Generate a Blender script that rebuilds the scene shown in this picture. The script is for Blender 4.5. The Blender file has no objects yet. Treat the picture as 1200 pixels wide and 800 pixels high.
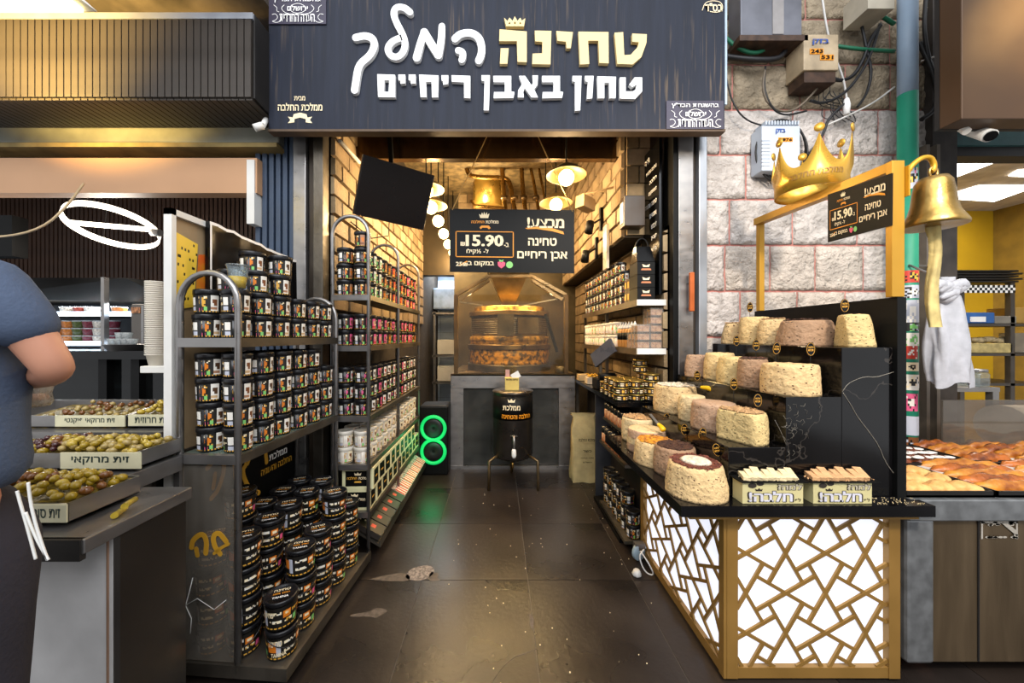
import bpy, bmesh, math, random
from mathutils import Vector, Matrix, noise
from mathutils.geometry import tessellate_polygon
R = math.radians
PI = math.pi
rnd = random.Random(7)
S = bpy.context.scene
COL = S.collection

# ------------------------------------------------------------------ camera
F = 408.0; CX = 585.0; CY = 395.0; EYE = 1.37      # picture of 1200 x 800, horizon at y=395
cam = bpy.data.cameras.new('camera'); camo = bpy.data.objects.new('camera', cam); COL.objects.link(camo)
cam.sensor_width = 36; cam.lens = F/1200*36; cam.shift_x = (600-CX)/1200; cam.shift_y = (CY-400)/1200
cam.clip_start = 0.05; cam.clip_end = 60
camo.location = (0, 0, EYE); camo.rotation_euler = (R(90), 0, 0)
S.camera = camo

# ------------------------------------------------------------------ world and large lights
w = bpy.data.worlds.new('world'); S.world = w; w.use_nodes = True
bg = w.node_tree.nodes['Background']; bg.inputs[0].default_value = (0.95, 0.97, 1.0, 1); bg.inputs[1].default_value = 0.52
def area(name, loc, rot, sx, sy, power, col):
    l = bpy.data.lights.new(name, 'AREA'); l.shape = 'RECTANGLE'; l.size = sx; l.size_y = sy; l.energy = power; l.color = col
    o = bpy.data.objects.new(name, l); o.location = loc; o.rotation_euler = rot; COL.objects.link(o); return o
def point(name, loc, power, col, r=0.05):
    l = bpy.data.lights.new(name, 'POINT'); l.energy = power; l.color = col; l.shadow_soft_size = r
    o = bpy.data.objects.new(name, l); o.location = loc; COL.objects.link(o); return o
def spot(name, loc, tgt, power, col, ang=60, r=0.05, blend=0.6):
    l = bpy.data.lights.new(name, 'SPOT'); l.energy = power; l.color = col; l.spot_size = R(ang); l.spot_blend = blend; l.shadow_soft_size = r
    o = bpy.data.objects.new(name, l); o.location = loc; COL.objects.link(o)
    o.rotation_euler = (Vector(tgt)-Vector(loc)).to_track_quat('-Z', 'Y').to_euler(); return o
area('street_skylight', (0.3, -1.5, 4.6), (R(38), 0, 0), 6, 3, 190, (0.93, 0.96, 1.0))
spot('street_floodlight', (1.2, -0.6, 3.2), (1.55, 1.9, 1.15), 190, (1.0, 0.88, 0.72), 75, 0.15)
spot('bakery_floodlight', (3.0, 1.1, 3.35), (2.95, 1.75, 3.0), 60, (1.0, 0.66, 0.25), 80, 0.06, 1.0)
S.view_settings.view_transform = 'Standard'; S.view_settings.look = 'None'; S.view_settings.gamma = 1
S.view_settings.use_curve_mapping = False
S.view_settings.exposure = 0.8
S.cycles.use_denoising = True
S.cycles.max_bounces = 8; S.cycles.transparent_max_bounces = 12
S.cycles.sample_clamp_indirect = 6

# ------------------------------------------------------------------ helpers
def P(px, py, Y): return Vector(((px-CX)/F*Y, Y, EYE-(py-CY)/F*Y))
def lin(c):
    return tuple(((v/12.92) if v <= 0.04045 else ((v+0.055)/1.055)**2.4) for v in c)
def hx(s):
    s = s.lstrip('#'); return lin(tuple(int(s[i:i+2], 16)/255 for i in (0, 2, 4)))
MATS = {}
def mat(name, col, rough=0.6, metal=0.0, var=0.12, scale=8.0, bump=0.0, bscale=None, col2=None, emit=0.0, ecol=None,
        trans=0.0, alpha=1.0, ior=1.45, stretch=None, spec=0.5, aniso=0, detail=4, thr=None, coat=0.0, bdist=0.01):
    if name in MATS: return MATS[name]
    m = bpy.data.materials.new(name); m.use_nodes = True; nt = m.node_tree; N = nt.nodes; L = nt.links
    b = N['Principled BSDF']
    c = hx(col) if isinstance(col, str) else col
    c2 = (hx(col2) if isinstance(col2, str) else col2) if col2 else tuple(max(0, v*(1-var*2)) for v in c)
    tc = N.new('ShaderNodeTexCoord'); mp = N.new('ShaderNodeMapping'); L.new(tc.outputs['Object'], mp.inputs[0])
    if stretch: mp.inputs['Scale'].default_value = stretch
    nz = N.new('ShaderNodeTexNoise'); nz.inputs['Scale'].default_value = scale; nz.inputs['Detail'].default_value = detail
    L.new(mp.outputs[0], nz.inputs['Vector'])
    cr = N.new('ShaderNodeValToRGB'); L.new(nz.outputs['Fac'], cr.inputs[0])
    lo, hi = thr if thr else (0.35, 0.65)
    cr.color_ramp.elements[0].position = lo; cr.color_ramp.elements[1].position = hi
    cr.color_ramp.elements[0].color = (*c2, 1); cr.color_ramp.elements[1].color = (*c, 1)
    L.new(cr.outputs[0], b.inputs['Base Color'])
    b.inputs['Roughness'].default_value = rough; b.inputs['Metallic'].default_value = metal
    b.inputs['IOR'].default_value = ior; b.inputs['Specular IOR Level'].default_value = spec
    if coat: b.inputs['Coat Weight'].default_value = coat
    if metal > 0.3 or rough < 0.5:
        mr = N.new('ShaderNodeMapRange'); L.new(nz.outputs['Fac'], mr.inputs[0])
        mr.inputs['From Min'].default_value = 0.3; mr.inputs['From Max'].default_value = 0.7
        mr.inputs['To Min'].default_value = rough*0.75; mr.inputs['To Max'].default_value = min(1, rough*1.25); L.new(mr.outputs[0], b.inputs['Roughness'])
    if trans: b.inputs['Transmission Weight'].default_value = trans
    if alpha < 1: b.inputs['Alpha'].default_value = alpha
    if emit:
        b.inputs['Emission Strength'].default_value = emit; b.inputs['Emission Color'].default_value = (*(hx(ecol) if ecol else c), 1)
    if bump:
        n2 = N.new('ShaderNodeTexNoise'); n2.inputs['Scale'].default_value = bscale or scale*4; n2.inputs['Detail'].default_value = 6
        L.new(mp.outputs[0], n2.inputs['Vector'])
        bp = N.new('ShaderNodeBump'); bp.inputs['Strength'].default_value = bump; bp.inputs['Distance'].default_value = bdist
        L.new(n2.outputs['Fac'], bp.inputs['Height']); L.new(bp.outputs[0], b.inputs['Normal'])
    MATS[name] = m; return m
def glass(name, tint, rough=0.03, opacity=0.12):
    """thin clear sheet: mostly see-through with a reflection"""
    if name in MATS: return MATS[name]
    m = bpy.data.materials.new(name); m.use_nodes = True; nt = m.node_tree; N = nt.nodes; L = nt.links; N.clear()
    o = N.new('ShaderNodeOutputMaterial'); t = N.new('ShaderNodeBsdfTransparent'); t.inputs[0].default_value = (*hx(tint), 1)
    g = N.new('ShaderNodeBsdfGlossy'); g.inputs['Roughness'].default_value = rough
    d = N.new('ShaderNodeBsdfDiffuse'); d.inputs[0].default_value = (*hx(tint), 1)
    fr = N.new('ShaderNodeFresnel'); fr.inputs[0].default_value = 1.45
    nz = N.new('ShaderNodeTexNoise'); nz.inputs['Scale'].default_value = 5; ml = N.new('ShaderNodeMath'); ml.operation = 'MULTIPLY'
    L.new(nz.outputs['Fac'], ml.inputs[0]); ml.inputs[1].default_value = opacity*2
    a = N.new('ShaderNodeMixShader'); L.new(ml.outputs[0], a.inputs[0]); L.new(t.outputs[0], a.inputs[1]); L.new(d.outputs[0], a.inputs[2])
    b = N.new('ShaderNodeMixShader'); ge = N.new('ShaderNodeNewGeometry'); iv = N.new('ShaderNodeMath'); iv.operation = 'SUBTRACT'; iv.inputs[0].default_value = 1; L.new(ge.outputs['Backfacing'], iv.inputs[1])
    fm = N.new('ShaderNodeMath'); fm.operation = 'MULTIPLY'; L.new(fr.outputs[0], fm.inputs[0]); L.new(iv.outputs[0], fm.inputs[1]); L.new(fm.outputs[0], b.inputs[0]); L.new(a.outputs[0], b.inputs[1]); L.new(g.outputs[0], b.inputs[2])
    L.new(b.outputs[0], o.inputs[0]); MATS[name] = m; return m
def printmat(name='printed_label', rough=0.35):
    if name in MATS: return MATS[name]
    m = bpy.data.materials.new(name); m.use_nodes = True; nt = m.node_tree; b = nt.nodes['Principled BSDF']
    a = nt.nodes.new('ShaderNodeVertexColor'); a.layer_name = 'Col'; nt.links.new(a.outputs[0], b.inputs['Base Color'])
    b.inputs['Roughness'].default_value = rough; MATS[name] = m; return m

class MB:
    def __init__(s): s.v = []; s.f = []; s.m = []; s.s = []; s.c = []
    def add(s, vs, fs, mi=0, sm=False, col=(1, 1, 1)):
        n = len(s.v); s.v += [tuple(v) for v in vs]
        for f in fs: s.f.append([i+n for i in f]); s.m.append(mi); s.s.append(sm); s.c.append(col)
        return s
    def box(s, x0, x1, y0, y1, z0, z1, mi=0, col=(1, 1, 1)):
        v = [(x, y, z) for z in (z0, z1) for y in (y0, y1) for x in (x0, x1)]
        return s.add(v, [(0, 2, 3, 1), (4, 5, 7, 6), (0, 1, 5, 4), (2, 6, 7, 3), (0, 4, 6, 2), (1, 3, 7, 5)], mi, False, col)
    def hexa(s, a, b, mi=0, col=(1, 1, 1)):
        """a, b: two quads of four points each (matching order)"""
        v = [*a, *b]
        return s.add(v, [(3, 2, 1, 0), (4, 5, 6, 7), (0, 1, 5, 4), (1, 2, 6, 5), (2, 3, 7, 6), (3, 0, 4, 7)], mi, False, col)
    def slab(s, q, t, mi=0):
        q = [Vector(p) for p in q]; n = (q[1]-q[0]).cross(q[3]-q[0]).normalized()*t
        return s.hexa(q, [p+n for p in q], mi)
    def bar(s, p, q, a, b=None, up=(0, 0, 1), mi=0):
        p = Vector(p); q = Vector(q); b = b or a; d = (q-p).normalized(); u = Vector(up)
        if abs(d.dot(u)) > 0.98: u = Vector((0, 1, 0))
        x = d.cross(u).normalized()*a/2; y = x.cross(d).normalized()*b/2
        return s.hexa([p-x-y, p+x-y, p+x+y, p-x+y], [q-x-y, q+x-y, q+x+y, q-x+y], mi)
    def tube(s, pts, r, n=8, closed=False, mi=0, caps=True):
        pts = [Vector(p) for p in pts]; k = len(pts); rs = r if isinstance(r, (list, tuple)) else [r]*k
        vs = []; prev = None
        for i, p in enumerate(pts):
            a = pts[(i-1) % k] if (i or closed) else p; b = pts[(i+1) % k] if (i < k-1 or closed) else p
            d = (b-a).normalized()
            if prev is None:
                u = Vector((0, 0, 1)) if abs(d.z) < 0.9 else Vector((0, 1, 0)); x = d.cross(u).normalized()
            else: x = (prev-d*prev.dot(d)).normalized()
            prev = x; y = d.cross(x)
            vs += [p+(x*math.cos(2*PI*j/n)+y*math.sin(2*PI*j/n))*rs[i] for j in range(n)]
        fs = []
        for i in range(k if closed else k-1):
            i2 = (i+1) % k
            fs += [(i*n+j, i*n+(j+1) % n, i2*n+(j+1) % n, i2*n+j) for j in range(n)]
        s.add(vs, fs, mi, True)
        if caps and not closed:
            m0 = len(s.v)-len(vs)
            s.f.append([m0+j for j in range(n)][::-1]); s.m.append(mi); s.s.append(False); s.c.append((1, 1, 1))
            s.f.append([m0+(k-1)*n+j for j in range(n)]); s.m.append(mi); s.s.append(False); s.c.append((1, 1, 1))
        return s
    def lathe(s, prof, n=20, c=(0, 0, 0), mi=0, sm=True, cols=None, sq=0.0):
        vs = []
        for r, z in prof:
            for j in range(n):
                t = 2*PI*j/n; k = 1.0
                if sq: k = 1+sq*(abs(math.cos(2*t+PI/2))**2)
                vs.append((c[0]+r*k*math.cos(t), c[1]+r*k*math.sin(t), c[2]+z))
        base = len(s.v); s.v += vs
        for i in range(len(prof)-1):
            for j in range(n):
                s.f.append([base+i*n+j, base+i*n+(j+1) % n, base+(i+1)*n+(j+1) % n, base+(i+1)*n+j]); s.m.append(mi); s.s.append(sm)
                s.c.append(cols[i] if cols else (1, 1, 1))
        for i, rev in ((0, True), (len(prof)-1, False)):
            if prof[i][0] > 1e-5:
                f = [base+i*n+j for j in range(n)]
                s.f.append(f[::-1] if rev else f); s.m.append(mi); s.s.append(False); s.c.append(cols[0 if i == 0 else -1] if cols else (1, 1, 1))
        return s
    def ball(s, c, r, n=12, m=8, mi=0, sc=(1, 1, 1), rot=None):
        vs = []; fs = []
        for i in range(1, m):
            for j in range(n):
                a = PI*i/m; t = 2*PI*j/n; v = Vector((math.sin(a)*math.cos(t)*r*sc[0], math.sin(a)*math.sin(t)*r*sc[1], math.cos(a)*r*sc[2]))
                if rot: v = rot @ v
                vs.append(v+Vector(c))
        t_ = Vector((0, 0, r*sc[2])); b_ = -t_
        if rot: t_ = rot @ t_; b_ = rot @ b_
        vs += [t_+Vector(c), b_+Vector(c)]; T = len(vs)-2; B = T+1
        for i in range(m-2): fs += [(i*n+j, (i+1)*n+j, (i+1)*n+(j+1) % n, i*n+(j+1) % n) for j in range(n)]
        fs += [(T, j, (j+1) % n) for j in range(n)] + [((m-2)*n+(j+1) % n, (m-2)*n+j, B) for j in range(n)]
        return s.add(vs, fs, mi, True)
    def poly(s, pts, d, holes=(), mi=0, mirror=False):
        """extrude a planar outline (3D points, list) by vector d"""
        loops = [[Vector(p) for p in pts]]+[[Vector(p) for p in h] for h in holes]
        flat = [p for l in loops for p in l]; tr = tessellate_polygon(loops); n = len(flat); d = Vector(d)
        vs = flat+[p+d for p in flat]
        fs = [t for t in tr]+[tuple(i+n for i in t[::-1]) for t in tr]; o = 0
        for l in loops:
            k = len(l); fs += [(o+i, o+(i+1) % k, o+(i+1) % k+n, o+i+n) for i in range(k)]; o += k
        return s.add(vs, fs, mi)
    def mesh(s, name):
        me = bpy.data.meshes.new(name); me.from_pydata(s.v, [], s.f); me.polygons.foreach_set('material_index', s.m); me.polygons.foreach_set('use_smooth', s.s)
        if any(c != (1, 1, 1) for c in s.c):
            a = me.color_attributes.new('Col', 'FLOAT_COLOR', 'CORNER'); buf = []
            for c, f in zip(s.c, s.f): buf += [c[0], c[1], c[2], 1.0]*len(f)
            a.data.foreach_set('color', buf)
        me.update(); return me
    def build(s, name, m, parent=None, local=False, bevel=0, fixn=True):
        if parent is not None and not local:
            l = parent_world(parent); s.v = [(v[0]-l[0], v[1]-l[1], v[2]-l[2]) for v in s.v]
        me = s.mesh(name)
        for q in (m if isinstance(m, (list, tuple)) else [m]): me.materials.append(q)
        if fixn:
            bm = bmesh.new(); bm.from_mesh(me); bmesh.ops.recalc_face_normals(bm, faces=bm.faces); bm.to_mesh(me); bm.free()
        o = bpy.data.objects.new(name, me); COL.objects.link(o)
        if parent is not None: o.parent = parent
        if bevel:
            b = o.modifiers.new('edge', 'BEVEL'); b.width = bevel; b.segments = 2; b.limit_method = 'ANGLE'
        return o
def parent_world(p):
    l = Vector(p.location); q = p.parent
    while q is not None: l = l+Vector(q.location); q = q.parent
    return l
def tag(o, label, cat, group=None, kind=None):
    if label: o['label'] = label
    if cat: o['category'] = cat
    if group: o['group'] = group
    if kind: o['kind'] = kind
    return o
def thing(name, label, cat, loc=(0, 0, 0), rz=0, group=None):
    o = bpy.data.objects.new(name, None); COL.objects.link(o); o.location = loc; o.rotation_euler = (0, 0, rz); o.empty_display_size = 0.05
    return tag(o, label, cat, group)
def struct(o): o['kind'] = 'structure'; return o
def stuff(o): o['kind'] = 'stuff'; return o
def kids(o): return [c for c in KIDS.get(o.name, [])]
KIDS = {}
def inst(name, me, parent=None, loc=(0, 0, 0), rot=(0, 0, 0), sc=None):
    o = bpy.data.objects.new(name, me); COL.objects.link(o); o.location = loc; o.rotation_euler = rot
    if sc: o.scale = sc
    if parent is not None: o.parent = parent
    return o
def meshof(mb, name, mats, fixn=True):
    me = mb.mesh(name)
    for q in (mats if isinstance(mats, (list, tuple)) else [mats]): me.materials.append(q)
    if fixn:
        bm = bmesh.new(); bm.from_mesh(me); bmesh.ops.recalc_face_normals(bm, faces=bm.faces); bm.to_mesh(me); bm.free()
    return me

# ---- writing
def heb(s):
    """visual order for a left-to-right typesetter: runs of Hebrew are reversed"""
    is_h = lambda ch: '\u0590' <= ch <= '\u05ff'
    toks = []; cur = ''; ch_h = None
    for ch in s:
        if ch == ' ' or ch in '!"\u05f4-': k = ch_h if ch_h is not None else True
        else: k = is_h(ch)
        if ch_h is None: ch_h = k
        if k != ch_h: toks.append((ch_h, cur)); cur = ''; ch_h = k
        cur += ch
    toks.append((ch_h, cur))
    if not any(is_h(c) for c in s): return s
    return ''.join(t[::-1] if k else t for k, t in toks[::-1])
TXT = {}
def text_mesh(s, bold=0.0, extrude=0.0, shear=0.0):
    key = (s, bold, extrude, shear)
    if key in TXT: return TXT[key]
    c = bpy.data.curves.new('t', 'FONT'); c.body = heb(s); c.size = 1; c.offset = bold; c.extrude = extrude; c.shear = shear; c.resolution_u = 2
    o = bpy.data.objects.new('t', c); COL.objects.link(o); bpy.context.view_layer.update()
    me = bpy.data.meshes.new_from_object(o.evaluated_get(bpy.context.evaluated_depsgraph_get()))
    vs = [tuple(v.co) for v in me.vertices]; fs = [list(p.vertices) for p in me.polygons]
    bpy.data.objects.remove(o); bpy.data.curves.remove(c); bpy.data.meshes.remove(me)
    if vs:
        x0 = min(v[0] for v in vs); x1 = max(v[0] for v in vs); y0 = min(v[1] for v in vs); y1 = max(v[1] for v in vs)
    else: x0 = y0 = 0; x1 = y1 = 1
    TXT[key] = (vs, fs, x0, x1, y0, y1); return TXT[key]
def put_text(mb, s, o, ux, uy, wid=None, hgt=None, bold=0.02, mi=0, lift=0.0, extrude=0.0, fn=None, shear=0.0):
    """fit the writing into a rectangle: o = lower left corner, ux, uy = unit vectors, wid/hgt in metres"""
    vs, fs, x0, x1, y0, y1 = text_mesh(s, min(bold, .02), 0, shear)
    o = Vector(o); ux = Vector(ux).normalized(); uy = Vector(uy).normalized(); n = ux.cross(uy)
    if wid is None: wid = hgt*(x1-x0)/(y1-y0)
    if hgt is None: hgt = wid*(y1-y0)/(x1-x0)
    out = []
    for v in vs:
        a = (v[0]-x0)/(x1-x0)*wid; b = (v[1]-y0)/(y1-y0)*hgt
        out.append(fn(a, b) if fn else o+ux*a+uy*b+n*lift)
    if extrude:
        k = len(out); d = n*extrude; mb.add([p+d for p in out], fs, mi)
        ed = {}
        for f in fs:
            for i in range(len(f)):
                e = (f[i], f[(i+1) % len(f)]); ed[e] = ed.get(e, 0)+1
        side = [e for e in ed if (e[1], e[0]) not in ed]
        vv = out+[p+d for p in out]; mb.add(vv, [(a, b, b+k, a+k) for a, b in side], mi)
    else: mb.add(out, fs, mi)
    return mb
def quad_text(mb, s, tl, tr, br, bl, u0, u1, v0, v1, bold=0.02, mi=0, lift=0.002, shear=0.0):
    """writing inside a flat quad given by its corners; u to the right, v downward, 0..1"""
    tl, tr, br, bl = map(Vector, (tl, tr, br, bl)); n = (tr-tl).cross(tl-bl).normalized()
    if bold > .022:
        e = (bold-.02)*.55*(u1-u0)/max(1, len(s))*2.2
        for k_, dx in enumerate((-e, e)): quad_text(mb, s, tl, tr, br, bl, u0+dx, u1+dx, v0, v1, .02, mi, lift+.00015*k_, shear)
        return mb
    vs, fs, x0, x1, y0, y1 = text_mesh(s, bold, 0, shear); out = []
    for v in vs:
        u = u0+(v[0]-x0)/(x1-x0)*(u1-u0); w_ = v1-(v[1]-y0)/(y1-y0)*(v1-v0)
        out.append(tl.lerp(tr, u).lerp(bl.lerp(br, u), w_)+n*lift)
    mb.add(out, fs, mi); return mb
def quad_poly(mb, pts, tl, tr, br, bl, mi=0, lift=0.002):
    tl, tr, br, bl = map(Vector, (tl, tr, br, bl)); n = (tr-tl).cross(tl-bl).normalized()
    out = [tl.lerp(tr, u).lerp(bl.lerp(br, u), v)+n*lift for u, v in pts]
    tr_ = tessellate_polygon([out]); mb.add(out, tr_, mi); return mb
def ell(cu, cv, ru, rv, n=20): return [(cu+ru*math.cos(2*PI*i/n), cv+rv*math.sin(2*PI*i/n)) for i in range(n)]
def ribbon(pts, wd):
    """outline (2D) of a thick open stroke with round ends; wd one width or one per point"""
    n = len(pts); wd = wd if isinstance(wd, (list, tuple)) else [wd]*n; Lf = []; Rt = []
    for i in range(n):
        a = Vector(pts[max(0, i-1)]); b = Vector(pts[min(n-1, i+1)]); d = (b-a).normalized(); nn = Vector((-d.y, d.x))*wd[i]/2; p = Vector(pts[i])
        Lf.append(p+nn); Rt.append(p-nn)
    return Lf, Rt
def stroke2d(mb, pts, wd, to3, d, mi=0):
    """flat thick stroke with round ends: strip of quads plus end caps, extruded by d"""
    if isinstance(wd, (list, tuple)):
        q = smooth2([(p[0], w_) for p, w_ in zip(pts, wd)]); wd = [v[1] for v in q]
    pts = smooth2(pts); Lf, Rt = ribbon(pts, wd); k = len(pts); d = Vector(d)
    out = [to3(*p) for p in Lf]+[to3(*p) for p in Rt]; vs = [Vector(v) for v in out]; m = len(vs); vs += [v+d for v in vs]
    fs = []
    for i in range(k-1):
        fs += [(i, i+1, k+i+1, k+i), (m+i, m+k+i, m+k+i+1, m+i+1), (i, m+i, m+i+1, i+1), (k+i, k+i+1, m+k+i+1, m+k+i)]
    mb.add(vs, fs, mi)
    for e in (0, k-1):
        c = pts[e]; ww = wd if not isinstance(wd, (list, tuple)) else wd[e]
        mb.poly([to3(c[0]+ww/2*math.cos(2*PI*j/14), c[1]+ww/2*math.sin(2*PI*j/14)) for j in range(14)], d*0.98, mi=mi)
def smooth2(pts, it=2):
    for _ in range(it):
        out = [pts[0]]
        for a, b in zip(pts[:-1], pts[1:]):
            out += [(a[0]*.75+b[0]*.25, a[1]*.75+b[1]*.25), (a[0]*.25+b[0]*.75, a[1]*.25+b[1]*.75)]
        out.append(pts[-1]); pts = out
    return pts
def smooth3(pts, it=2):
    pts = [Vector(p) for p in pts]
    for _ in range(it):
        out = [pts[0]]
        for a, b in zip(pts[:-1], pts[1:]): out += [a.lerp(b, .25), a.lerp(b, .75)]
        out.append(pts[-1]); pts = out
    return pts
def islands(mb, name, m, parent, local=False, fixn=True):
    """one object for each connected piece"""
    par = list(range(len(mb.v)))
    def fd(i):
        while par[i] != i: par[i] = par[par[i]]; i = par[i]
        return i
    for f in mb.f:
        for i in f[1:]: par[fd(i)] = fd(f[0])
    gr = {}
    for f in mb.f: gr.setdefault(fd(f[0]), []).append(f)
    out = []
    for g_ in gr.values():
        ids = sorted({i for f in g_ for i in f}); mp = {i: k for k, i in enumerate(ids)}
        q = MB(); q.add([mb.v[i] for i in ids], [[mp[i] for i in f] for f in g_]); out.append(q.build(name, m, parent, local, fixn=fixn))
    return out
def sag(a, b, dip, n=8):
    a = Vector(a); b = Vector(b)
    return [a.lerp(b, i/n)-Vector((0, 0, dip*4*(i/n)*(1-i/n))) for i in range(n+1)]

# ------------------------------------------------------------------ materials
ORD = ('first', 'second', 'third', 'fourth', 'fifth', 'sixth', 'seventh', 'eighth', 'ninth', 'tenth', 'eleventh', 'twelfth', 'thirteenth')
LAY = ('bottom', 'second', 'third', 'fourth', 'fifth', 'sixth')
steel = mat('brushed_steel', '#959290', 0.34, 0.85, 0.06, 5, 0.02, 60, stretch=(2, 2, 4))
steel_dark = mat('grimy_steel', '#6a6359', 0.42, 0.8, 0.22, 5, 0.15, 40)
steel_warm = mat('oiled_steel', '#857050', 0.35, 0.85, 0.25, 5, 0.2, 30)
blackm = mat('black_paint', '#0b0b0b', 0.5, 0.0, 0.2, 6, spec=.2)
blackgloss = mat('black_gloss', '#0b0b0c', 0.16, 0.0, 0.2, 4, spec=.4)
white_p = mat('white_paint', '#d9d7d2', 0.45, 0, 0.06, 5, 0.05)
cream = mat('cream_print', '#f0dcb4', 0.5, 0, 0.03)
whitef = mat('white_print', '#f3f1ee', 0.5, 0, 0.03)
goldp = mat('gold_print', '#e0a640', 0.45, 0, 0.06)
orange_p = mat('orange_print', '#e8931c', 0.5, 0, 0.05)
green_p = mat('green_print', '#7fc06a', 0.5, 0, 0.05)
pink_p = mat('pink_print', '#d8506e', 0.5, 0, 0.05)
gold = mat('gold_powder_coat', '#b98a2c', 0.38, 0.35, 0.07, 4)
gold_dull = mat('bronze_powder_coat', '#8f6c35', 0.42, 0.25, 0.08, 5)
# ================================================================== THE SETTING
# ---- floor: dark stone tiles, each its own piece
tile_m = mat('dark_floor_tile', '#2b2522', 0.30, 0, 0.28, 2.2, 0.12, 40, spec=0.35)
tile_m2 = mat('dark_floor_tile_b', '#302823', 0.34, 0, 0.22, 1.7, 0.12, 40, spec=0.35)
grout = mat('floor_grout', '#5d564e', 0.8, 0, 0.15, 20)
fl = struct(MB().box(-4.2, 4.6, -2.5, 7.2, -0.06, -0.004).build('floor', grout))
tme = {}
def floor_tile(x0, x1, y0, y1, m):
    k = (round(x1-x0, 3), round(y1-y0, 3), m.name)
    if k not in tme: tme[k] = meshof(MB().box(0, x1-x0, 0, y1-y0, -0.012, 0), 'tile', m)
    return inst('tile', tme[k], fl, (x0, y0, 0))
xs = [-0.434+0.595*i for i in range(-6, 9)]; ys = [1.96-0.595*2+0.597*j for j in range(-3, 9)]
for i, x in enumerate(xs[:-1]):
    for j, y in enumerate(ys[:-1]):
        floor_tile(x+.002, xs[i+1]-.002, y+.002, ys[j+1]-.002, tile_m if rnd.random() < .6 else tile_m2)
def patch(pts, m, name='worn_patch', z=0.0008):
    out = smooth2([*pts, pts[0]], 2)[:-1]; v = [P(a, b, EYE*F/(b-CY)) for a, b in out]; v = [Vector((p.x, p.y, z)) for p in v]
    b = MB(); b.add(v, tessellate_polygon([v])); return b.build(name, m, fl)
worn = mat('worn_screed', '#8d8076', 0.8, 0, 0.3, 60, 0.4, 120, thr=(0.4, 0.6))
worn2 = mat('worn_screed_thin', '#5c5148', 0.7, 0, 0.25, 40)
patch([(475, 676), (480, 667), (492, 663), (505, 662), (510, 668), (506, 675), (492, 681), (478, 679)], worn)
patch([(432, 679), (450, 674), (478, 670), (482, 681), (455, 681)], worn2)
patch([(505, 670), (516, 672), (511, 677), (519, 680), (500, 681)], worn2)
patch([(434, 716), (440, 712), (450, 713), (455, 716), (447, 720), (440, 725), (436, 722), (410, 723), (411, 720), (424, 718)], worn2)
patch([(620, 720), (623, 718), (626, 726), (624, 738), (621, 734)], worn2)
b = MB(); cr_ = [(628, 760), (622, 763), (614, 766), (604, 769), (592, 778), (584, 788), (577, 799)]
b.tube([Vector((P(x, y, EYE*F/(y-CY)).x, EYE*F/(y-CY), 0.0004)) for x, y in cr_], 0.0016, 4); b.build('crack', worn2, fl)
# crumbs of halva on the floor
b = MB()
for _ in range(70):
    x = rnd.uniform(-0.3, 0.85); y = rnd.uniform(1.3, 3.2); r = rnd.uniform(.001, .0035)
    b.ball((x, y, r*.6), r, 5, 4)
stuff(tag(b.build('crumbs', cream), 'scatter of tiny pale crumbs on the dark tiled aisle floor', 'crumbs'))

# ---- shop room shell
dark_w = mat('dark_plaster', '#3a332b', 0.8, 0, 0.2, 5, 0.2)
brick_m = [mat('tan_brick_a', '#9c8464', 0.7, 0, 0.2, 9, 0.5, 60), mat('tan_brick_b', '#86704f', 0.7, 0, 0.2, 9, 0.5, 60), mat('tan_brick_c', '#a8906c', 0.7, 0, 0.2, 9, 0.5, 60)]
mortar_d = mat('dark_mortar', '#3f3427', 0.9, 0, 0.2, 20)
def slabstruct(name, x0, x1, y0, y1, z0, z1, m): return struct(MB().box(x0, x1, y0, y1, z0, z1).build(name, m))
wl = slabstruct('wall_left', -1.30, -1.135, 2.32, 6.6, 0, 3.45, mortar_d)
wr = slabstruct('wall_right', 1.135, 1.335, 2.32, 5.3, 0, 2.12, mortar_d)
wru = slabstruct('wall_right_upper', 0.945, 1.335, 2.62, 5.3, 2.12, 3.45, mortar_d)
slabstruct('ceiling', -1.4, 1.45, 2.32, 6.6, 3.45, 3.6, mat('vault_brick', '#7d6a48', 0.7, 0, 0.3, 14, 0.6, 30))
# back wall with a doorway on its left
wb = slabstruct('wall_back', -0.66, 1.2, 5.1, 5.25, 0, 3.45, mat('back_wall_plaster', '#5d5138', 0.5, 0.2, 0.25, 3, 0.2))
slabstruct('wall_back_header', -1.135, -0.66, 5.1, 5.25, 2.28, 3.45, mat('doorway_header', '#40341f', 0.6, 0, 0.2, 4))
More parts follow.
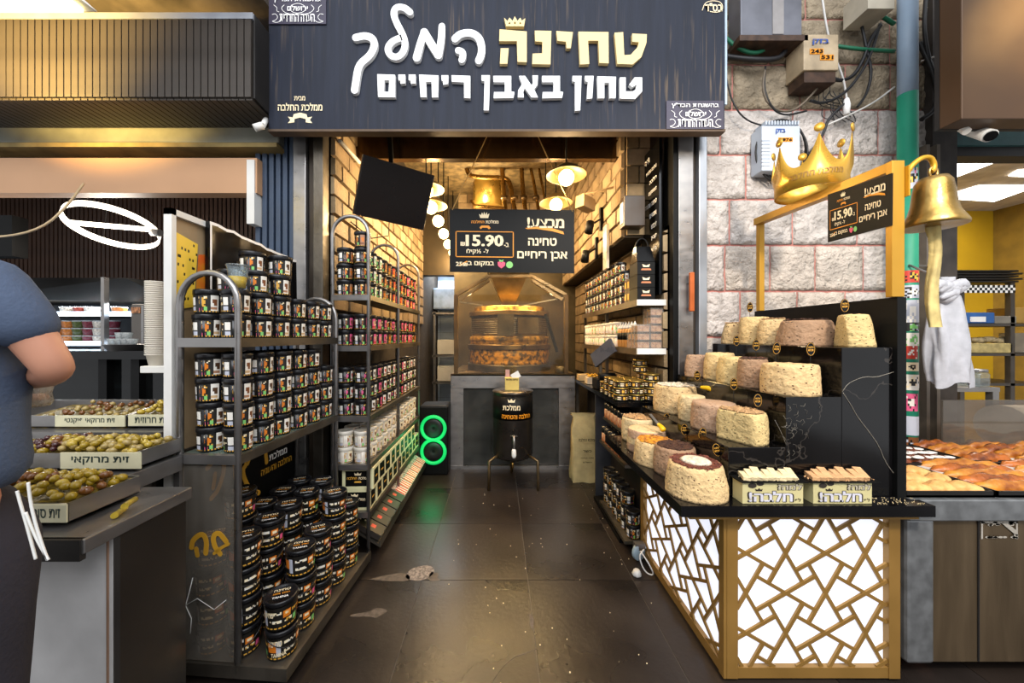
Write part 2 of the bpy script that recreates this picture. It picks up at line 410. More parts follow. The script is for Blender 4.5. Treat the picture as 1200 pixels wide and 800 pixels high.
# pieces: courses of bricks on a side wall, as far as they show larger than a few pixels
bme = {}
def brick(parent, x, y0, y1, z0, z1, side):
    k = (round(y1-y0, 2), round(z1-z0, 2), rnd.randrange(3), side, rnd.randrange(2))
    if k not in bme:
        t = .022+.006*k[4]; a = (-.02, 0) if side > 0 else (0, .02)
        w2 = y1-y0-.012; h2 = z1-z0-.012; s_ = t*side; e = .006
        q0 = [(0, 0, 0), (0, w2, 0), (0, w2, h2), (0, 0, h2)]; q1 = [(s_, e, e), (s_, w2-e, e), (s_, w2-e, h2-e), (s_, e, h2-e)]
        bme[k] = meshof(MB().hexa([Vector(p) for p in q0], [Vector(p) for p in q1]), 'brick', brick_m[k[2]])
    return inst('brick', bme[k], parent, (x, y0+.006, z0+.006))
def brick_wall(parent, x, side, y0, y1, z0, z1, L=.2, h=.125, most=299, skip=None):
    n = 0; rest = MB(); r_ = 0; z = z0; lst = []
    while z < z1-.02:
        y = y0 - (L/2 if r_ % 2 else 0)
        while y < y1:
            a = max(y, y0); c = min(y+L, y1)
            if c-a > .04 and not (skip and skip(a, z)): lst.append((a, c, z, min(z+h, z1)))
            y += L
        z += h; r_ += 1
    lst.sort(key=lambda t: t[0])
    for i, (a, c, za, zb) in enumerate(lst):
        if i < most: brick(parent, x, a, c, za, zb, side)
        else:
            t = .024*side; rest.box(min(x, x+t), max(x, x+t), a+.006, c-.006, za+.006, zb-.006)
    if rest.v: stuff(rest.build('brick_infill', brick_m[0], parent))
brick_wall(wl, -1.135, 1, 2.34, 5.1, 1.55, 3.0, L=.24, h=.13, most=140)
brick_wall(wr, 1.135, -1, 2.34, 5.08, 0.9, 2.1, L=.24, h=.13, most=100)
brick_wall(wru, .945, -1, 2.62, 5.08, 2.12, 3.4, L=.24, h=.13, most=100)
def front_bricks(parent, y, x0, x1, z0, z1, L=.19, h=.13):
    z = z0; r_ = 0
    while z < z1-.02:
        x = x0-(L/2 if r_ % 2 else 0)
        while x < x1:
            a = max(x, x0); c = min(x+L, x1)
            if c-a > .03:
                o = MB().box(0, c-a-.01, -.022, 0, 0, h-.01).build('brick', rnd.choice(brick_m), parent, True); o.location = (a+.005, y, z+.005)
            x += L
        z += h; r_ += 1
front_bricks(wru, 2.62, .95, 1.13, 2.13, 2.9)
front_bricks(wb, 5.1, -0.6, 1.1, 2.35, 3.4, .26, .14)

# small tiled room behind the doorway
tw = struct(MB().box(-1.5, 0.2, 6.45, 6.6, 0, 3).build('wall_back_room', mat('pale_grout', '#8d97a5', 0.7)))
tile_w = mat('white_wall_tile', '#c5d2e0', 0.2, 0, 0.05)
m_ = meshof(MB().box(0, .235, -.01, 0, 0, .235), 'tile', tile_w)
for i in range(4):
    for j in range(10): inst('tile', m_, tw, (-1.32+.24*i, 6.45, .02+.24*j))
area('back_room_light', (-0.9, 5.9, 2.6), (0, 0, 0), .5, .5, 16, (0.8, 0.9, 1.0))
slabstruct('ceiling_back_room', -1.5, 0.2, 5.25, 6.6, 2.75, 2.85, white_p)
t = thing('wall_cabinet', 'pale boxy cabinet high in the tiled room behind the doorway', 'cabinet', (-0.95, 6.0, 1.9))
MB().box(-1.12, -.72, 5.9, 6.44, 1.85, 2.2).build('body', mat('pale_enamel', '#aebccb', 0.3), t, bevel=.01); MB().box(-1.1, -.74, 5.88, 5.9, 1.87, 2.18).build('door', mat('pale_enamel2', '#b9c7d6', 0.3), t)
t = thing('steel_rack', 'steel shelving frame inside the tiled back room', 'rack', (-0.95, 5.7, 0))
for x in (-1.06, -.62):
    MB().box(x, x+.035, 5.6, 5.635, 0, 1.78).build('post', steel, t)
for z in (.62, 1.05, 1.74): MB().box(-1.08, -.6, 5.6, 6.0, z, z+.03).build('shelf', steel, t)
for z in (.66, 1.09):
    tag(MB().box(-1.0, -.68, 5.62, 5.9, z, z+.24).build('storage_box', white_p, bevel=.01), 'white plastic storage box on the %s shelf of the back room rack' % ('lower' if z < 1 else 'middle'), 'box', 'boxes on the back room rack')

# ---- door frame of the shop, on both sides of the opening
fd = mat('dark_door_frame', '#3b3229', 0.4, 0.4, 0.2, 5)
def frame_post(x0, x1, y0, y1, m, z1=2.75): return struct(MB().box(x0, x1, y0, y1, 0, z1).build('trim_1', m, bevel=.004))
frame_post(-1.345, -1.262, 2.27, 2.36, steel)
frame_post(-1.258, -1.20, 2.30, 2.40, fd)
frame_post(-1.198, -1.135, 2.24, 2.38, steel_dark)
frame_post(1.135, 1.165, 2.27, 2.40, blackm)
frame_post(1.165, 1.262, 2.26, 2.40, steel)
frame_post(1.262, 1.292, 2.29, 2.40, fd)
frame_post(1.292, 1.345, 2.25, 2.36, mat('pale_steel', '#a9adb3', 0.35, 0.7, 0.08, 4))
t = thing('door_handle', 'orange plastic pull handle on the steel door frame', 'handle', (1.235, 2.24, 1.45))
MB().box(1.215, 1.245, 2.215, 2.235, 1.535, 1.785).build('grip', mat('orange_plastic', '#b65a22', 0.4), t, bevel=.005)
MB().box(1.222, 1.238, 2.235, 2.262, 1.56, 1.60).build('bracket', steel, t); MB().box(1.222, 1.238, 2.235, 2.262, 1.72, 1.76).build('bracket', steel, t)
# steel beam over the entrance inside
mir = mat('polished_steel_beam', '#7a6040', 0.22, 0.85, 0.25, 2, stretch=(4, 1, 1))
slabstruct('trim_2', -1.135, 1.135, 2.72, 2.78, 2.765, 3.3, mir)
slabstruct('trim_3', -1.135, 1.135, 2.30, 2.72, 3.02, 3.06, mat('dark_soffit', '#6a5238', 0.3, 0.7))
# blue ribbed panel beside the opening
bl = mat('slate_blue_panel', '#3d4a5e', 0.45, 0.2, 0.1, 6)
rp = struct(MB().box(-1.62, -1.345, 2.33, 2.40, 0, 2.75).build('wall_ribbed', bl))
for i in range(6): MB().box(-1.612+.045*i, -1.582+.045*i, 2.30, 2.33, 0, 2.75).build('panel', bl, rp, bevel=.003)

# ---- stone wall with pink joints on the right
st_w = struct(MB().box(1.345, 2.95, 2.32, 2.6, -0.02, 3.9).build('wall_stone', mat('pink_mortar', '#c08076', 0.9, 0, 0.18, 12, 0.4, 60)))
stm = [mat('limestone_a', '#c9c0ba', 0.85, 0, 0.14, 14, 1.0, 30, bdist=.035), mat('limestone_b', '#cdc1b5', 0.85, 0, 0.15, 11, 1.0, 34, bdist=.035), mat('limestone_c', '#c0b8b2', 0.85, 0, 0.15, 12, 1.0, 26, bdist=.035), mat('limestone_sooty', '#a09078', 0.85, 0, 0.22, 7, 1.0, 30, bdist=.035)]
def stone(x0, x1, z0, z1, m):
    nx = max(4, int((x1-x0)/.024)); nz = 12; vs = []; fs = []
    for j in range(nz+1):
        for i in range(nx+1):
            u = i/nx; v = j/nz; edge = min(1, 6*min(u*(x1-x0), (1-u)*(x1-x0), v*(z1-z0), (1-v)*(z1-z0))/.1)
            x = x0+(x1-x0)*u; z = z0+(z1-z0)*v
            d = .008+edge*(.010+.014*noise.noise((x*16, z*16, 3))+.016*noise.noise((x*40, z*40, 9)))
            jx = .006*noise.noise((x*9, z*9, 1)) if 0 < i < nx else .004*noise.noise((x*9, z*30, 1)); jz = .005*noise.noise((x*20, z*9, 5))
            vs.append((x+jx, 2.32-max(0.002, d), z+jz))
    for j in range(nz):
        for i in range(nx): a = j*(nx+1)+i; fs.append((a, a+1, a+nx+2, a+nx+1))
    n0 = len(vs); ring = [i for i in range(nx+1)]+[(j*(nx+1)+nx) for j in range(1, nz+1)]+[nz*(nx+1)+i for i in range(nx-1, -1, -1)]+[j*(nx+1) for j in range(nz-1, 0, -1)]
    for r_ in ring: vs.append((vs[r_][0], 2.325, vs[r_][2]))
    for k in range(len(ring)): a = ring[k]; c = ring[(k+1) % len(ring)]; fs.append((c, a, n0+k, n0+(k+1) % len(ring)))
    MB().add(vs, fs, 0, True).build('stone_block', m, st_w)
zc = [0.10, .40, .70, 1.0, 1.37, 1.675, 1.98, 2.285, 2.58, 2.88, 3.18, 3.48, 3.8]
rows = {5: [1.36, 1.50, 1.80, 2.10, 2.42, 2.72, 2.93], 6: [1.36, 1.53, 1.95, 2.38, 2.72, 2.93], 4: [1.36, 1.6, 1.98, 2.3, 2.6, 2.93], 7: [1.36, 1.64, 1.86, 2.3, 2.62, 2.93], 8: [1.36, 1.47, 1.95, 2.16, 2.52, 2.93], 9: [1.36, 1.55, 2.0, 2.3, 2.6, 2.93]}
for j in range(len(zc)-1):
    xs_ = rows.get(j)
    if xs_ is None:
        xs_ = [1.36]
        while xs_[-1] < 2.7: xs_.append(min(2.93, xs_[-1]+rnd.uniform(.28, .45)))
        if xs_[-1] < 2.93: xs_.append(2.93)
    for a, c in zip(xs_[:-1], xs_[1:]): stone(a+.007, c-.007, zc[j]+.007, zc[j+1]-.007, stm[3] if j >= 9 else rnd.choice(stm[:3]))

# ---- upper facade and market roof
plas = mat('sooty_plaster', '#6f655c', 0.9, 0, 0.3, 3, 0.5, 12)
slabstruct('wall_upper', -4.2, 1.345, 2.36, 2.44, 2.9, 3.9, plas)
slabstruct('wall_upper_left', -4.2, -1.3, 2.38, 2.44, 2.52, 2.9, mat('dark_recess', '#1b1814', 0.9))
slabstruct('ceiling_street', -4.2, -1.43, 1.35, 2.6, 3.42, 3.55, mat('cracked_concrete', '#75695f', 0.9, 0, 0.3, 4, 0.6, 10))
# ================================================================== MAIN SIGN over the entrance
SY = 2.10
sign_m = mat('weathered_navy_sign', '#1f2432', 0.6, 0, 0.12, 3, 0.1, 40, stretch=(9, 1, 0.6), col2='#191d29', spec=.3)
def streaky(m):
    nt = m.node_tree; N = nt.nodes; L = nt.links; b = N['Principled BSDF']; cr = [n for n in N if n.type == 'VALTORGB'][0]
    tc = N.new('ShaderNodeTexCoord'); mp = N.new('ShaderNodeMapping'); mp.inputs['Scale'].default_value = (26, 1, 1.1); L.new(tc.outputs['Object'], mp.inputs[0])
    nz = N.new('ShaderNodeTexNoise'); nz.inputs['Scale'].default_value = 2.2; nz.inputs['Detail'].default_value = 8; L.new(mp.outputs[0], nz.inputs['Vector'])
    n3 = N.new('ShaderNodeTexNoise'); n3.inputs['Scale'].default_value = 1.5; L.new(tc.outputs['Object'], n3.inputs['Vector'])
    r2 = N.new('ShaderNodeValToRGB'); L.new(nz.outputs['Fac'], r2.inputs[0]); r2.color_ramp.elements[0].position = .56; r2.color_ramp.elements[1].position = .72
    r2.color_ramp.elements[0].color = (0, 0, 0, 1); r2.color_ramp.elements[1].color = (.5, .5, .5, 1)
    r3 = N.new('ShaderNodeValToRGB'); L.new(n3.outputs['Fac'], r3.inputs[0]); r3.color_ramp.elements[0].position = .45; r3.color_ramp.elements[1].position = .62
    mu = N.new('ShaderNodeMath'); mu.operation = 'MULTIPLY'; L.new(r2.outputs[0], mu.inputs[0]); L.new(r3.outputs[0], mu.inputs[1])
    mx = N.new('ShaderNodeMix'); mx.data_type = 'RGBA'; L.new(mu.outputs[0], mx.inputs[0]); L.new(cr.outputs[0], mx.inputs[6]); mx.inputs[7].default_value = (*hx('#8a7458'), 1)
    L.new(mx.outputs[2], b.inputs['Base Color'])
streaky(sign_m)
t = thing('shop_sign', 'wide navy shop sign with raised white and gold Hebrew letters above the entrance', 'sign', (0, SY, 2.62))
a = P(315, 152, SY); c = P(849, -14, SY)
MB().box(a.x, c.x, SY, SY+.05, a.z, c.z).build('board', sign_m, t)
MB().box(a.x-.004, c.x+.004, SY-.004, SY+.054, a.z-.012, a.z+.002).build('edge_strip', mat('rusty_edge', '#5c4a3a', .6, .3), t)
MB().box(c.x, c.x+.012, SY-.006, SY+.01, a.z+.15, c.z).build('edge_strip', mat('pale_edge', '#aebfd0', .5), t)
LT = .022
def A_(x, y): return P(300+x/4, y/4, SY-.001)
def B_(x, y): return P(590+x/4, y/4, SY-.001)
dv = (0, -LT, 0)
edge_g = mat('letter_gold_face', '#ecd093', 0.45, 0, 0.04); edge_w = mat('letter_white_face', '#f4f3f1', 0.4, 0, 0.02)
def letter(strokes=(), polys=(), f=B_, m=edge_w):
    mb = MB()
    for k, (pts, wd) in enumerate(strokes): stroke2d(mb, pts, wd, (lambda x, y, k=k: f(x, y)+Vector((0, -.0006*k, 0))), dv)
    for q in polys:
        outer, holes = (q[0], q[1:]) if isinstance(q[0][0], (list, tuple)) else (q, ())
        mb.poly([f(*p) for p in outer], dv, [[f(*p) for p in h] for h in holes])
    return mb.build('letter', m, t)
# hand-drawn white word
letter([([(935, 195), (960, 172), (1010, 166), (1048, 190), (1060, 235), (1057, 270), (1045, 296)], 34), ([(950, 250), (970, 256), (973, 275), (966, 293)], 30)], f=A_)
letter([([(757, 283), (775, 215), (792, 165)], [36, 34, 32]), ([(792, 165), (825, 220), (858, 272)], 36), ([(858, 272), (872, 200), (874, 138)], [34, 32, 30])], f=A_)
letter([([(726, 72), (700, 50), (662, 48), (648, 75), (660, 115), (690, 170), (706, 215), (695, 260), (665, 284), (632, 272), (620, 240), (640, 210), (668, 196), (688, 190)], 30)], f=A_)
letter([([(474, 190), (520, 180), (556, 195), (562, 230), (540, 275), (500, 305), (484, 335), (476, 385), (469, 434)], [34, 34, 36, 36, 38, 36, 34, 32, 30])] and [(smooth2([(474, 190), (520, 180), (556, 195), (562, 230), (540, 275), (500, 305), (484, 335), (476, 385), (469, 434)], 0), 33)], f=A_)
# gold cut letters
G = edge_g
letter(polys=[[(515, 168), (555, 165), (560, 272), (590, 270), (622, 235), (628, 212), (597, 210), (597, 172), (665, 175), (663, 215), (640, 280), (600, 315), (528, 312)]], m=G)
letter(polys=[[(347, 163), (487, 165), (488, 310), (445, 308), (440, 205), (392, 205), (398, 313), (355, 315)]], m=G)
letter(polys=[[(245, 160), (322, 165), (312, 240), (292, 240), (290, 210), (250, 205)]], m=G)
letter(polys=[[(145, 158), (222, 160), (218, 315), (133, 313), (135, 265), (180, 263), (180, 210), (147, 208)]], m=G)
letter(polys=[[(-18, 152), (108, 162), (108, 305), (65, 303), (62, 207), (-20, 207)], [(-13, 240), (24, 240), (18, 312), (-17, 312)]], m=G)
o = MB(); o.poly([B_(*p) for p in [(3, 98), (18, 114), (28, 98), (42, 113), (52, 92), (65, 113), (78, 98), (85, 112), (101, 101), (95, 138), (12, 138)]], dv, [[B_(*p) for p in [(28, 118), (33, 124), (28, 130), (23, 124)]], [B_(*p) for p in [(53, 116), (58, 123), (53, 130), (48, 123)]], [B_(*p) for p in [(78, 118), (83, 124), (78, 130), (73, 124)]]]); o.build('crown_emblem', G, t)
# white second line
W2 = [[(540, 375), (567, 375), (567, 440), (600, 440), (615, 430), (617, 408), (597, 420), (583, 408), (608, 375), (643, 375), (643, 440), (610, 475), (540, 473)],
      [(435, 370), (522, 372), (520, 472), (492, 472), (490, 400), (468, 400), (468, 472), (438, 472)],
      [(378, 368), (418, 368), (412, 472), (387, 475), (392, 395), (380, 393)],
      [(320, 368), (362, 368), (356, 528), (332, 530), (332, 395), (320, 393)],
      [(178, 368), (262, 368), (262, 440), (277, 443), (272, 470), (180, 472), (182, 443), (232, 443), (232, 397), (180, 397)],
      [(72, 368), (100, 368), (130, 412), (137, 400), (134, 366), (160, 366), (158, 410), (142, 430), (160, 468), (130, 468), (98, 424), (92, 442), (94, 468), (66, 468), (68, 435), (86, 406)],
      [(-48, 368), (36, 368), (36, 440), (51, 443), (46, 470), (-46, 472), (-44, 443), (6, 443), (6, 397), (-46, 397)]]
for q in W2: letter(polys=[q])
for q in [[(1058, 365), (1097, 365), (1092, 528), (1068, 528), (1072, 392), (1058, 390)], [(918, 365), (1006, 368), (1006, 472), (977, 470), (977, 398), (920, 395)],
          [(872, 365), (904, 365), (903, 405), (880, 410), (880, 392), (873, 390)], [(768, 362), (858, 366), (856, 468), (828, 468), (826, 395), (800, 395), (803, 467), (775, 467)],
          [(720, 362), (752, 362), (752, 402), (730, 405), (730, 390), (720, 388)], [(672, 362), (704, 362), (704, 402), (682, 405), (682, 390), (672, 388)]]: letter(polys=[q], f=A_)
letter(polys=[[[(574, 360), (657, 363), (657, 467), (578, 466)], [(607, 388), (630, 388), (627, 442), (605, 442)]]], f=A_)
def flat_text(s, x0, x1, y0, y1, Y, m, parent, bold=0.02, name='lettering', lift=.003):
    mb = MB(); q = [P(x0, y0, Y), P(x1, y0, Y), P(x1, y1, Y), P(x0, y1, Y)]
    quad_text(mb, s, *q, 0, 1, 0, 1, bold, 0, lift); return mb.build(name, m, parent, fixn=False)
flat_text('מבית', 345, 358, 113, 118, SY, cream, t); flat_text('ממלכת החלבה', 326, 378, 121, 130, SY, cream, t, .03)
def banner(px, py, s, Y, m, parent, lift=.003):
    pts = [(-15, 0), (-9, 1), (-8, -3), (0, -5), (8, -3), (9, 1), (15, 0), (12, 4), (15, 8), (7, 7), (7, 3), (0, 1), (-7, 3), (-7, 7), (-15, 8), (-12, 4)]
    mb = MB(); v = [P(px+a*s, py+b*s, Y)+Vector((0, -lift, 0)) for a, b in pts]; mb.add(v, tessellate_polygon([v])); mb.build('banner_emblem', m, parent, fixn=False)
banner(352, 137, .95, SY, cream, t)
def kosher_plate(x0, y0, x1, y1, parent, s=1.0):
    Y = SY-.008; pp = MB().poly([P(x0, y0, Y), P(x1, y0, Y), P(x1, y1, Y), P(x0, y1, Y)], (0, .006, 0)).build('plate', mat('plum_plate', '#3b3648', .5), parent)
    Y -= .001; sx = (x1-x0)/67; sy = (y1-y0)/34; k = lambda a, b_: (x0+a*sx, y0+b_*sy)
    for s_, a, b_, c_, d in (('בהשגחת הבד"ץ', 6, 3, 61, 9.5), ('ירושלם', 22, 12.5, 46, 19), ('העדה החרדית', 13, 22.5, 54, 32)):
        p0 = k(a, b_); p1 = k(c_, d); flat_text(s_, p0[0], p1[0], p0[1], p1[1], Y, whitef, parent, .015)
    mb = MB()
    for pts in ([(18, 12), (14, 16), (20, 22), (34, 23.5), (48, 22), (54, 16), (50, 12)], [(4, 23), (8, 22), (11, 26), (8, 30), (3, 31), (10, 33), (15, 29)], [(64, 23), (60, 22), (57, 26), (60, 30), (65, 31), (58, 33), (53, 29)], [(6, 12), (10, 15), (9, 19), (12, 20)], [(62, 12), (58, 15), (59, 19), (56, 20)], [(27, 12), (34, 9.5), (41, 12), (44, 16), (41, 20), (34, 22), (27, 20), (24, 16), (27, 12)]):
        stroke2d(mb, pts, .55, lambda x, y: P(*k(x, y), Y), (0, -.001, 0))
    mb.build('scroll_emblem', whitef, parent)
kosher_plate(781, 118, 848, 151, t); kosher_plate(315, -6, 382, 28, t)
flat_text('בס"ד', 826, 846, 4, 14, SY, cream, t, .03)
mb = MB(); stroke2d(mb, [(823, 12), (826, 3), (836, 0.5), (846, 3), (847, 12), (840, 15), (832, 13.5)], .8, lambda x, y: P(x, y, SY-.002), (0, -.001, 0)); mb.build('emblem_outline', cream, t)

# ---- hanging promotion sign; the same print also on the gold frame and on the cart board
def promo(parent, tl, tr, br, bl):
    """print of the promotion sign into the quad"""
    Q = (tl, tr, br, bl); mw = MB(); my = MB(); mg = MB(); mp_ = MB()
    T = lambda mb, s, a, b_, c_, d, bold=.03: quad_text(mb, s, *Q, a, c_, b_, d, bold)
    u = lambda x: (x-40)/802; v = lambda y: (y-360)/405
    T(mw, 'מבצע!', u(540), v(410), u(775), v(478), .045)
    T(mw, 'טחינה', u(545), v(542), u(728), v(592)); T(mw, 'אבן ריחיים', u(475), v(628), u(797), v(690))
    T(mw, '15.90', u(145), v(525), u(385), v(600), .06); T(mw, 'ב-', u(390), v(575), u(420), v(602)); T(mw, '₪', u(110), v(572), u(138), v(597))
    T(mw, 'ל-½ קילו', u(148), v(615), u(290), v(652)); T(mw, 'במקום ב', u(158), v(695), u(325), v(730)); T(mw, '25₪', u(80), v(700), u(155), v(727))
    T(mw, 'ממלכת', u(272), v(430), u(354), v(452)); T(my, 'החלבה', u(180), v(432), u(262), v(452))
    qp = lambda mb, pts: quad_poly(mb, [(u(a), v(b_)) for a, b_ in pts], *Q)
    qp(mw, [(237, 418), (228, 392), (242, 400), (248, 382), (256, 398), (262, 378), (268, 397), (280, 380), (280, 398), (296, 388), (288, 418)])
    qp(my, [(232, 478), (245, 466), (292, 466), (304, 482), (292, 490), (283, 480), (250, 480), (240, 490)])
    qp(my, [(525, 480), (600, 470), (700, 478), (770, 500), (776, 518), (700, 498), (600, 484), (540, 486)])
    qp(my, [(98, 722), (150, 692), (156, 698), (104, 728)])
    for a, b_, c_, d in ((78, 503, 452, 508), (78, 664, 452, 670), (78, 503, 84, 670), (446, 503, 452, 670)): qp(my, [(a, b_), (c_, b_), (c_, d), (a, d)])
    qp(mg, ell(425, 716, 22, 22)); qp(mg, [(356, 682), (375, 688), (388, 682), (380, 698), (362, 696)])
    qp(mp_, [(348, 700), (360, 695), (373, 702), (386, 695), (398, 704), (395, 722), (373, 740), (352, 724)])
    for mb, m in ((mw, cream), (my, orange_p), (mg, green_p), (mp_, pink_p)): islands(mb, 'letter', m, parent, fixn=False)
HY = 2.6
t = thing('promotion_sign', 'black hanging promotion sign with price and gold frame line above the aisle', 'sign', (0.1, HY, 2.1))
q = [P(527, 244.5, HY), P(673, 246, HY), P(673, 320, HY), P(527, 318.5, HY)]
MB().poly(q, (0, .01, 0)).build('board', blackm, t); promo(t, *[p+Vector((0, -.001, 0)) for p in q])
rope = mat('jute_cord', '#b3935c', .8)
for a, b_, x in ((530, 246, 575), (671, 248, 626)): MB().tube([P(a, b_, HY), P(x, 150, HY+.05)], .004, 6).build('cord', rope, t)
# ================================================================== LABEL PRINTS (small colour cells laid on curved or flat surfaces)
prt = printmat()
C_ = {k: hx(v) for k, v in dict(k='#15130f', d='#2a2014', g='#d9a23c', w='#e9e4da', c='#f2e2bd', o='#d9781c', n='#7cc36a', p='#dd5a86', b='#7a4a2a', s='#b9bcc8', r='#c23a2a', y='#e8c040', t='#c9a77c', m='#a8795a', x='#50351f', l='#9fb86a').items()}
def paint_tub(pal, seed):
    r_ = random.Random(seed); W, H = 56, 13; g = [['k']*W for _ in range(H)]
    def rect(a, b, c, d, ch):
        for y in range(b, d):
            for x in range(a, c): g[y % H][x % W] = ch
    for off in (0, 28):
        rect(off, 2, off+4, 8, 'w'); rect(off, 9, off+4, 12, 's')
        for y in (1, 2): [rect(off+6+x, y, off+7+x, y+1, r_.choice('gck')) for x in range(6)]
        rect(off+7, 4, off+11, 7, pal[0]); rect(off+8, 3, off+10, 8, pal[0])
        for y in (8,): [rect(off+6+x, y, off+7+x, y+1, r_.choice('gkk')) for x in range(6)]
        rect(off+7, 10, off+9, 12, 'p'); rect(off+10, 9, off+12, 12, 'n')
        rect(off+14, 0, off+19, 12, pal[1]); rect(off+15, 3, off+18, 6, pal[2]); rect(off+16, 6, off+18, 8, pal[2]); rect(off+14, 9, off+18, 11, pal[3])
        for y in (2, 3, 6, 7): [rect(off+20+x, y, off+21+x, y+1, r_.choice('gcckd')) for x in range(7)]
        rect(off+21, 9, off+24, 12, r_.choice('gon'))
    for x in range(W): g[H-1][x] = 'g' if x % 2 else 'd'
    return g
def wrap_print(mb, g, r0, r1, z0, z1, a0=0, a1=2*PI, mi=0, c=(0, 0, 0)):
    H = len(g); W = len(g[0]); vs = []
    for j in range(H+1):
        v = j/H; r_ = r0+(r1-r0)*(1-v); z = z0+(z1-z0)*(1-v)
        for i in range(W+1): t_ = a0+(a1-a0)*i/W; vs.append((c[0]+r_*math.cos(t_), c[1]+r_*math.sin(t_), c[2]+z))
    n = len(mb.v); mb.v += vs
    for j in range(H):
        for i in range(W):
            a = n+j*(W+1)+i; mb.f.append([a, a+W+1, a+W+2, a+1]); mb.m.append(mi); mb.s.append(True); mb.c.append(C_[g[j][i]])
    return mb
def card_print(mb, g, tl, tr, br, bl, mi=0):
    H = len(g); W = len(g[0]); tl, tr, br, bl = map(Vector, (tl, tr, br, bl)); n = len(mb.v)
    for j in range(H+1):
        for i in range(W+1): mb.v.append(tuple(tl.lerp(tr, i/W).lerp(bl.lerp(br, i/W), j/H)))
    for j in range(H):
        for i in range(W):
            a = n+j*(W+1)+i; mb.f.append([a, a+W+1, a+W+2, a+1]); mb.m.append(mi); mb.s.append(False); mb.c.append(C_[g[j][i]])
    return mb
tub_black = mat('black_tub_plastic', '#17171a', 0.28, 0, 0.15, 6); tub_white = mat('white_tub_plastic', '#ddd5c6', 0.35, 0, 0.05)
# tub: rounded-square body, printed band, overhanging lid
def tub_meshes(pal, seed, rr, hh, body=tub_black):
    b = MB().lathe([(rr*.86, 0), (rr*.88, .004), (rr*.93, hh*.8)], 20, sq=.06); body_me = meshof(b, 'tub_body', body)
    l = MB().lathe([(rr*.96, hh*.76), (rr*1.0, hh*.78), (rr*1.0, hh*.93), (rr*.97, hh*.97), (rr*.86, hh*.985), (rr*.84, hh*.965), (0.0, hh*.965)], 20, sq=.06); lid_me = meshof(l, 'lid', body)
    p_ = MB(); wrap_print(p_, paint_tub(pal, seed), rr*.92, rr*.965, hh*.06, hh*.74); lab_me = meshof(p_, 'label', prt, False)
    return body_me, lid_me, lab_me
PALS = ['owxt', 'owbt', 'gwbm', 'owxm']
TUB = [tub_meshes(PALS[i % 4], 50+i, .052, .1) for i in range(6)]
SPR = [tub_meshes(p_, 80+i, .049, .1) for i, p_ in enumerate(['obog', 'rptr', 'nwnl', 'omob', 'bpbx', 'oroy', 'pwrm', 'xwxb'])]
WHT = [tub_meshes(p_, 120+i, .05, .1, tub_white) for i, p_ in enumerate(['tcbt', 'mcxt'])]
def recolour_white(me):
    a = me.color_attributes['Col'].data
    for d in a:
        c_ = d.color
        if c_[0] < .02 and c_[1] < .02: d.color = (*hx('#cfc3b4'), 1)
for w_ in WHT: recolour_white(w_[2])
def tub(kind, loc, rz, label, group, parts=True, cat='tub', name='tahini_tub'):
    t_ = inst(name, kind[0], None, loc, (0, 0, rz)); tag(t_, label, cat, group)
    inst('lid', kind[1], t_); inst('label', kind[2], t_)
    return t_

# ================================================================== CART 1: steel wheeled rack by the entrance
CR = R(-4.0)
cart = thing('wheeled_rack', 'low steel wheeled rack with rounded ends full of black tahini tubs and buckets', 'rack', (-1.27, 1.385, 0), CR)
Mc = Matrix.Translation(cart.location) @ Matrix.Rotation(CR, 4, 'Z')
CL, CWd, CB = .715, .245, .44
cs = steel_dark
def arch(mb, y, w_, ztop, z0, r=.0115, x0=0.0):
    rr = w_/2; pts = [(x0, y, z0), (x0, y, ztop-rr)]+[(x0+rr-rr*math.cos(PI*i/12), y, ztop-rr+rr*math.sin(PI*i/12)) for i in range(1, 12)]+[(x0+w_, y, ztop-rr), (x0+w_, y, z0)]
    mb.tube(pts, r, 8)
mb = MB(); arch(mb, 0, CWd, 1.625, .06, .0125); mb.build('end_frame', steel, cart, True)
mb = MB(); arch(mb, CL, CWd, 1.60, .06, .0125); mb.build('end_frame', steel, cart, True)
for i, z in enumerate((1.345, .885)):
    MB().box(0, CWd, 0, CL, z, z+.02).build('shelf', glass('green_glass_shelf', '#9fb5a8', .05, .3) if i else steel_dark, cart, True)
    MB().box(0, CWd, -.012, .012, z-.014, z+.022).build('shelf_rail', steel, cart, True); MB().box(CWd-.006, CWd+.012, 0, CL, z-.014, z+.022).build('shelf_rail', steel_dark, cart, True)
MB().box(0, CB, 0, CL+.02, .062, .078).build('shelf', steel_dark, cart, True)
for q in ((0, CB, -.012, .0, .04, .09), (CB, CB+.012, -.012, CL+.02, .04, .09)): MB().box(*q).build('shelf_rail', cs, cart, True)
MB().box(-.012, .012, -.014, .006, 0.0, .9).build('leg', steel, cart, True)
for x, y in ((.4, .66), (.40, .06), (.05, .66)):
    wm = MB(); wm.lathe([(.0, -.012), (.036, -.012), (.04, -.006), (.04, .006), (.036, .012), (0, .012)], 18); o = wm.build('caster_wheel', mat('grey_rubber', '#45423f', .6), cart, True)
    o.location = (x, y, .041); o.rotation_euler = (0, R(90), R(20))
    MB().box(-.02, .02, -.014, .014, .045, .062).build('caster_bracket', steel_dark, cart, True).location = (x, y, 0)
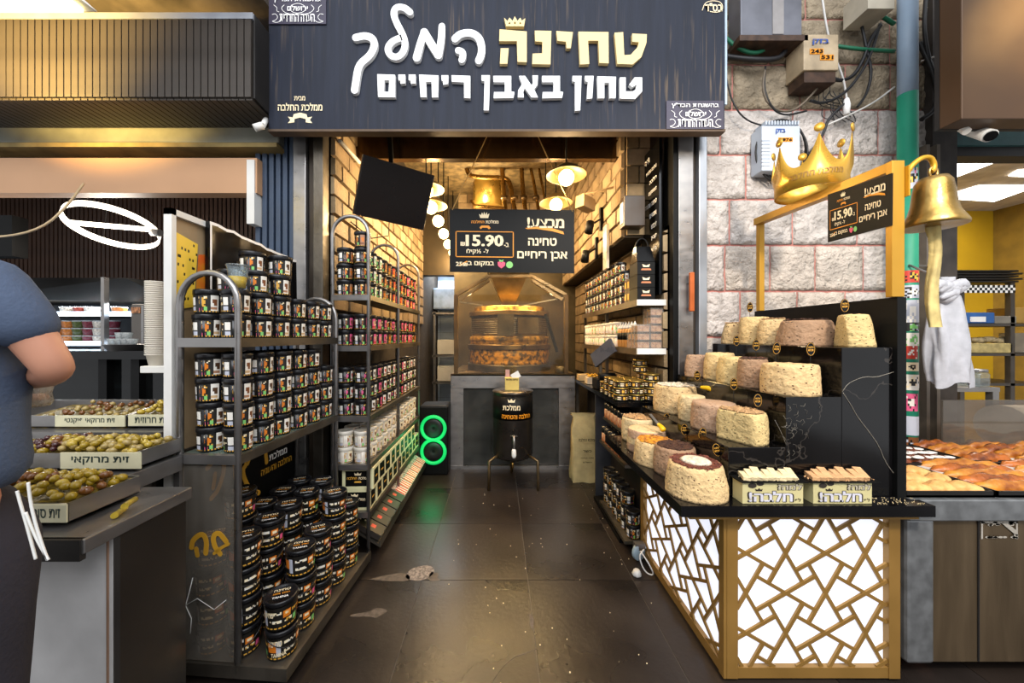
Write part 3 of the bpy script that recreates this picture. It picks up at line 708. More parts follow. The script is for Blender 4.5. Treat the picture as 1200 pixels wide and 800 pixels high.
# clear acrylic end panel with a crack, and the printed board at the back
ac = glass('smudged_acrylic', '#d8d0c4', .10, .10)
MB().box(.014, CWd-.014, -.004, 0, .095, .865).build('end_panel', ac, cart, True)
mb = MB(); mb.tube([(.06, -.006, .42), (.045, -.006, .36), (.03, -.006, .31), (.055, -.006, .26), (.05, -.006, .2)], .0013, 4); mb.tube([(.03, -.006, .31), (.08, -.006, .34), (.15, -.006, .30), (.2, -.006, .34)], .0011, 4); mb.build('crack', whitef, cart, True)
MB().box(-.02, -.012, .0, CL, .1, .86).build('back_board', blackm, cart, True)
def on_cart(x, y, z): return Mc @ Vector((x, y, z))
yl = mat('mustard_print', '#cf9a2a', .5)
mb = MB(); SP = [([(.66, .80), (.60, .84), (.56, .78), (.60, .68), (.64, .66)], .03), ([(.62, .76), (.63, .70)], .025), ([(.51, .82), (.50, .70)], .03), ([(.45, .84), (.42, .74), (.46, .72), (.42, .62), (.34, .56)], .03), ([(.38, .82), (.42, .74)], .028), ([(.30, .84), (.28, .70)], .03)]
for pts, wd in SP: stroke2d(mb, [(a, b_) for a, b_ in pts], wd*.8, lambda a, b_: (-.0115, .74-a*.92, b_), (.0012, 0, 0))
islands(mb, 'letter', yl, cart, True)
mb = MB(); quad_text(mb, 'ממלכת', (-.0105, .50, .74), (-.0105, .64, .74), (-.0105, .64, .70), (-.0105, .50, .70), 0, 1, 0, 1, .03); mb.build('lettering', whitef, cart, True, fixn=False)
mb = MB(); quad_text(mb, 'החלבה והעוגיה', (-.0105, .44, .68), (-.0105, .68, .68), (-.0105, .68, .64), (-.0105, .44, .64), 0, 1, 0, 1, .03); mb.build('lettering', yl, cart, True, fixn=False)
mb = MB()   # handwritten letters on the outside of the acrylic end
for pts, wd in (([(.20, .60), (.17, .635), (.145, .62), (.15, .58), (.175, .55)], .02), ([(.15, .55), (.18, .575), (.21, .59)], .012), ([(.115, .55), (.12, .60), (.10, .63), (.06, .60), (.055, .57)], .02), ([(.075, .565), (.08, .54)], .018)): stroke2d(mb, pts, wd, lambda a, b_: (a, -.0055, b_-.03), (0, -.001, 0))
islands(mb, 'letter', yl, cart, True)

place = lambda x, y, z: tuple(on_cart(x, y, z))
def cart_tubs():
    n = 0; g1 = 'tahini tubs on the top level of the wheeled rack'; g2 = 'tahini tubs on the glass middle level of the wheeled rack'
    for lv in range(2):
        for j in range(6 if lv else 6):
            for c_ in range(2):
                lab = 'black tahini tub on the low rack top shelf, %s column, %s from arch, %s layer' % (('board', 'aisle')[c_], ORD[j], LAY[lv])
                tub(TUB[(j*3+c_+lv*2) % 6], place(.062+.122*c_+rnd.uniform(-.003, .003), .062+.123*j, 1.366+.1*lv), CR+R(236+rnd.uniform(-12, 12))+(PI/1 if c_ else 0)*0+(.35 if c_ else 0), lab, g1)
    for (x, y, z, l_) in ((.075, .16, 1.566, 'black tahini tub on the third layer behind the near arch'), (.165, .19, 1.566, 'black tahini tub on the third layer beside the juice cup'), (.10, .29, 1.566, 'black tahini tub on the third layer under the top pair'), (.10, .25, 1.666, 'topmost black tahini tub on the low rack, against the torn board'), (.17, .34, 1.666, 'second tub on the top pile of the low rack, half hidden'), (.19, .30, 1.566, 'black tahini tub behind the juice cup, under the top pile')):
        tub(TUB[rnd.randrange(6)], place(x, y, z), CR+R(240), l_, None)
    for c_ in range(2):
        for j in range(6):
            for lv in range(4):
                if lv == 3 and j == 5: continue
                lab = 'black tahini tub on the low rack glass shelf, %s column, %s from arch, %s layer' % (('board', 'aisle')[c_], ORD[j], LAY[lv])
                tub(TUB[(j+2*c_+3*lv) % 6], place(.07+.118*c_+rnd.uniform(-.004, .004), .066+.122*j, .907+.1*lv+0*rnd.random()), CR+R(236+rnd.uniform(-14, 14))+(.35 if c_ else 0), lab, g2)
cart_tubs()

# buckets with wire handles
def paint_bucket(seed):
    r_ = random.Random(seed); W, H = 64, 16; g = [['k']*W for _ in range(H)]
    def rect(a, b, c, d, ch):
        for y in range(b, d):
            for x in range(a, c): g[y % H][x % W] = ch
    for off in (0, 32):
        rect(off, 3, off+6, 10, 'o'); rect(off+6, 2, off+9, 13, 's')
        for y in (3, 4, 9, 10):
            for x in range(8): rect(off+11+x, y, off+12+x, y+1, r_.choice('cckw'))
        rect(off+20, 3, off+25, 8, 'o'); rect(off+21, 4, off+24, 6, 'c')
        for y in (9, 10): [rect(off+20+x, y, off+21+x, y+1, r_.choice('gck')) for x in range(6)]
        rect(off+27, 9, off+30, 13, 'n' if off else 'p')
        for y in (4, 5): [rect(off+26+x, y, off+27+x, y+1, r_.choice('ggk')) for x in range(5)]
    for x in range(W): g[14][x] = 'g' if x % 3 else 'k'; g[15][x] = 'k'
    return g
RB = .063; HB = .119
def bucket_meshes(seed):
    b = MB().lathe([(RB*.80, 0), (RB*.84, .004), (RB*.93, HB*.84), (RB*.97, HB*.845), (RB*.97, HB*.87)], 24); bm_ = meshof(b, 'bucket_body', tub_black)
    l = MB().lathe([(RB*.97, HB*.84), (RB, HB*.85), (RB, HB*.95), (RB*.97, HB*.985), (RB*.86, HB*.985), (RB*.84, HB*.955), (0, HB*.955)], 24); lm = meshof(l, 'lid', tub_black)
    p_ = MB(); wrap_print(p_, paint_bucket(seed), RB*.83+.0012, RB*.93+.0012, HB*.03, HB*.80); pm = meshof(p_, 'label', prt, False)
    d = MB(); z = HB*.957
    for k, (v0, hgt, s_, mi) in enumerate(((.018, .014, 'טחינה', 0), (-.003, .014, 'המלך 100%', 1), (-.024, .012, 'TAHINA', 2))):
        w_ = .060; put_text(d, s_, (-w_/2, v0, z), (1, 0, 0), (0, 1, 0), w_, hgt, .03, mi)
    dm = meshof(d, 'lid_print', [cream, orange_p, whitef], False)
    h = MB(); h.tube([(RB*1.01*math.cos(a), RB*1.01*math.sin(a), HB*.80-.045*math.sin(PI*(a-R(0))/R(180))) for a in [R(0+9*i) for i in range(21)]], .0022, 5); hm = meshof(h, 'handle', tub_black)
    return bm_, lm, pm, dm, hm
BK = [bucket_meshes(i) for i in range(4)]
front_me = None
def bucket(k, loc, rz, label, group=None, txt=False):
    t_ = inst('tahini_bucket', BK[k][0], None, loc, (0, 0, rz)); tag(t_, label, 'bucket', group)
    for nm, i in (('lid', 1), ('label', 2), ('handle', 4)): inst(nm, BK[k][i], t_)
    inst('lid_print', BK[k][3], t_, (0, 0, 0), (0, 0, R(20)-rz+R(rnd.uniform(-15, 15))))
    return t_
gb = 'tahini buckets stacked on the bottom shelf of the wheeled rack'
heights = {0: [4, 4, 2], 1: [5, 4, 3], 2: [4, 4, 3], 3: [4, 4, 4], 4: [4, 4, 3]}
for j in range(5):
    for c_ in range(3):
        for lv in range(heights[j][c_]):
            x = .072+.134*c_+(.02 if c_ == 2 else 0); y = .078+.138*j
            if (j, c_) == (0, 2): x = .370
            top = lv == heights[j][c_]-1
            if j == 0 and c_ == 2: lab = ['black tahini bucket standing lowest in the front corner of the low rack', 'black tahini bucket lying second in the front corner stack of the low rack'][lv]; g_ = None
            elif j == 0: lab = 'black tahini bucket behind the acrylic end panel, %s stack, %s from below' % (('outer', 'inner')[c_], ORD[lv]); g_ = gb
            elif top: lab = 'topmost black tahini bucket, printed lid showing, %s column, %s row back' % (('board', 'middle', 'aisle')[c_], ORD[j]); g_ = gb
            else: lab = 'black tahini bucket %s from below in stack of %s column, %s row back' % (ORD[lv], ('board', 'middle', 'aisle')[c_], ORD[j]); g_ = gb
            bucket((j+c_+lv) % 4, place(x+rnd.uniform(-.004, .004), y+rnd.uniform(-.003, .003), .079+HB*lv), CR+R(rnd.choice([200, 215, 250, 20, 40])), lab, g_)
# the two front-corner buckets carry readable words
for i, (z, words_) in enumerate(((.079, (('טחינה', .066, .022, .05, .0), ('TAHINA', .026, .015, .055, .2))), (.079+HB, (('טחינה', .062, .02, .042, -.35), ('Ca', .062, .02, .02, .75))))):
    bk = [o for o in bpy.data.objects if o.name.startswith('tahini_bucket') and abs(o.location.z-z) < .002 and 'corner' in o.get('label', '')][0]
    for s_, zz, hh, ww, da in words_:
        mb = MB(); rr = RB*.93+.0045; a0 = -PI/2-.5*ww/rr+da+R(8)
        put_text(mb, s_, (0, 0, 0), (1, 0, 0), (0, 0, 1), ww, hh, .03, fn=lambda a, b_: Vector((rr*math.cos(a0+a/rr), rr*math.sin(a0+a/rr), zz+b_)))
        o = mb.build('lettering', cream if s_ != 'Ca' else orange_p, bk, True, fixn=False); o.rotation_euler = (0, 0, -bk.rotation_euler.z)
# juice cup
t = thing('juice_cup', 'clear plastic cup half full of yellow juice on the black tubs', 'cup', place(.2, .05, 1.568))
clear = glass('clear_plastic', '#dfe6e8', .05, .10)
MB().lathe([(.028, 0), (.033, .05), (.038, .085), (.041, .09), (.041, .096), (.036, .096), (.031, .05), (.026, .004)], 24).build('cup_wall', clear, t, True)
MB().lathe([(.0, .003), (.0265, .003), (.0312, .048), (.0, .048)], 24).build('juice', mat('yellow_juice', '#e8b81c', .2, 0, .1, 30, emit=0), t, True)
b = MB()
for i in range(6): b.box(-.01, .008, -.008, .008, 0, .014)
ic = stuff(MB().ball((.008, .004, .062), .012, 7, 5).ball((-.012, -.004, .058), .011, 7, 5).ball((.0, -.012, .068), .010, 7, 5).build('ice', glass('ice', '#f0f4f8', .1, .25), t, True))
# white-framed board and torn black board behind the rack
t = thing('framed_board', 'white-framed board with a yellow notice and orange picture behind the low rack', 'board', (-1.31, 1.5, 0))
xx = -1.315
MB().box(xx-.02, xx+.012, 1.385, 1.405, 0, 1.885).build('frame_post', white_p, t); MB().box(xx-.02, xx+.012, 1.385, 1.72, 1.86, 1.885).build('frame_rail', white_p, t); MB().box(xx-.016, xx-.006, 1.405, 1.72, 0.9, 1.86).build('backing', mat('tan_board', '#a98f6c', .7), t)
g = [[rnd.choice('yykyy') if (y % 3 == 1) else 'y' for x in range(14)] for y in range(26)]
card_print(MB(), g, (xx, 1.41, 1.80), (xx, 1.52, 1.775), (xx, 1.50, 1.50), (xx, 1.405, 1.48)).build('notice', printmat(), t, fixn=False)
mb = MB(); mb.add([(xx+.002, 1.52, 1.73), (xx+.002, 1.60, 1.75), (xx+.002, 1.64, 1.68), (xx+.002, 1.64, 1.48), (xx+.002, 1.50, 1.48)], [(0, 1, 2, 3, 4)]); mb.build('picture', mat('orange_picture', '#d4521e', .5, col2='#c78a1e', scale=12), t)
t = thing('torn_board', 'black board with torn upper edge and price print standing behind the tub rows', 'board', (-1.29, 1.85, 0))
pts = [(1.545, 1.35), (1.545, 1.885)]+[(1.545+.66*(i+1)/14, 1.885-.035*(i/14)+rnd.uniform(-.008, .008)) for i in range(14)]+[(2.22, 1.35)]
MB().poly([(-1.285, y, z) for y, z in pts], (-.02, 0, 0)).build('board', blackgloss, t)
mb = MB()
for i in range(1, len(pts)-2): mb.add([(-1.284, *pts[i]), (-1.284, *pts[i+1]), (-1.284, pts[i+1][0], pts[i+1][1]-.012), (-1.284, pts[i][0], pts[i][1]-.014)], [(0, 1, 2, 3)])
mb.add([(-1.2835, 1.546, 1.88), (-1.2835, 1.556, 1.88), (-1.2835, 1.556, 1.36), (-1.2835, 1.546, 1.36)], [(0, 1, 2, 3)]); mb.build('torn_edge', whitef, t, fixn=False)
q = [Vector((-1.283, y, z)) for y, z in ((1.70, 1.74), (2.16, 1.75), (2.18, 1.43), (1.70, 1.42))]
tp = MB().slab(q, .004).build('price_card', blackm, t); promo(t, *[p+Vector((.0045, 0, 0)) for p in q])
# ================================================================== TALL RACK along the left wall
RX0, RX1, RY0, RY1 = -1.02, -.80, 2.13, 3.46
rk = thing('tall_rack', 'tall steel rack with rounded ends full of jars along the brick wall', 'rack', (RX0, RY0, 0))
def warch(y, ztop, y_r=None, z0=0.0):
    mb = MB(); w_ = RX1-RX0; rr = w_/2
    mb.tube([(RX0, y, z0), (RX0, y, ztop-rr)]+[(RX0+rr-rr*math.cos(PI*i/12), y, ztop-rr+rr*math.sin(PI*i/12)) for i in range(1, 12)]+[(RX1, y, ztop-rr), (RX1, y, z0)], .0115, 8)
    mb.build('end_frame', steel, rk)
warch(RY0, 2.11); warch(2.76, 2.10); warch(RY1, 2.09)
LV = [1.625, 1.315, .885, .59, .30]
for z in LV:
    MB().box(RX0, RX1, RY0, RY1, z-.012, z).build('shelf', steel_dark, rk)
    MB().box(RX1-.004, RX1+.014, RY0, RY1, z-.028, z+.004).build('shelf_rail', steel_dark, rk); MB().box(RX0, RX1, RY0-.012, RY0+.008, z-.03, z+.004).build('shelf_rail', steel, rk)
def row(kinds, z, levels, lab, grp, n=12, cols=(0, 1), start=.055, pitch=.107, name='spread_jar', cat='jar', hh=.1):
    for c_ in cols:
        for j in range(n if c_ == 1 else 3):
            for lv in range(levels):
                l_ = lab.replace('tall rack ', 'tall-rack ')+', %s column, %s from arch, %s layer' % (('wall', 'aisle')[c_], ORD[j], LAY[lv])
                tub(rnd.choice(kinds) if not callable(kinds) else kinds(j), (RX0+.055+.108*c_+rnd.uniform(-.003, .003), RY0+start+pitch*j, z+hh*lv), R(236+rnd.uniform(-15, 15)), l_, grp, name=name, cat=cat)
kd = lambda j: SPR[(0, 2, 2, 0, 0, 5, 1, 5, 0, 1, 5, 1)[j % 12] if j else 3]
row(kd, LV[0]+.001, 3, 'dark spread jar on highest tall rack shelf', 'jars on the highest shelf of the tall rack')
tub(SPR[3], (RX0+.163, RY0+.055, LV[0]+.301), R(185), 'single dark jar on top of the end stack under the tall rack arch', None, name='spread_jar', cat='jar')
row(lambda j: SPR[(4, 1, 1, 4, 0, 4, 5)[j % 7]], LV[1]+.001, 2, 'dark spread jar on second tall rack shelf', 'jars on the second shelf of the tall rack')
row(lambda j: SPR[(6, 7, 4, 6, 7)[j % 5]], LV[2]+.001, 3, 'black spread jar on third tall rack shelf', 'jars on the third shelf of the tall rack')
for c_ in (0, 1):
    for j in range(12):
        for lv in range(2):
            if c_ == 0 and lv == 0 and j > 1: continue
            tub(WHT[(j+lv) % 2], (RX0+.055+.108*c_, RY0+.055+.107*j, LV[3]+.001+.1*lv), R(236+rnd.uniform(-15, 15)), 'white tub on fourth tall rack shelf, %s column, %s from arch, %s layer' % (('wall', 'aisle')[c_], ORD[j], LAY[lv]), 'white tubs on the tall rack', name='white_tub')
# cream framed gift boxes in two layers
cream_card = mat('cream_card', '#d9d3a6', .5, 0, .04)
gb_m = MB().box(-.095, .095, -.055, .055, 0, .13); gift_me = meshof(gb_m, 'gift_box_body', cream_card)
fp = MB()
for s_ in (1,):
    fp.add([(-.075, -.0558, .018), (.075, -.0558, .018), (.075, -.0558, .112), (-.075, -.0558, .112)], [(0, 1, 2, 3)], 0)
    fp.add([(.0958, -.042, .018), (.0958, .042, .018), (.0958, .042, .112), (.0958, -.042, .112)], [(0, 1, 2, 3)], 0)
fpm = meshof(fp, 'printed_face', blackm, False)
tx = MB(); put_text(tx, 'ממלכת', (.005, -.0566, .06), (1, 0, 0), (0, 0, 1), .06, .018, .03, 0); put_text(tx, 'החלבה', (-.065, -.0566, .06), (1, 0, 0), (0, 0, 1), .06, .018, .03, 1)
tx.add([(-.018, -.0566, .085), (.018, -.0566, .085), (.022, -.0566, .102), (.010, -.0566, .094), (0, -.0566, .104), (-.010, -.0566, .094), (-.022, -.0566, .102)], [(0, 1, 2, 3), (0, 3, 4), (0, 4, 5), (0, 5, 6)], 0); tx.add([(-.022, -.0566, .04), (.022, -.0566, .04), (.018, -.0566, .05), (-.018, -.0566, .05)], [(0, 1, 2, 3)], 1)
tx.add([(.0966, -.02, .06), (.0966, .02, .06), (.0966, .02, .07), (.0966, -.02, .07)], [(0, 1, 2, 3)], 1)
txm = meshof(tx, 'lettering', [cream, goldp], False)
for j in range(11):
    for lv in range(2):
        if j > 8 and lv: continue
        o = inst('gift_box', gift_me, None, (RX0+.125+(.02 if lv else 0), RY0+.075+.118*j, LV[4]+.001+.131*lv), (0, 0, R(rnd.uniform(-3, 3))))
        lab = ['lower cream-edged black gift box at the front of the tall rack', 'upper cream-edged black gift box at the front of the tall rack'][lv] if j == 0 else 'cream-edged black gift box on the tall rack, %s from the front, %s layer' % (ORD[j], ('lower', 'upper')[lv])
        tag(o, lab, 'box', None if j == 0 else 'gift boxes on the tall rack'); inst('printed_face', fpm, o); inst('lettering', txm, o)
for j, (y, z) in enumerate(((3.12, .562), (3.26, .562))):
    pass
# sloping bottom tray with flat packages
MB().hexa([(RX0+.02, RY0, .245), (RX0+.02, RY1, .245), (RX1+.07, RY1, .085), (RX1+.07, RY0, .085)], [(RX0+.02, RY0, .258), (RX0+.02, RY1, .258), (RX1+.07, RY1, .098), (RX1+.07, RY0, .098)]).build('sloping_tray', steel_dark, rk)
MB().box(RX1+.066, RX1+.074, RY0, RY1, .085, .125).build('tray_lip', steel_dark, rk)
pk = MB().box(-.13, .13, -.05, .05, 0, .035); pk_me = meshof(pk, 'package_body', mat('dark_package', '#2b2623', .35)); pk2 = meshof(MB().box(-.13, .13, -.05, .05, 0, .035), 'package_body', mat('pale_package', '#b4a596', .3, 0, .2, 30))
pt = MB(); g = [[rnd.choice('kkdc') if 5 < x < 13 and y in (2, 3, 4) else ('r' if 15 < x < 19 and 2 < y < 6 else 'd') for x in range(24)] for y in range(9)]
card_print(pt, g, (-.125, .047, .0355), (.125, .047, .0355), (.125, -.047, .0355), (-.125, -.047, .0355)); pt_me = meshof(pt, 'label', prt, False)
g = [[('w' if (x+y*3) % 7 < 3 else ('k' if x % 5 == 0 else 'm')) if x < 16 else ('r' if y % 3 else 'w') for x in range(24)] for y in range(9)]
pt = MB(); card_print(pt, g, (-.125, .047, .0355), (.125, .047, .0355), (.125, -.047, .0355), (-.125, -.047, .0355)); pt2_me = meshof(pt, 'label', prt, False)
for j in range(12):
    pale = j >= 5
    o = inst('flat_package', pk2 if pale else pk_me, None, (RX1-.055, RY0+.055+.109*j, .183), (0, R(28.5), R(rnd.uniform(-2, 2))))
    tag(o, ('pale printed flat package' if pale else 'dark flat package with a red mark')+' on the sloping bottom tray, %s from the front' % ORD[j], 'package', 'pale packages on the sloping tray' if pale else 'dark packages on the sloping tray'); inst('label', pt2_me if pale else pt_me, o)

# ================================================================== TELEVISION
t = thing('television', 'black flat television tilted down, hung high over the tall rack', 'television', (-.75, 2.4, 2.35))
q = [P(425.6, 180.3, 2.30), P(509.7, 205.6, 2.58), P(496.5, 270, 2.66), P(413.7, 250.6, 2.38)]
MB().slab(q, .035).build('case', mat('black_bezel', '#1c1612', .35, spec=.3), t, bevel=.004)
n_ = (q[1]-q[0]).cross(q[0]-q[3]).normalized(); cc = sum(q, Vector())/4
MB().slab([cc+(p-cc)*.965+n_*.001 for p in q], .002).build('screen', mat('dark_screen', '#120a07', .3, 0, .1, 3, spec=.2), t)
mid = (q[0]+q[1])/2; mb = MB(); mb.bar(cc-n_*.06, (cc.x-.12, cc.y+.15, 3.45), .03); mb.bar(cc-n_*.03, cc-n_*.1, .16); mb.build('bracket', blackm, t)
MB().tube([(q[3]+q[2])/2-n_*.03, (q[3]+q[2])/2+Vector((-.02, .02, -.09)), (q[3]*.7+q[2]*.3)+Vector((-.05, .05, -.12)), q[3]+Vector((-.06, .1, -.02))], .004, 6).build('cable', blackm, t)
# fluorescent tube on the brick wall
tag(MB().tube([(-1.08, 2.36, 2.70), (-1.08, 2.36+.33, 2.72)], .013, 8).build('fluorescent_tube', white_p), 'thin white unlit tube lamp fixed high on the brick wall', 'lamp')

# ================================================================== PENDANT LAMPS
shade_m = mat('bronze_shade', '#8a7348', .4, .5, .1); shade_in = mat('shade_inside', '#e6d3a8', .5)
globe_m = mat('lit_globe', '#ffe9bf', .5, emit=9, ecol='#ffd590')
shd = meshof(MB().lathe([(.018, .075), (.05, .062), (.10, .03), (.15, -.012), (.152, -.016), (.148, -.016), (.09, .016), (.0, .05)], 28), 'lamp_shade', shade_m)
glb = meshof(MB().ball((0, 0, -.03), .058, 18, 12), 'globe', globe_m)
rod = lambda h: meshof(MB().tube([(0, 0, .07), (0, 0, h)], .006, 6), 'rod', blackm)
rods = rod(3.45-2.6)
LAMPS = [(.505, 2.62, 'nearer of the two lit globe pendants by the brick wall over the shelves'), (.515, 3.16, 'lit globe pendant just above the corner of the promotion sign'), (.52, 3.9, 'unseen lit globe pendant added for its light behind the promotion sign'), (-.60, 2.86, 'lit pendant partly behind the top edge of the television'), (-.63, 3.22, 'lit pendant just past the edge of the television'),  # the pendant behind the promotion sign is unseen, added for its light
         (-.63, 3.60, 'lit pendant third along the row between television and promotion sign'), (-.645, 4.04, 'lit pendant fourth along the row between television and promotion sign'), (-.66, 4.5, 'small lit pendant next to last in the row towards the back'), (-.66, 4.95, 'lit pendant farthest back in the row near the back wall')]
for x, y, lab in LAMPS:
    t = thing('pendant_lamp', lab, 'lamp', (x, y, 2.60)); sc = 1 if y < 3.4 else .85
    for nm, me in (('lamp_shade', shd), ('globe', glb), ('rod', rods)):
        if nm == 'lamp_shade' and x < 0 and y > 3.4: continue
        inst(nm, me, t)
    point('pendant_light', (x, y, 2.46), 13 if y < 3.4 else 9, (1.0, .70, .36), .06)

area('mill_fill_light', (.12, 3.80, 1.80), (R(-12), 0, 0), .9, .12, 14, (1.0, .76, .42))  # unseen fill light added under the booth roof to brighten the mill
point('pipe_work_light', (-.25, 4.35, 2.95), 26, (1.0, .76, .42), .08)
# ================================================================== MILL behind glass at the end of the aisle
ML = 3.62
mill = thing('stone_mill', 'tahini stone mill in a steel and glass booth at the end of the aisle', 'mill', (.13, ML, 0))
x0, x1 = P(528, 400, ML).x, P(674, 400, ML).x; ztop = P(0, 438, ML).z; zm = P(0, 455, ML).z
MB().box(x0, x1, ML, ML+.06, zm-.0, ztop).build('top_beam', steel, mill, bevel=.004)
MB().box(x0, P(543, 0, ML).x, ML+.002, ML+.06, 0.02, zm).build('post', steel, mill); MB().box(P(655, 0, ML).x, x1, ML+.002, ML+.06, 0.02, zm).build('post', steel, mill)
MB().box(x0, x1, ML-.01, ML+.02, 0.0, .035).build('sill', steel, mill)
MB().box(x0+.05, x1-.05, ML+.03, ML+.036, .035, zm).build('glass_panel', glass('dark_glass', '#8a8a86', .04, .12), mill)
MB().box(x0+.05, x1-.02, ML+.75, ML+.77, .02, zm).build('back_panel', mat('dark_metal', '#1e1c1c', .4, .5), mill)
MB().box(x0, x1, ML, ML+1.2, ztop-.02, ztop).build('deck', steel_warm, mill)
for k in range(3): MB().box(x0+.2+.35*k, x0+.4+.35*k, ML+.3, ML+.6, .05, .5).build('machinery_box', mat('dark_motor', '#27282a', .5, .4), mill)
bz = mat('brown_booth_frame', '#5d482b', .45, .4, .2, 8)
zp = P(0, 345, ML).z
for x in (P(534, 0, ML).x, P(664, 0, ML).x): MB().box(x-.02, x+.02, ML+.01, ML+.05, ztop, zp).build('booth_post', bz, mill)
cxl, cxr = P(573, 0, ML).x, P(624, 0, ML).x; zc_ = P(0, 323, ML).z
for a, b_ in (((P(534, 0, ML).x, zp), (cxl, zc_)), ((P(664, 0, ML).x, zp), (cxr, zc_)), ((P(534, 0, ML).x+.04, zp-.05), (cxl, zc_-.04)), ((P(664, 0, ML).x-.04, zp-.05), (cxr, zc_-.04)), ((cxl, zc_), (cxr, zc_))): MB().bar((a[0], ML+.04, a[1]), (b_[0], ML+.04, b_[1]), .045, .03).build('booth_rafter', steel_warm, mill)
for a, b_ in (((P(538, 0, ML).x, P(0, 353, ML).z), (P(565, 0, ML).x, P(0, 357, ML).z)), ((P(608, 0, ML).x, P(0, 358, ML).z), (P(662, 0, ML).x, P(0, 348, ML).z))): MB().bar((a[0], ML+.06, a[1]), (b_[0], ML+.06, b_[1]), .02, .012).build('brace', steel, mill)
MB().box(P(536, 0, ML).x, P(663, 0, ML).x, ML+.025, ML+.029, ztop, zp).build('booth_glass', glass('smeared_glass', '#fbf4e2', .04, .008), mill)
hop = MB(); tz, bz_ = P(0, 322, ML).z, P(0, 357, ML).z
def frustum(mb, c, r0, z0, r1, z1, d0=None, d1=None):
    d0 = d0 or r0; d1 = d1 or r1
    mb.hexa([(c[0]-r0, c[1]-d0, z0), (c[0]+r0, c[1]-d0, z0), (c[0]+r0, c[1]+d0, z0), (c[0]-r0, c[1]+d0, z0)], [(c[0]-r1, c[1]-d1, z1), (c[0]+r1, c[1]-d1, z1), (c[0]+r1, c[1]+d1, z1), (c[0]-r1, c[1]+d1, z1)])
frustum(hop, (.11, ML+.5, 0), .045, bz_-.02, .24, tz+.12); hop.build('hopper', steel_warm, mill)
MB().box(-.14, .36, ML+.24, ML+.76, tz+.12, tz+.16).build('hopper_rim', steel, mill)
paste = mat('tahini_caked_stone', '#a8802e', .5, 0, .3, 16, .8, 26, col2='#4a3818', thr=(.38, .62)); paste2 = mat('tahini_splash', '#c8922c', .35, 0, .3, 22, .8, 40, col2='#51401f', thr=(.4, .6))
rm = steel_dark
def drum(name, r, za, zb, m, bumpy=0):
    pr = [(r, za)]+[(r*(1+.015*bumpy*math.sin(5*k)), za+(zb-za)*k/6) for k in range(1, 6)]+[(r, zb), (r*.9, zb+.005), (0, zb+.005)]
    MB().lathe(pr, 40, (.12, ML+.62, 0)).build(name, m, mill)
zz = lambda py: EYE-(py-CY)/F*(ML+.15)
drum('mill_base', .50, zz(437), zz(428), steel_dark); drum('lower_millstone', .48, zz(428), zz(410), paste2, 1); drum('channel', .50, zz(410), zz(404), steel_warm)
drum('upper_millstone', .475, zz(404), zz(394), paste, 1); drum('casing', .455, zz(394), zz(369), steel); drum('casing_rim', .48, zz(369), zz(363), steel_warm); drum('lid_disc', .42, zz(363), zz(357), paste)
for k in range(9): MB().lathe([(.457, zz(371+2.4*k)), (.46, zz(371.6+2.4*k)), (.457, zz(372.2+2.4*k))], 40, (.12, ML+.62, 0)).build('casing_band', steel_dark, mill)
MB().box(-.02, .16, ML+.10, ML+.14, zz(393), zz(368)).build('inspection_door', steel_dark, mill); MB().box(.2, .42, ML+.12, ML+.16, zz(391), zz(372)).build('inspection_door', mat('dull_zinc', '#62584a', .5, .6, .2), mill)
MB().bar((.62, ML+.1, zz(412)), (.50, ML+.14, zz(368)), .03).build('lever', blackm, mill)
MB().lathe([(.06, 0), (.065, .01), (.065, .055), (.055, .07)], 18, (.66, ML+.12, ztop)).build('small_pot', steel_dark, mill)
# yellow card carton on the beam
t = thing('card_carton', 'yellow carton with a pink flap standing on the steel tank lid', 'carton', (.13, 3.3, .87))
MB().box(.055, .185, 3.26, 3.33, .872, .99).build('carton_body', mat('yellow_card', '#c9b060', .6), t); MB().box(.06, .10, 3.33, 3.335, .99, 1.06).build('flap', mat('pink_card', '#b08a86', .6), t); MB().bar((.12, 3.27, .99), (.19, 3.27, 1.03), .003, .06).build('flap', white_p, t)
mb = MB(); quad_text(mb, 'טחינה גולמית', (.065, 3.259, .985), (.175, 3.259, .985), (.175, 3.259, .965), (.065, 3.259, .965), 0, 1, 0, 1, .03); mb.build('lettering', blackm, t, fixn=False)
# pipes and hoppers hanging above the mill
def px3(a, Y): return [P(x, y, Y) for x, y in a]
hp = thing('pipework', 'bundle of bronze pipes and funnel hoppers above the mill', 'pipes', (.0, 4.4, 2.6))
bronze = mat('bronze_pipe', '#8c6a34', .28, .85, .12, 6)
for pts, r_ in (([(547, 198), (550, 206), (565, 208), (592, 208), (598, 214), (601, 235), (608, 270)], .028), ([(586, 168), (588, 190), (591, 235), (594, 275)], .03), ([(612, 180), (611, 200), (614, 235), (620, 275)], .027), ([(617, 175), (625, 210), (630, 240), (636, 275)], .02), ([(628, 175), (632, 200), (640, 240)], .016)):
    MB().tube(smooth3(px3(pts, 4.3)), r_, 10).build('pipe', bronze, hp)
for px_, py_ in ((591, 232), (603, 232), (614, 232), (628, 232)): MB().tube([P(px_, py_-2, 4.27), P(px_, py_+2, 4.27)], .045, 10).build('pipe_clamp', steel_warm, hp)
for cx_, w0 in ((546, 30), (611, 22)):
    a = P(cx_, 198, 4.4); MB().lathe([(.03, a.z), (w0/F*4.4, P(0, 165, 4.4).z), (w0/F*4.4, P(0, 140, 4.4).z)], 20, (a.x, 4.4, 0)).build('funnel_hopper', bronze, hp)
a = P(572, 222, 4.7); MB().lathe([(.20, a.z-.25), (.20, a.z+.25), (.16, a.z+.3)], 24, (a.x, 4.7, 0)).build('cylinder_tank', mat('lit_brass_tank', '#b59348', .3, .8), hp)
MB().tube(px3([(552, 235), (556, 241), (580, 243), (590, 244)], 4.2), .02, 8).build('pipe', bronze, hp)
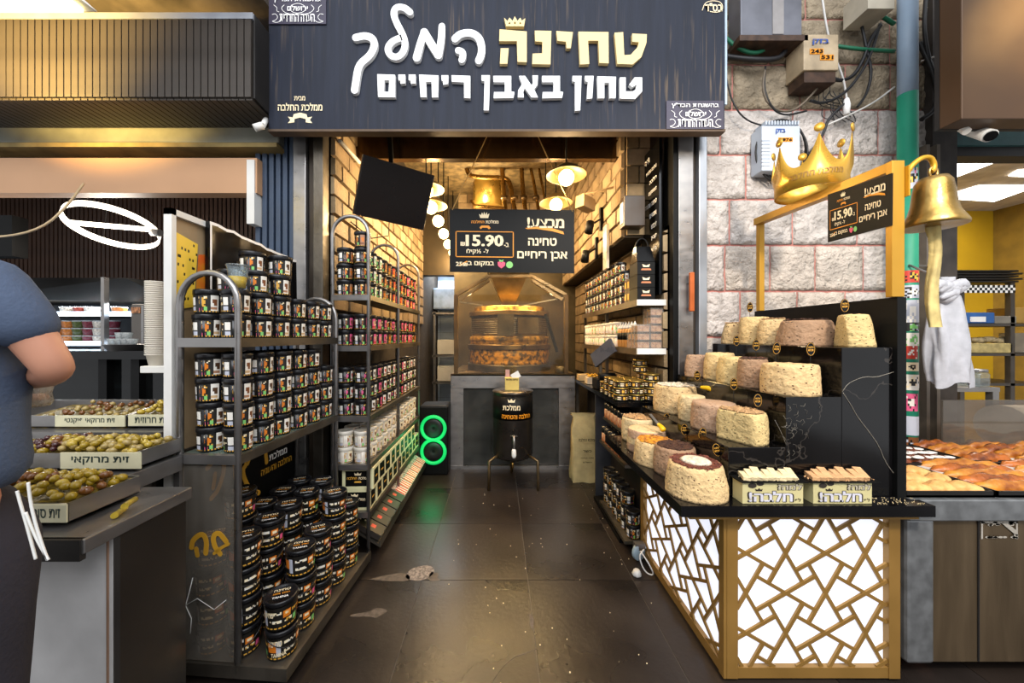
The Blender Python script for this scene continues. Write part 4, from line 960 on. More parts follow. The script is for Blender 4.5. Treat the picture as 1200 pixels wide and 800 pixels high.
# steel tank on tripod legs
TY = 3.27; tk = thing('tahini_tank', 'dark steel tank with tap on three legs in front of the mill glass', 'tank', (.128, TY, 0))
zt, zb_ = P(0, 459, TY).z, P(0, 532, TY).z; rt = .185
MB().lathe([(rt*.9, zb_-.01), (rt, zb_+.01), (rt, zt), (rt+.006, zt+.004), (rt+.006, zt+.014), (rt*.5, zt+.02), (0, zt+.02)], 36, (.128, TY, 0)).build('tank_body', mat('dark_tank_steel', '#57514c', .3, .8, .15, 5), tk)
MB().lathe([(rt+.002, P(0, 493, TY-.18).z), (rt+.002, zt-.02)], 36, (.128, TY, 0)).build('wrap_label', blackm, tk, fixn=False)
def on_tank(mb, s_, xc, zc0, w_, h_, mi=0):
    rr = rt+.004; put_text(mb, s_, (0, 0, 0), (1, 0, 0), (0, 0, 1), w_, h_, .03, mi, fn=lambda a, b_: Vector((.128+rr*math.cos(-PI/2+(xc-w_/2+a)/rr), TY+rr*math.sin(-PI/2+(xc-w_/2+a)/rr), zc0+b_)))
mb = MB(); on_tank(mb, 'ממלכת', -.02, P(0, 479, 3.15).z, .16, .05); on_tank(mb, 'החלבה והטחינה', .03, P(0, 489, 3.15).z, .28, .045, 1)
for k in range(3): pass
mb.build('lettering', [cream, orange_p], tk, fixn=False)
mb = MB(); rr = rt+.004; c0 = [(-.028, 0), (.028, 0), (.034, .03), (.015, .014), (0, .034), (-.015, .014), (-.034, .03)]; v = [Vector((.128+rr*math.cos(-PI/2+(a-.02)/rr), TY+rr*math.sin(-PI/2+(a-.02)/rr), P(0, 470, 3.15).z+b_)) for a, b_ in c0]; mb.add(v, [(0, 1, 2, 3), (0, 3, 4), (0, 4, 5), (0, 5, 6)]); mb.build('crown_emblem', cream, tk, fixn=False)
for a in (R(-35), R(215), R(90)):
    dx, dy = math.cos(a), math.sin(a); c_ = (.128, TY)
    MB().tube([(c_[0]+dx*rt*.9, c_[1]+dy*rt*.9, zb_+.02), (c_[0]+dx*(rt+.08), c_[1]+dy*(rt+.08), zb_-.01), (c_[0]+dx*(rt+.085), c_[1]+dy*(rt+.085), 0)], .014, 8).build('leg', steel_warm, tk)
ty0 = TY-rt; mb = MB(); mb.tube([(.128, ty0, .50), (.128, ty0-.05, .50), (.13, ty0-.06, .46), (.13, ty0-.06, .40)], .012, 8); mb.tube([(.10, ty0-.03, .505), (.16, ty0-.03, .50)], .006, 6); mb.build('tap', steel, tk)
MB().lathe([(.012, .40), (.02, .385), (.022, .34), (.015, .32)], 8, (.128, ty0-.06, 0)).build('wrapping', white_p, tk); MB().tube([(.12, ty0+.03, .25), (.12, ty0+.03, .20)], .01, 6).build('drain_plug', bronze, tk)
# loudspeaker with green rings
sx0, sx1 = P(491, 0, 3.45).x, P(525, 0, 3.45).x; sp = thing('loudspeaker', 'black party loudspeaker with two glowing green rings on the floor', 'speaker', ((sx0+sx1)/2, 3.5, 0))
MB().box(sx0, sx1, 3.45, 3.72, .0, .69).build('case', blackm, sp, bevel=.02)
gl = mat('green_light', '#0c9c50', .5, emit=.42, ecol='#12d868'); xm = (sx0+sx1)/2
for z in (.47, .24):
    pts = [(xm+.115*math.cos(2*PI*i/32), 3.442, z+.115*math.sin(2*PI*i/32)) for i in range(32)]; MB().tube(pts, .017, 8, True).build('light_ring', gl, sp)
    MB().lathe([(0, .0), (.03, .004), (.085, .022), (.098, .0)], 28).build('woofer', mat('woofer_rubber', '#0c0c0d', .5), sp, True); o = bpy.data.objects[[k for k in bpy.data.objects.keys() if k.startswith('woofer')][-1]]; o.location = (0, 3.452-3.5, z); o.rotation_euler = (R(90), 0, 0)
point('speaker_glow', (xm, 3.36, .35), .7, (.05, 1, .35), .1)
# ================================================================== SHELVES on the right inside the shop
wood = mat('dark_shelf_edge', '#5a4a38', .5, .2, .2, 8)
for z, nm, lab in ((1.62, 'wall_shelf', 'upper steel wall shelf holding black lidded jars and gift boxes'), (1.29, 'wall_shelf', 'lower steel wall shelf holding white tubs, bottles and clear boxes')):
    t = thing(nm, lab, 'shelf', (1.0, 3.0, z)); MB().box(.935, 1.125, 2.36, 3.9, z-.012, z).build('board', steel_dark, t); MB().box(.928, .94, 2.36, 3.9, z-.04, z+.004).build('front_rail', wood, t); MB().box(.93, 1.125, 2.345, 2.36, z-.035, z+.004).build('end_rail', white_p, t)
    for y in (3.1, 3.88): MB().box(.95, .975, y, y+.025, z-.33 if z > 1.5 else z-.4, z-.012).build('support', steel_dark, t)
JAR = [tub_meshes(PALS[i % 4], 150+i, .046, .088) for i in range(3)]
for j in range(11):
    for lv in range(4):
        if lv == 3 and j < 1: continue
        tub(JAR[(j+lv) % 3], (.985, 2.72+.106*j, 1.621+.088*lv), R(170+rnd.uniform(-15, 15)), 'black lidded jar on the upper wall shelf, %s from the boxes, %s layer' % (ORD[j], LAY[lv]), 'jars on the upper wall shelf', name='tahini_jar', cat='jar')
bxm = MB().box(-.06, .06, -.07, .07, 0, .085); bme_ = meshof(bxm, 'black_box_body', blackm)
bt = MB(); bt.add([(-.02, -.0706, .05), (.02, -.0706, .05), (.026, -.0706, .07), (0, -.0706, .06), (-.026, -.0706, .07)], [(0, 1, 2, 3, 4)], 0); bt.add([(-.035, -.0706, .028), (.035, -.0706, .028), (.03, -.0706, .04), (-.03, -.0706, .04)], [(0, 1, 2, 3)], 1)
btm = meshof(bt, 'emblem', [cream, mat('copper_print', '#c47a50', .5)], False)
for i, nm in enumerate(('lowest', 'middle', 'upper')):
    o = inst('black_gift_box', bme_, None, (1.0, 2.44, 1.622+.088*i)); tag(o, '%s of the three stacked black gift boxes at the shelf end' % nm, 'box', 'black gift boxes on the upper wall shelf'); inst('emblem', btm, o)
hb = thing('gable_gift_box', 'black gable-topped gift box with a carrying handle on the stacked boxes', 'box', (1.0, 2.44, 1.886))
MB().hexa([(.94, 2.37, 1.887), (1.06, 2.37, 1.887), (1.06, 2.51, 1.887), (.94, 2.51, 1.887)], [(.95, 2.42, 2.0), (1.05, 2.42, 2.0), (1.05, 2.46, 2.0), (.95, 2.46, 2.0)]).build('box_body', blackgloss, hb)
MB().tube([(1.0+.045*math.cos(R(a)), 2.44, 1.99+.07*math.sin(R(a))) for a in range(0, 181, 15)], .006, 6).build('handle', blackm, hb)
for i, (y, z) in enumerate(((2.60, 1.622), (2.60, 1.71), (2.545, 1.622), (2.545, 1.71))):
    o = MB().box(.945, .995, y-.024, y+.024, z, z+.085).build('small_carton', mat('brown_carton', '#46301c', .5), None, False); tag(o, 'small brown carton beside the black gift boxes, %s' % ('lower, farther back', 'upper, farther back', 'lower, touching them', 'upper, touching them')[i], 'carton', 'small cartons on the upper wall shelf')
    MB().box(.942, .946, y-.014, y+.014, z+.02, z+.065).build('label', goldp, o, True)
tag(MB().lathe([(.035, 0), (.038, .24), (.034, .25), (0, .25)], 14, (1.06, 2.64, 1.621)).build('paper_roll', mat('kraft', '#b48a58', .7)), 'tall kraft paper roll standing on the upper wall shelf', 'roll')
# lower shelf: white fruit tubs, squeeze bottles, clear boxes
FR = [tub_meshes(p_, 200+i, .05, .1, tub_white) for i, p_ in enumerate(['oypr', 'nrby'])]
for f_ in FR: recolour_white(f_[2])
for j in range(10):
    for lv in range(2): tub(FR[(j+lv) % 2], (.985, 2.86+.104*j, 1.291+.105*lv), R(170+rnd.uniform(-15, 15)), 'white tub with fruit print on the lower wall shelf, %s along, %s layer' % (ORD[j], LAY[lv]), 'white fruit tubs on the lower wall shelf', name='fruit_tub')
for j in range(6):
    o = thing('squeeze_bottle', 'honey-coloured squeeze bottle with white cone tip, %s in the row on the lower shelf' % ORD[j], 'bottle', (.975, 2.50+.058*j, 1.291), 0, 'squeeze bottles on the lower wall shelf')
    MB().lathe([(.024, 0), (.027, .01), (.027, .13), (.02, .145)], 12).build('bottle_body', mat('honey_plastic', '#b98344', .35), o, True)
    MB().lathe([(.021, .145), (.021, .155), (.006, .185), (.003, .195), (0, .195)], 12).build('cone_tip', white_p, o, True); MB().lathe([(.0278, .06), (.0278, .115)], 12).build('label', blackm, o, True, fixn=False)
cb = MB().box(-.045, .045, -.03, .03, 0, .055); cbm = meshof(cb, 'clear_box', glass('clear_box_plastic', '#ece8e2', .08, .15)); cbc = meshof(MB().box(-.038, .038, -.024, .024, .006, .045), 'sweets', mat('mixed_sweets', '#c39a72', .6, 0, .5, 40, col2='#8a5c3c')); 
k = 0
for lv in range(5):
    for j in range(3 if lv < 2 else 2 if lv < 3 else 0):
        o = inst('clear_sweet_box', cbm, None, (.99+.095*(j-1)*.0+(.0 if j < 1 else 0)+.02, 2.40+.065*j-.0, 1.291+.056*lv)); o.location.x = .985
        tag(o, 'clear sweet box on the lower wall shelf, aisle side, %s pile, %s layer' % (ORD[j], LAY[lv]), 'box', 'clear sweet boxes on the lower wall shelf'); inst('sweets', cbc, o)
for lv in range(5):
    for j in range(2):
        o = inst('clear_sweet_box', cbm, None, (1.075, 2.40+.065*j, 1.291+.056*lv)); tag(o, 'clear sweet box on the lower wall shelf, wall side, %s pile, %s layer' % (ORD[j], LAY[lv]), 'box', 'clear sweet boxes on the lower wall shelf'); inst('sweets', cbc, o)
# menu board on the right wall
t = thing('menu_board', 'tall black menu board with white writing on the shop side wall', 'board', (1.1, 2.45, 2.1))
MB().box(1.085, 1.105, 2.36, 2.66, 1.66, 2.72).build('board', blackgloss, t)
mw = MB(); my = MB(); Q = [(1.084, 2.65, 2.70), (1.084, 2.37, 2.70), (1.084, 2.37, 1.68), (1.084, 2.65, 1.68)]
for s_, u0, u1, v0, v1 in (('תפריט', .1, .5, .03, .07), ('טחינה גולמית', .3, .9, .12, .15), ('חלבה', .5, .9, .20, .23), ('ממתקים', .45, .9, .28, .31), ('טחינה שחורה', .25, .9, .36, .39), ('אגוזים', .5, .9, .44, .47), ('דבש', .6, .9, .52, .55), ('קטן', .6, .9, .60, .63), ('גדול', .55, .9, .68, .71)): quad_text(mw, s_, *Q, u0, u1, v0, v1, .02, 0, .001)
islands(mw, 'letter', whitef, t, fixn=False)
t = thing('wall_speaker', 'brown boxy cabinet speaker on the brick wall beside the menu board', 'speaker', (1.0, 2.56, 2.3))
MB().box(.90, 1.05, 2.50, 2.6, 2.17, 2.39).build('case', mat('brown_case', '#3a2a1c', .4), t, bevel=.005); MB().box(.895, .9, 2.52, 2.58, 2.2, 2.35).build('front_label', white_p, t)
for y, z, lab in ((3.1, 2.42, 'small black wall spotlight higher on the brick wall'), (3.25, 2.2, 'small black wall spotlight lower on the brick wall')):
    t = thing('wall_spotlight', lab, 'lamp', (.9, y, z)); MB().box(.895, .922, y-.02, y+.02, z-.1, z+.1).build('mount', blackm, t); MB().bar((.90, y, z), (.80, y-.05, z-.07), .015).build('arm', blackm, t); MB().tube([(.80, y-.05, z-.04), (.78, y-.06, z-.14)], .035, 10).build('lamp_head', blackm, t)
t = thing('security_camera', 'beige camera on a bracket high on the brick wall', 'camera', (.8, 2.8, 2.35)); c_ = P(686, 238, 2.85)
MB().bar((c_.x-.06, 2.80, c_.z), (c_.x+.06, 2.9, c_.z-.01), .085, .10).build('camera_body', mat('beige_plastic', '#a58b66', .5), t, bevel=.005); MB().tube([c_+Vector((-.03, 0, .07)), c_+Vector((.12, .0, .10)), (.92, 2.8, c_.z+.11)], .008, 6).build('bracket', mat('beige_plastic2', '#a58b66', .5), t)
tag(MB().box(.9, .922, 2.92, 3.02, 1.95, 2.32).build('wall_mirror', mat('framed_white', '#c9c2b2', .3)), 'narrow pale framed panel on the brick wall over the jars', 'panel')

# ================================================================== LOW COUNTER under the shelves
t = thing('dark_counter', 'dark counter running along the shop side wall under the shelves', 'counter', (.95, 3.0, 0))
MB().box(.79, 1.13, 2.32, 3.75, .905, .935).build('counter_top', blackgloss, t); MB().box(.80, 1.13, 2.32, 2.95, 0.0, .03).build('plinth', blackm, t)
MB().box(.95, 1.13, 2.32, 3.75, .03, .905).build('back_panel', mat('dark_back', '#262220', .6), t)
for z, x in ((.555, .80), (.07, .80), (.74, .83)): MB().box(x, .95, 2.22 if z < .7 else 2.33, 2.78, z-.02, z).build('shelf', steel_dark, t)
MB().box(.81, .84, 3.66, 3.7, 0, .905).build('leg', steel_dark, t); MB().box(.82, .95, 2.96, 2.98, 0, .905).build('side_panel', mat('slate_panel', '#45464a', .4, .4), t)
mb_ = MB().lathe([(.047, 0), (.05, .004), (.05, .036)], 20); tin_b = meshof(mb_, 'tin_body', mat('tin_paint', '#2a2620', .35)); tin_l = meshof(MB().lathe([(.052, .036), (.052, .044), (.046, .046), (0, .044)], 20), 'lid', mat('gold_tin_lid', '#a08340', .3, .7, .1))
g = [[('k' if y in (0, 4) or x % 7 == 0 else ('l' if x % 14 < 2 and y == 3 else 'c' if x % 14 in (3, 4, 5, 11) and y != 2 else 'g' if x % 14 in (8, 9) else 'x')) for x in range(42)] for y in range(5)]
tp = MB(); wrap_print(tp, g, .0508, .0508, .005, .035); tin_p = meshof(tp, 'label', prt, False)
def tin(x, y, lv, lab, grp=None):
    o = inst('spread_tin', tin_b, None, (x, y, .936+.046*lv), (0, 0, rnd.random()*6)); tag(o, lab, 'tin', grp); inst('lid', tin_l, o); inst('label', tin_p, o)
for a in range(4):
    for b_ in range(3):
        for lv in range([3, 3, 4][b_] if a < 2 else 2+(a == 2)):
            tin(.84+.104*b_, 2.40+.106*a, lv, 'gold lidded spread tin on the dark counter, %s row, %s across, %s layer' % (ORD[a], ORD[b_], LAY[lv]), 'gold lidded tins on the dark counter')
tin(1.02, 2.52, 4, 'gold lidded tin second from the top of the tall pile'); tin(1.02, 2.52, 5, 'topmost gold lidded tin of the tall pile')
t = thing('scale', 'black counter scale with a slanted tablet screen above it', 'scale', (.88, 2.95, .936))
MB().box(.81, .94, 2.88, 3.04, .937, 1.02).build('scale_body', blackm, t, bevel=.006); MB().tube([(.82, 2.86, 1.05), (.95, 2.86, 1.05)], .03, 12).build('paper_holder', blackm, t)
MB().bar((.80, 2.95, 1.17), (.90, 2.75, 1.31), .02, .12).build('tablet', mat('slate_screen', '#4a4d57', .3), t); MB().box(.845, .865, 2.93, 2.95, 1.0, 1.2).build('stand', steel_dark, t)
for i, (x, y, lab, c_) in enumerate(((.86, 3.25, 'pale open carton beside the scale on the dark counter', '#c9b59a'), (.88, 2.78, 'white card holder in front of the black scale', '#cfc8bd'), (.84, 3.5, 'small carton at the far end of the dark counter', '#b89b6e'))):
    tag(MB().box(x-.05, x+.06, y-.05, y+.05, .937, 1.0).build('carton', mat('carton_%d' % i, c_, .6, 0, .1), bevel=.004), lab, 'carton')
mb = MB()
for i in range(14): mb.ball((.86+rnd.uniform(-.03, .05), 3.25+rnd.uniform(-.04, .04), 1.005+rnd.uniform(0, .02)), .014, 6, 4, sc=(1.4, .8, .5), rot=Matrix.Rotation(rnd.random()*3, 3, 'Z'))
stuff(tag(mb.build('dried_fruit', mat('yellow_fruit', '#d09a20', .5)), 'heap of yellow dried fruit in the pale carton', 'fruit'))
# black lidded jars on the shelves in front
sj_b = meshof(MB().lathe([(.032, 0), (.034, .004), (.034, .07)], 16), 'jar_body', mat('orange_label_jar', '#b9997a', .4, 0, .3, 30, col2='#a5561c')); sj_l = meshof(MB().lathe([(.034, .07), (.036, .072), (.036, .115), (0, .118)], 16), 'lid', tub_black)
for zi, (z, lab, g_) in enumerate(((.741, 'tall black-capped jar on the higher front shelf', 'black-capped jars higher shelf'), (.556, 'tall black-capped jar on the lower front shelf', 'black-capped jars lower shelf'))):
    for j in range(6):
        for c_ in range(2):
            o = inst('capped_jar', sj_b, None, ((.862 if zi == 0 else .84)+.073*c_*.9, 2.36+.075*j, z)); tag(o, lab+', %s along, %s file' % (ORD[j], ('outer', 'inner')[c_]), 'jar', g_); inst('lid', sj_l, o)
for j in range(6):
    for lv in range(3 if j else 2):
        for c_ in range(1):
            tub(JAR[(j+lv) % 3], (.875, 2.275+.098*j, .071+.088*lv), R(rnd.uniform(180, 250)), 'black lidded jar on the lowest shelf near the floor, %s along, %s layer' % (ORD[j], LAY[lv]), 'black jars on the lowest shelf', name='tahini_jar', cat='jar')
# paper bag
t = thing('paper_bag', 'crumpled cream paper bag with black print on the floor by the counter', 'bag', (.82, 3.35, 0)); bp = MB(); n_ = 14; vs = []; fs = []
prof = [(0, .0), (.08, .02), (.3, .03), (.5, .02), (.6, .0), (.64, -.01)]
for k_, (z, f_) in enumerate(prof):
    for i in range(24):
        a = 2*PI*i/24; w_, d_ = .125-(.02 if k_ == 4 else 0), .07-(.03 if k_ >= 4 else 0); x = max(-1, min(1, 1.5*math.cos(a))); y = max(-1, min(1, 1.5*math.sin(a)))
        q_ = noise.noise((math.cos(a)*2, math.sin(a)*2, z*9))*.035; vs.append((x*w_+q_, y*d_+q_*.6, z+(.02*noise.noise((a, z, 1)) if k_ > 3 else 0)))
for k_ in range(len(prof)-1): fs += [(k_*24+i, k_*24+(i+1) % 24, (k_+1)*24+(i+1) % 24, (k_+1)*24+i) for i in range(24)]
bp.add(vs, fs, 0, True); bp.build('bag_body', mat('cream_paper', '#b8a472', .7, 0, .12, 10, .4, 30), t, True)
mb = MB(); 
for s_, z, h_, w_ in (('ממלכת החלבה', .40, .03, .16), ('כשר', .30, .02, .08), ('חלבה וטחינה', .24, .015, .12), ('ירושלים', .20, .015, .08)): put_text(mb, s_, (-w_/2, -.112, z), (1, 0, 0), (0, 0, 1), w_, h_, .03)
mb.build('lettering', blackm, t, True, fixn=False)

# ================================================================== HALVA COUNTER
BY = 1.395   # front plane of the bronze cabinet
XL, XR = .905, 1.595; YB = 2.2
hc = thing('halva_counter', 'bronze counter with backlit lattice panels and black stone top', 'counter', (1.25, 1.8, 0))
slab_m = mat('black_stone', '#0f0e10', .16, 0, .3, 3); ST = .73
MB().box(.69, 1.622, 1.32, 2.27, ST-.042, ST).box(1.622, 1.655, 1.32, 1.372, ST-.042, ST).build('stone_top', slab_m, hc)
MB().box(.73, 1.61, 1.335, 2.2, ST-.058, ST-.042).build('top_frame', gold_dull, hc)
fw = .045; zt_ = ST-.058; z0_ = .012
lat = gold_dull; glow = mat('backlit_panel', '#cfd4e2', .6, emit=.52, ecol='#eef2ff')
def lattice(to3, w_, h_, nrm, a, ox, oz, bw=.0135):
    """pinwheel lattice of flat bars clipped to the opening w_ x h_"""
    def clip(p, q):
        t0, t1 = 0.0, 1.0; d = (q[0]-p[0], q[1]-p[1])
        for k_, lo, hi in ((0, 0, w_), (1, 0, h_)):
            if abs(d[k_]) < 1e-9:
                if p[k_] < lo or p[k_] > hi: return None
                continue
            u = (lo-p[k_])/d[k_]; v = (hi-p[k_])/d[k_]
            if u > v: u, v = v, u
            t0 = max(t0, u); t1 = min(t1, v)
        if t1-t0 <= 0.02: return None
        return (p[0]+d[0]*t0, p[1]+d[1]*t0), (p[0]+d[0]*t1, p[1]+d[1]*t1)
    for i in range(-2, int(w_/a)+4):
        for j in range(-2, int(h_/a)+4):
            x = ox+a*i; z = oz+a*j; th = 30 if (i+j) % 2 == 0 else 60
            for sg in (1, -1):
                dx, dz = math.cos(R(th))*.866*a, math.sin(R(th))*.866*a*sg; c_ = clip((x-dx, z-dz), (x+dx, z+dz))
                if not c_: continue
                p, q = to3(*c_[0]), to3(*c_[1]); o_ = Vector(nrm)*.0006*(sg+1)
                MB().bar(p+o_, q+o_, bw, .008, up=nrm).build('lattice_bar', lat, hc)
# front face
MB().box(XL, XL+fw, BY-.012, BY+.03, z0_, zt_).build('corner_post', lat, hc, bevel=.002); MB().box(XR-fw, XR, BY-.012, BY+.03, z0_, zt_).build('corner_post', lat, hc, bevel=.002)
MB().box(XL+fw, XR-fw, BY-.008, BY+.03, z0_, z0_+.042).build('rail', lat, hc); MB().box(XL+fw, XR-fw, BY-.008, BY+.03, zt_-.012, zt_).build('rail', lat, hc)
MB().box(XL+.02, XR-.02, BY+.012, BY+.02, z0_+.02, zt_-.002).build('backlit_panel', glow, hc)
W_, H_ = XR-XL-2*fw, zt_-z0_-.054
ox = (873.4-CX)/F*BY-(XL+fw); oz = (EYE-(647.5-CY)/F*BY)-(z0_+.042); a_ = 46.6/F*BY
lattice(lambda u, v: Vector((XL+fw+u, BY-.001, z0_+.042+v)), W_, H_, (0, -1, 0), a_, ox-4*a_+a_*4, oz-4*a_)
# side face
MB().box(XL-.012, XL+.03, YB-.04, YB, z0_, zt_).build('corner_post', lat, hc); MB().box(XL-.012, XL-.0005, BY-.010, BY+.022, z0_, zt_).build('corner_post', lat, hc)
MB().box(XL-.008, XL+.03, BY+.022, YB-.04, z0_, z0_+.042).build('rail', lat, hc); MB().box(XL-.008, XL+.03, BY+.022, YB-.04, zt_-.012, zt_).build('rail', lat, hc)
MB().box(XL+.012, XL+.02, BY+.02, YB-.02, z0_+.02, zt_-.002).build('backlit_panel', glow, hc)
lattice(lambda u, v: Vector((XL-.001, BY+.022+u, z0_+.042+v)), YB-BY-.062, H_, (-1, 0, 0), a_, .05, .03)
MB().box(XL+.02, XR, YB-.012, YB, z0_, zt_).build('back_panel', lat, hc)
MB().box(XR-.012, XR, BY+.03, YB, z0_, zt_).build('side_panel', lat, hc)
t = thing('caster', 'pale blue caster wheel under the far corner of the halva counter', 'wheel', (.86, 2.14, 0))
w1 = MB().lathe([(.0, -.014), (.045, -.014), (.052, -.008), (.052, .008), (.045, .014), (0, .014)], 20).build('wheel', mat('pale_blue_rubber', '#9fb4c0', .5), t, True); w1.location = (0, 0, .054); w1.rotation_euler = (R(90), 0, R(25))
MB().box(-.03, .03, -.02, .02, .07, .11).build('bracket', steel, t, True)
tag(MB().tube(smooth3([(.84, 2.02, .14), (.80, 2.0, .11), (.83, 1.98, .03), (.88, 1.97, .02), (.84, 1.95, .10), (.82, 2.02, .13)]), .004, 6).build('white_cable', white_p), 'loop of thin white cable by the counter caster', 'cable')
tag(MB().lathe([(.02, 0), (.028, .01), (.015, .035), (0, .03)], 7, (.79, 2.0, 0.001)).build('crumpled_paper', white_p, fixn=True), 'crumpled white paper scrap on the floor by the caster', 'paper')
# black stone stairs
SFY = 1.40; tops = [.927, 1.13, 1.329]; xsx = [.922, 1.153, 1.378, 1.583]; SYB = 2.25
vein = mat('veined_black_stone', '#0d0c0d', .13, 0, .3, 3)
def veined(m):
    nt = m.node_tree; N = nt.nodes; L = nt.links; b = N['Principled BSDF']; cr = [n for n in N if n.type == 'VALTORGB'][0]
    tc = N.new('ShaderNodeTexCoord'); nz = N.new('ShaderNodeTexNoise'); nz.inputs['Scale'].default_value = 1.7; nz.inputs['Detail'].default_value = 6; L.new(tc.outputs['Object'], nz.inputs['Vector'])
    sb = N.new('ShaderNodeMath'); sb.operation = 'SUBTRACT'; L.new(nz.outputs['Fac'], sb.inputs[0]); sb.inputs[1].default_value = .5
    ab = N.new('ShaderNodeMath'); ab.operation = 'ABSOLUTE'; L.new(sb.outputs[0], ab.inputs[0]); lt = N.new('ShaderNodeMath'); lt.operation = 'LESS_THAN'; lt.inputs[1].default_value = .0022; L.new(ab.outputs[0], lt.inputs[0])
    mx = N.new('ShaderNodeMix'); mx.data_type = 'RGBA'; L.new(lt.outputs[0], mx.inputs[0]); L.new(cr.outputs[0], mx.inputs[6]); mx.inputs[7].default_value = (*hx('#2c2825'), 1); L.new(mx.outputs[2], b.inputs['Base Color'])
veined(vein)
st = thing('stepped_stand', 'black stone display stand with three steps holding halva cakes', 'stand', (1.27, 1.8, ST))
for i in range(3):
    MB().box(xsx[i], xsx[i+1]-.0005, SFY, SYB, ST, tops[i]).build('step', vein, st, bevel=.0025)
mb = MB()
def on_face(pts): return [P(x, y, SFY-.0012) for x, y in pts]
gv = mat('pale_vein', '#8c857a', .3, 0, .2, 20)
for pts, r_ in (([(987, 459), (993, 450), (1002, 445), (1014, 441), (1026, 442), (1040, 438), (1056, 433)], .0011), ([(988, 460), (997, 474), (1006, 490), (1018, 505), (1030, 522), (1037, 540), (1046, 553), (1056, 564)], .0013), ([(921, 520), (915, 505), (908, 492)], .0007)): mb.tube(smooth3(on_face(pts), 1), r_, 4)
for i in range(40):
    x = 921+abs(rnd.gauss(0, 16)); y = 470+rnd.random()*60; a = rnd.uniform(0, 3)
    if x > 960-(y-470)*.45: continue
    mb.tube(on_face([(x, y), (x+4*math.cos(a), y+4*math.sin(a)), (x+7*math.cos(a+.7), y+7*math.sin(a+.7))]), .0005, 3)
mb.build('stone_vein', gv, st)
MB().box(1.584, 1.62, 1.385, 2.16, ST, 1.53).build('back_board', blackm, st)
# gold frame with sign, crown and bell
gf = thing('gold_frame', 'gold metal frame of two posts and a top bar over the halva counter', 'frame', (1.6, 1.75, 1.53))
MB().box(1.566, 1.616, 1.387, 1.412, 1.531, 2.075).build('post', gold, gf, bevel=.002); MB().box(1.586, 1.616, 2.12, 2.15, 1.531, 2.10).build('post', gold, gf, bevel=.002)
MB().hexa([(1.568, 1.41, 2.035), (1.614, 1.41, 2.035), (1.614, 2.15, 2.06), (1.57, 2.15, 2.06)], [(1.568, 1.41, 2.075), (1.614, 1.41, 2.075), (1.614, 2.15, 2.10), (1.57, 2.15, 2.10)]).build('top_bar', gold, gf, bevel=.002)
GX = 1.562; q = [P(970, 228, GX*F/(970-CX)), P(1045.6, 202.5, GX*F/(1045.6-CX)), P(1044, 264, GX*F/(1045-CX)), P(970, 284, GX*F/(970-CX))]
for p in q: p.x = GX
# seen from the left: the far edge is the left edge
t = thing('small_promotion_sign', 'small black promotion sign on the slanting gold frame', 'sign', (GX, 1.56, 1.95)); MB().slab(q, .004).build('board', blackm, t); promo(t, *q)
crn = thing('crown', 'large cut-out gold metal crown standing behind the frame bar', 'crown', (1.59, 1.78, 2.10))
gold_sheet = mat('gold_sheet', '#c69a3a', .3, .55, .06, 6); n_ = 120; vs = []; fs = []; cxr_ = .145
for i in range(n_):
    a = 2*PI*i/n_; ph = (i % 20)/20; hgt = .10+.14*(abs(2*ph-1))**2.2; 
    for r_, z in ((cxr_, 0), (cxr_, .06), (cxr_+.012, hgt)): vs.append((r_*math.cos(a), r_*math.sin(a), z))
for i in range(n_): a = i*3; b_ = ((i+1) % n_)*3; fs += [(a, b_, b_+1, a+1), (a+1, b_+1, b_+2, a+2)]
o = MB().add(vs, fs, 0, True).build('crown_sheet', gold_sheet, crn, True); md = o.modifiers.new('t', 'SOLIDIFY'); md.thickness = .003
for k in range(6):
    a = 2*PI*(k*20)/n_; MB().lathe([(0, -.0025), (.020, -.0025), (.020, .0025), (0, .0025)], 20).build('crown_ball', gold_sheet, crn, True); o = bpy.data.objects[sorted([x.name for x in bpy.data.objects if x.name.startswith('crown_ball')])[-1]]
    o.location = ((cxr_+.013)*math.cos(a), (cxr_+.013)*math.sin(a), .262); o.rotation_euler = (R(90), 0, a+R(90))
mb = MB(); rr = cxr_+.003; put_text(mb, 'ממלכת החלבה', (0, 0, 0), (1, 0, 0), (0, 0, 1), .22, .032, .03, fn=lambda a, b_: Vector((rr*math.cos(R(258)-.75+a/rr-R(20)), rr*math.sin(R(258)-.75+a/rr-R(20)), .045+b_))); mb.build('lettering', gold_dull, crn, True, fixn=False)
bl_ = thing('brass_bell', 'brass bell with a yellow cloth pull hanging from the gold frame', 'bell', (1.733, 1.39, 1.8))
brass = mat('worn_brass', '#b3955a', .34, .9, .22, 9, .2, 30, col2='#8a6c34')
c_ = (1.733, 1.39, 0)
MB().lathe([(.088, 1.813), (.088, 1.820), (.079, 1.838), (.066, 1.865), (.058, 1.90), (.053, 1.95), (.048, 1.985), (.038, 2.002), (.0, 2.008)], 40, c_).build('bell_body', brass, bl_); o = [x for x in bpy.data.objects if x.name == 'bell_body'][0]; md = o.modifiers.new('t', 'SOLIDIFY'); md.thickness = -.004
MB().lathe([(.083, 1.815), (.072, 1.84), (.053, 1.90), (.044, 1.985), (0, 1.99)], 36, c_).build('bell_inside', mat('dark_brass', '#4a3817', .5, .6), bl_)  # added inner shell, shade inside the bell put into its dark colour
MB().tube([(1.733+.016*math.cos(R(a)), 1.39, 2.028+.022*math.sin(R(a))) for a in range(0, 360, 30)], .0045, 8, True).build('ring', brass, bl_)
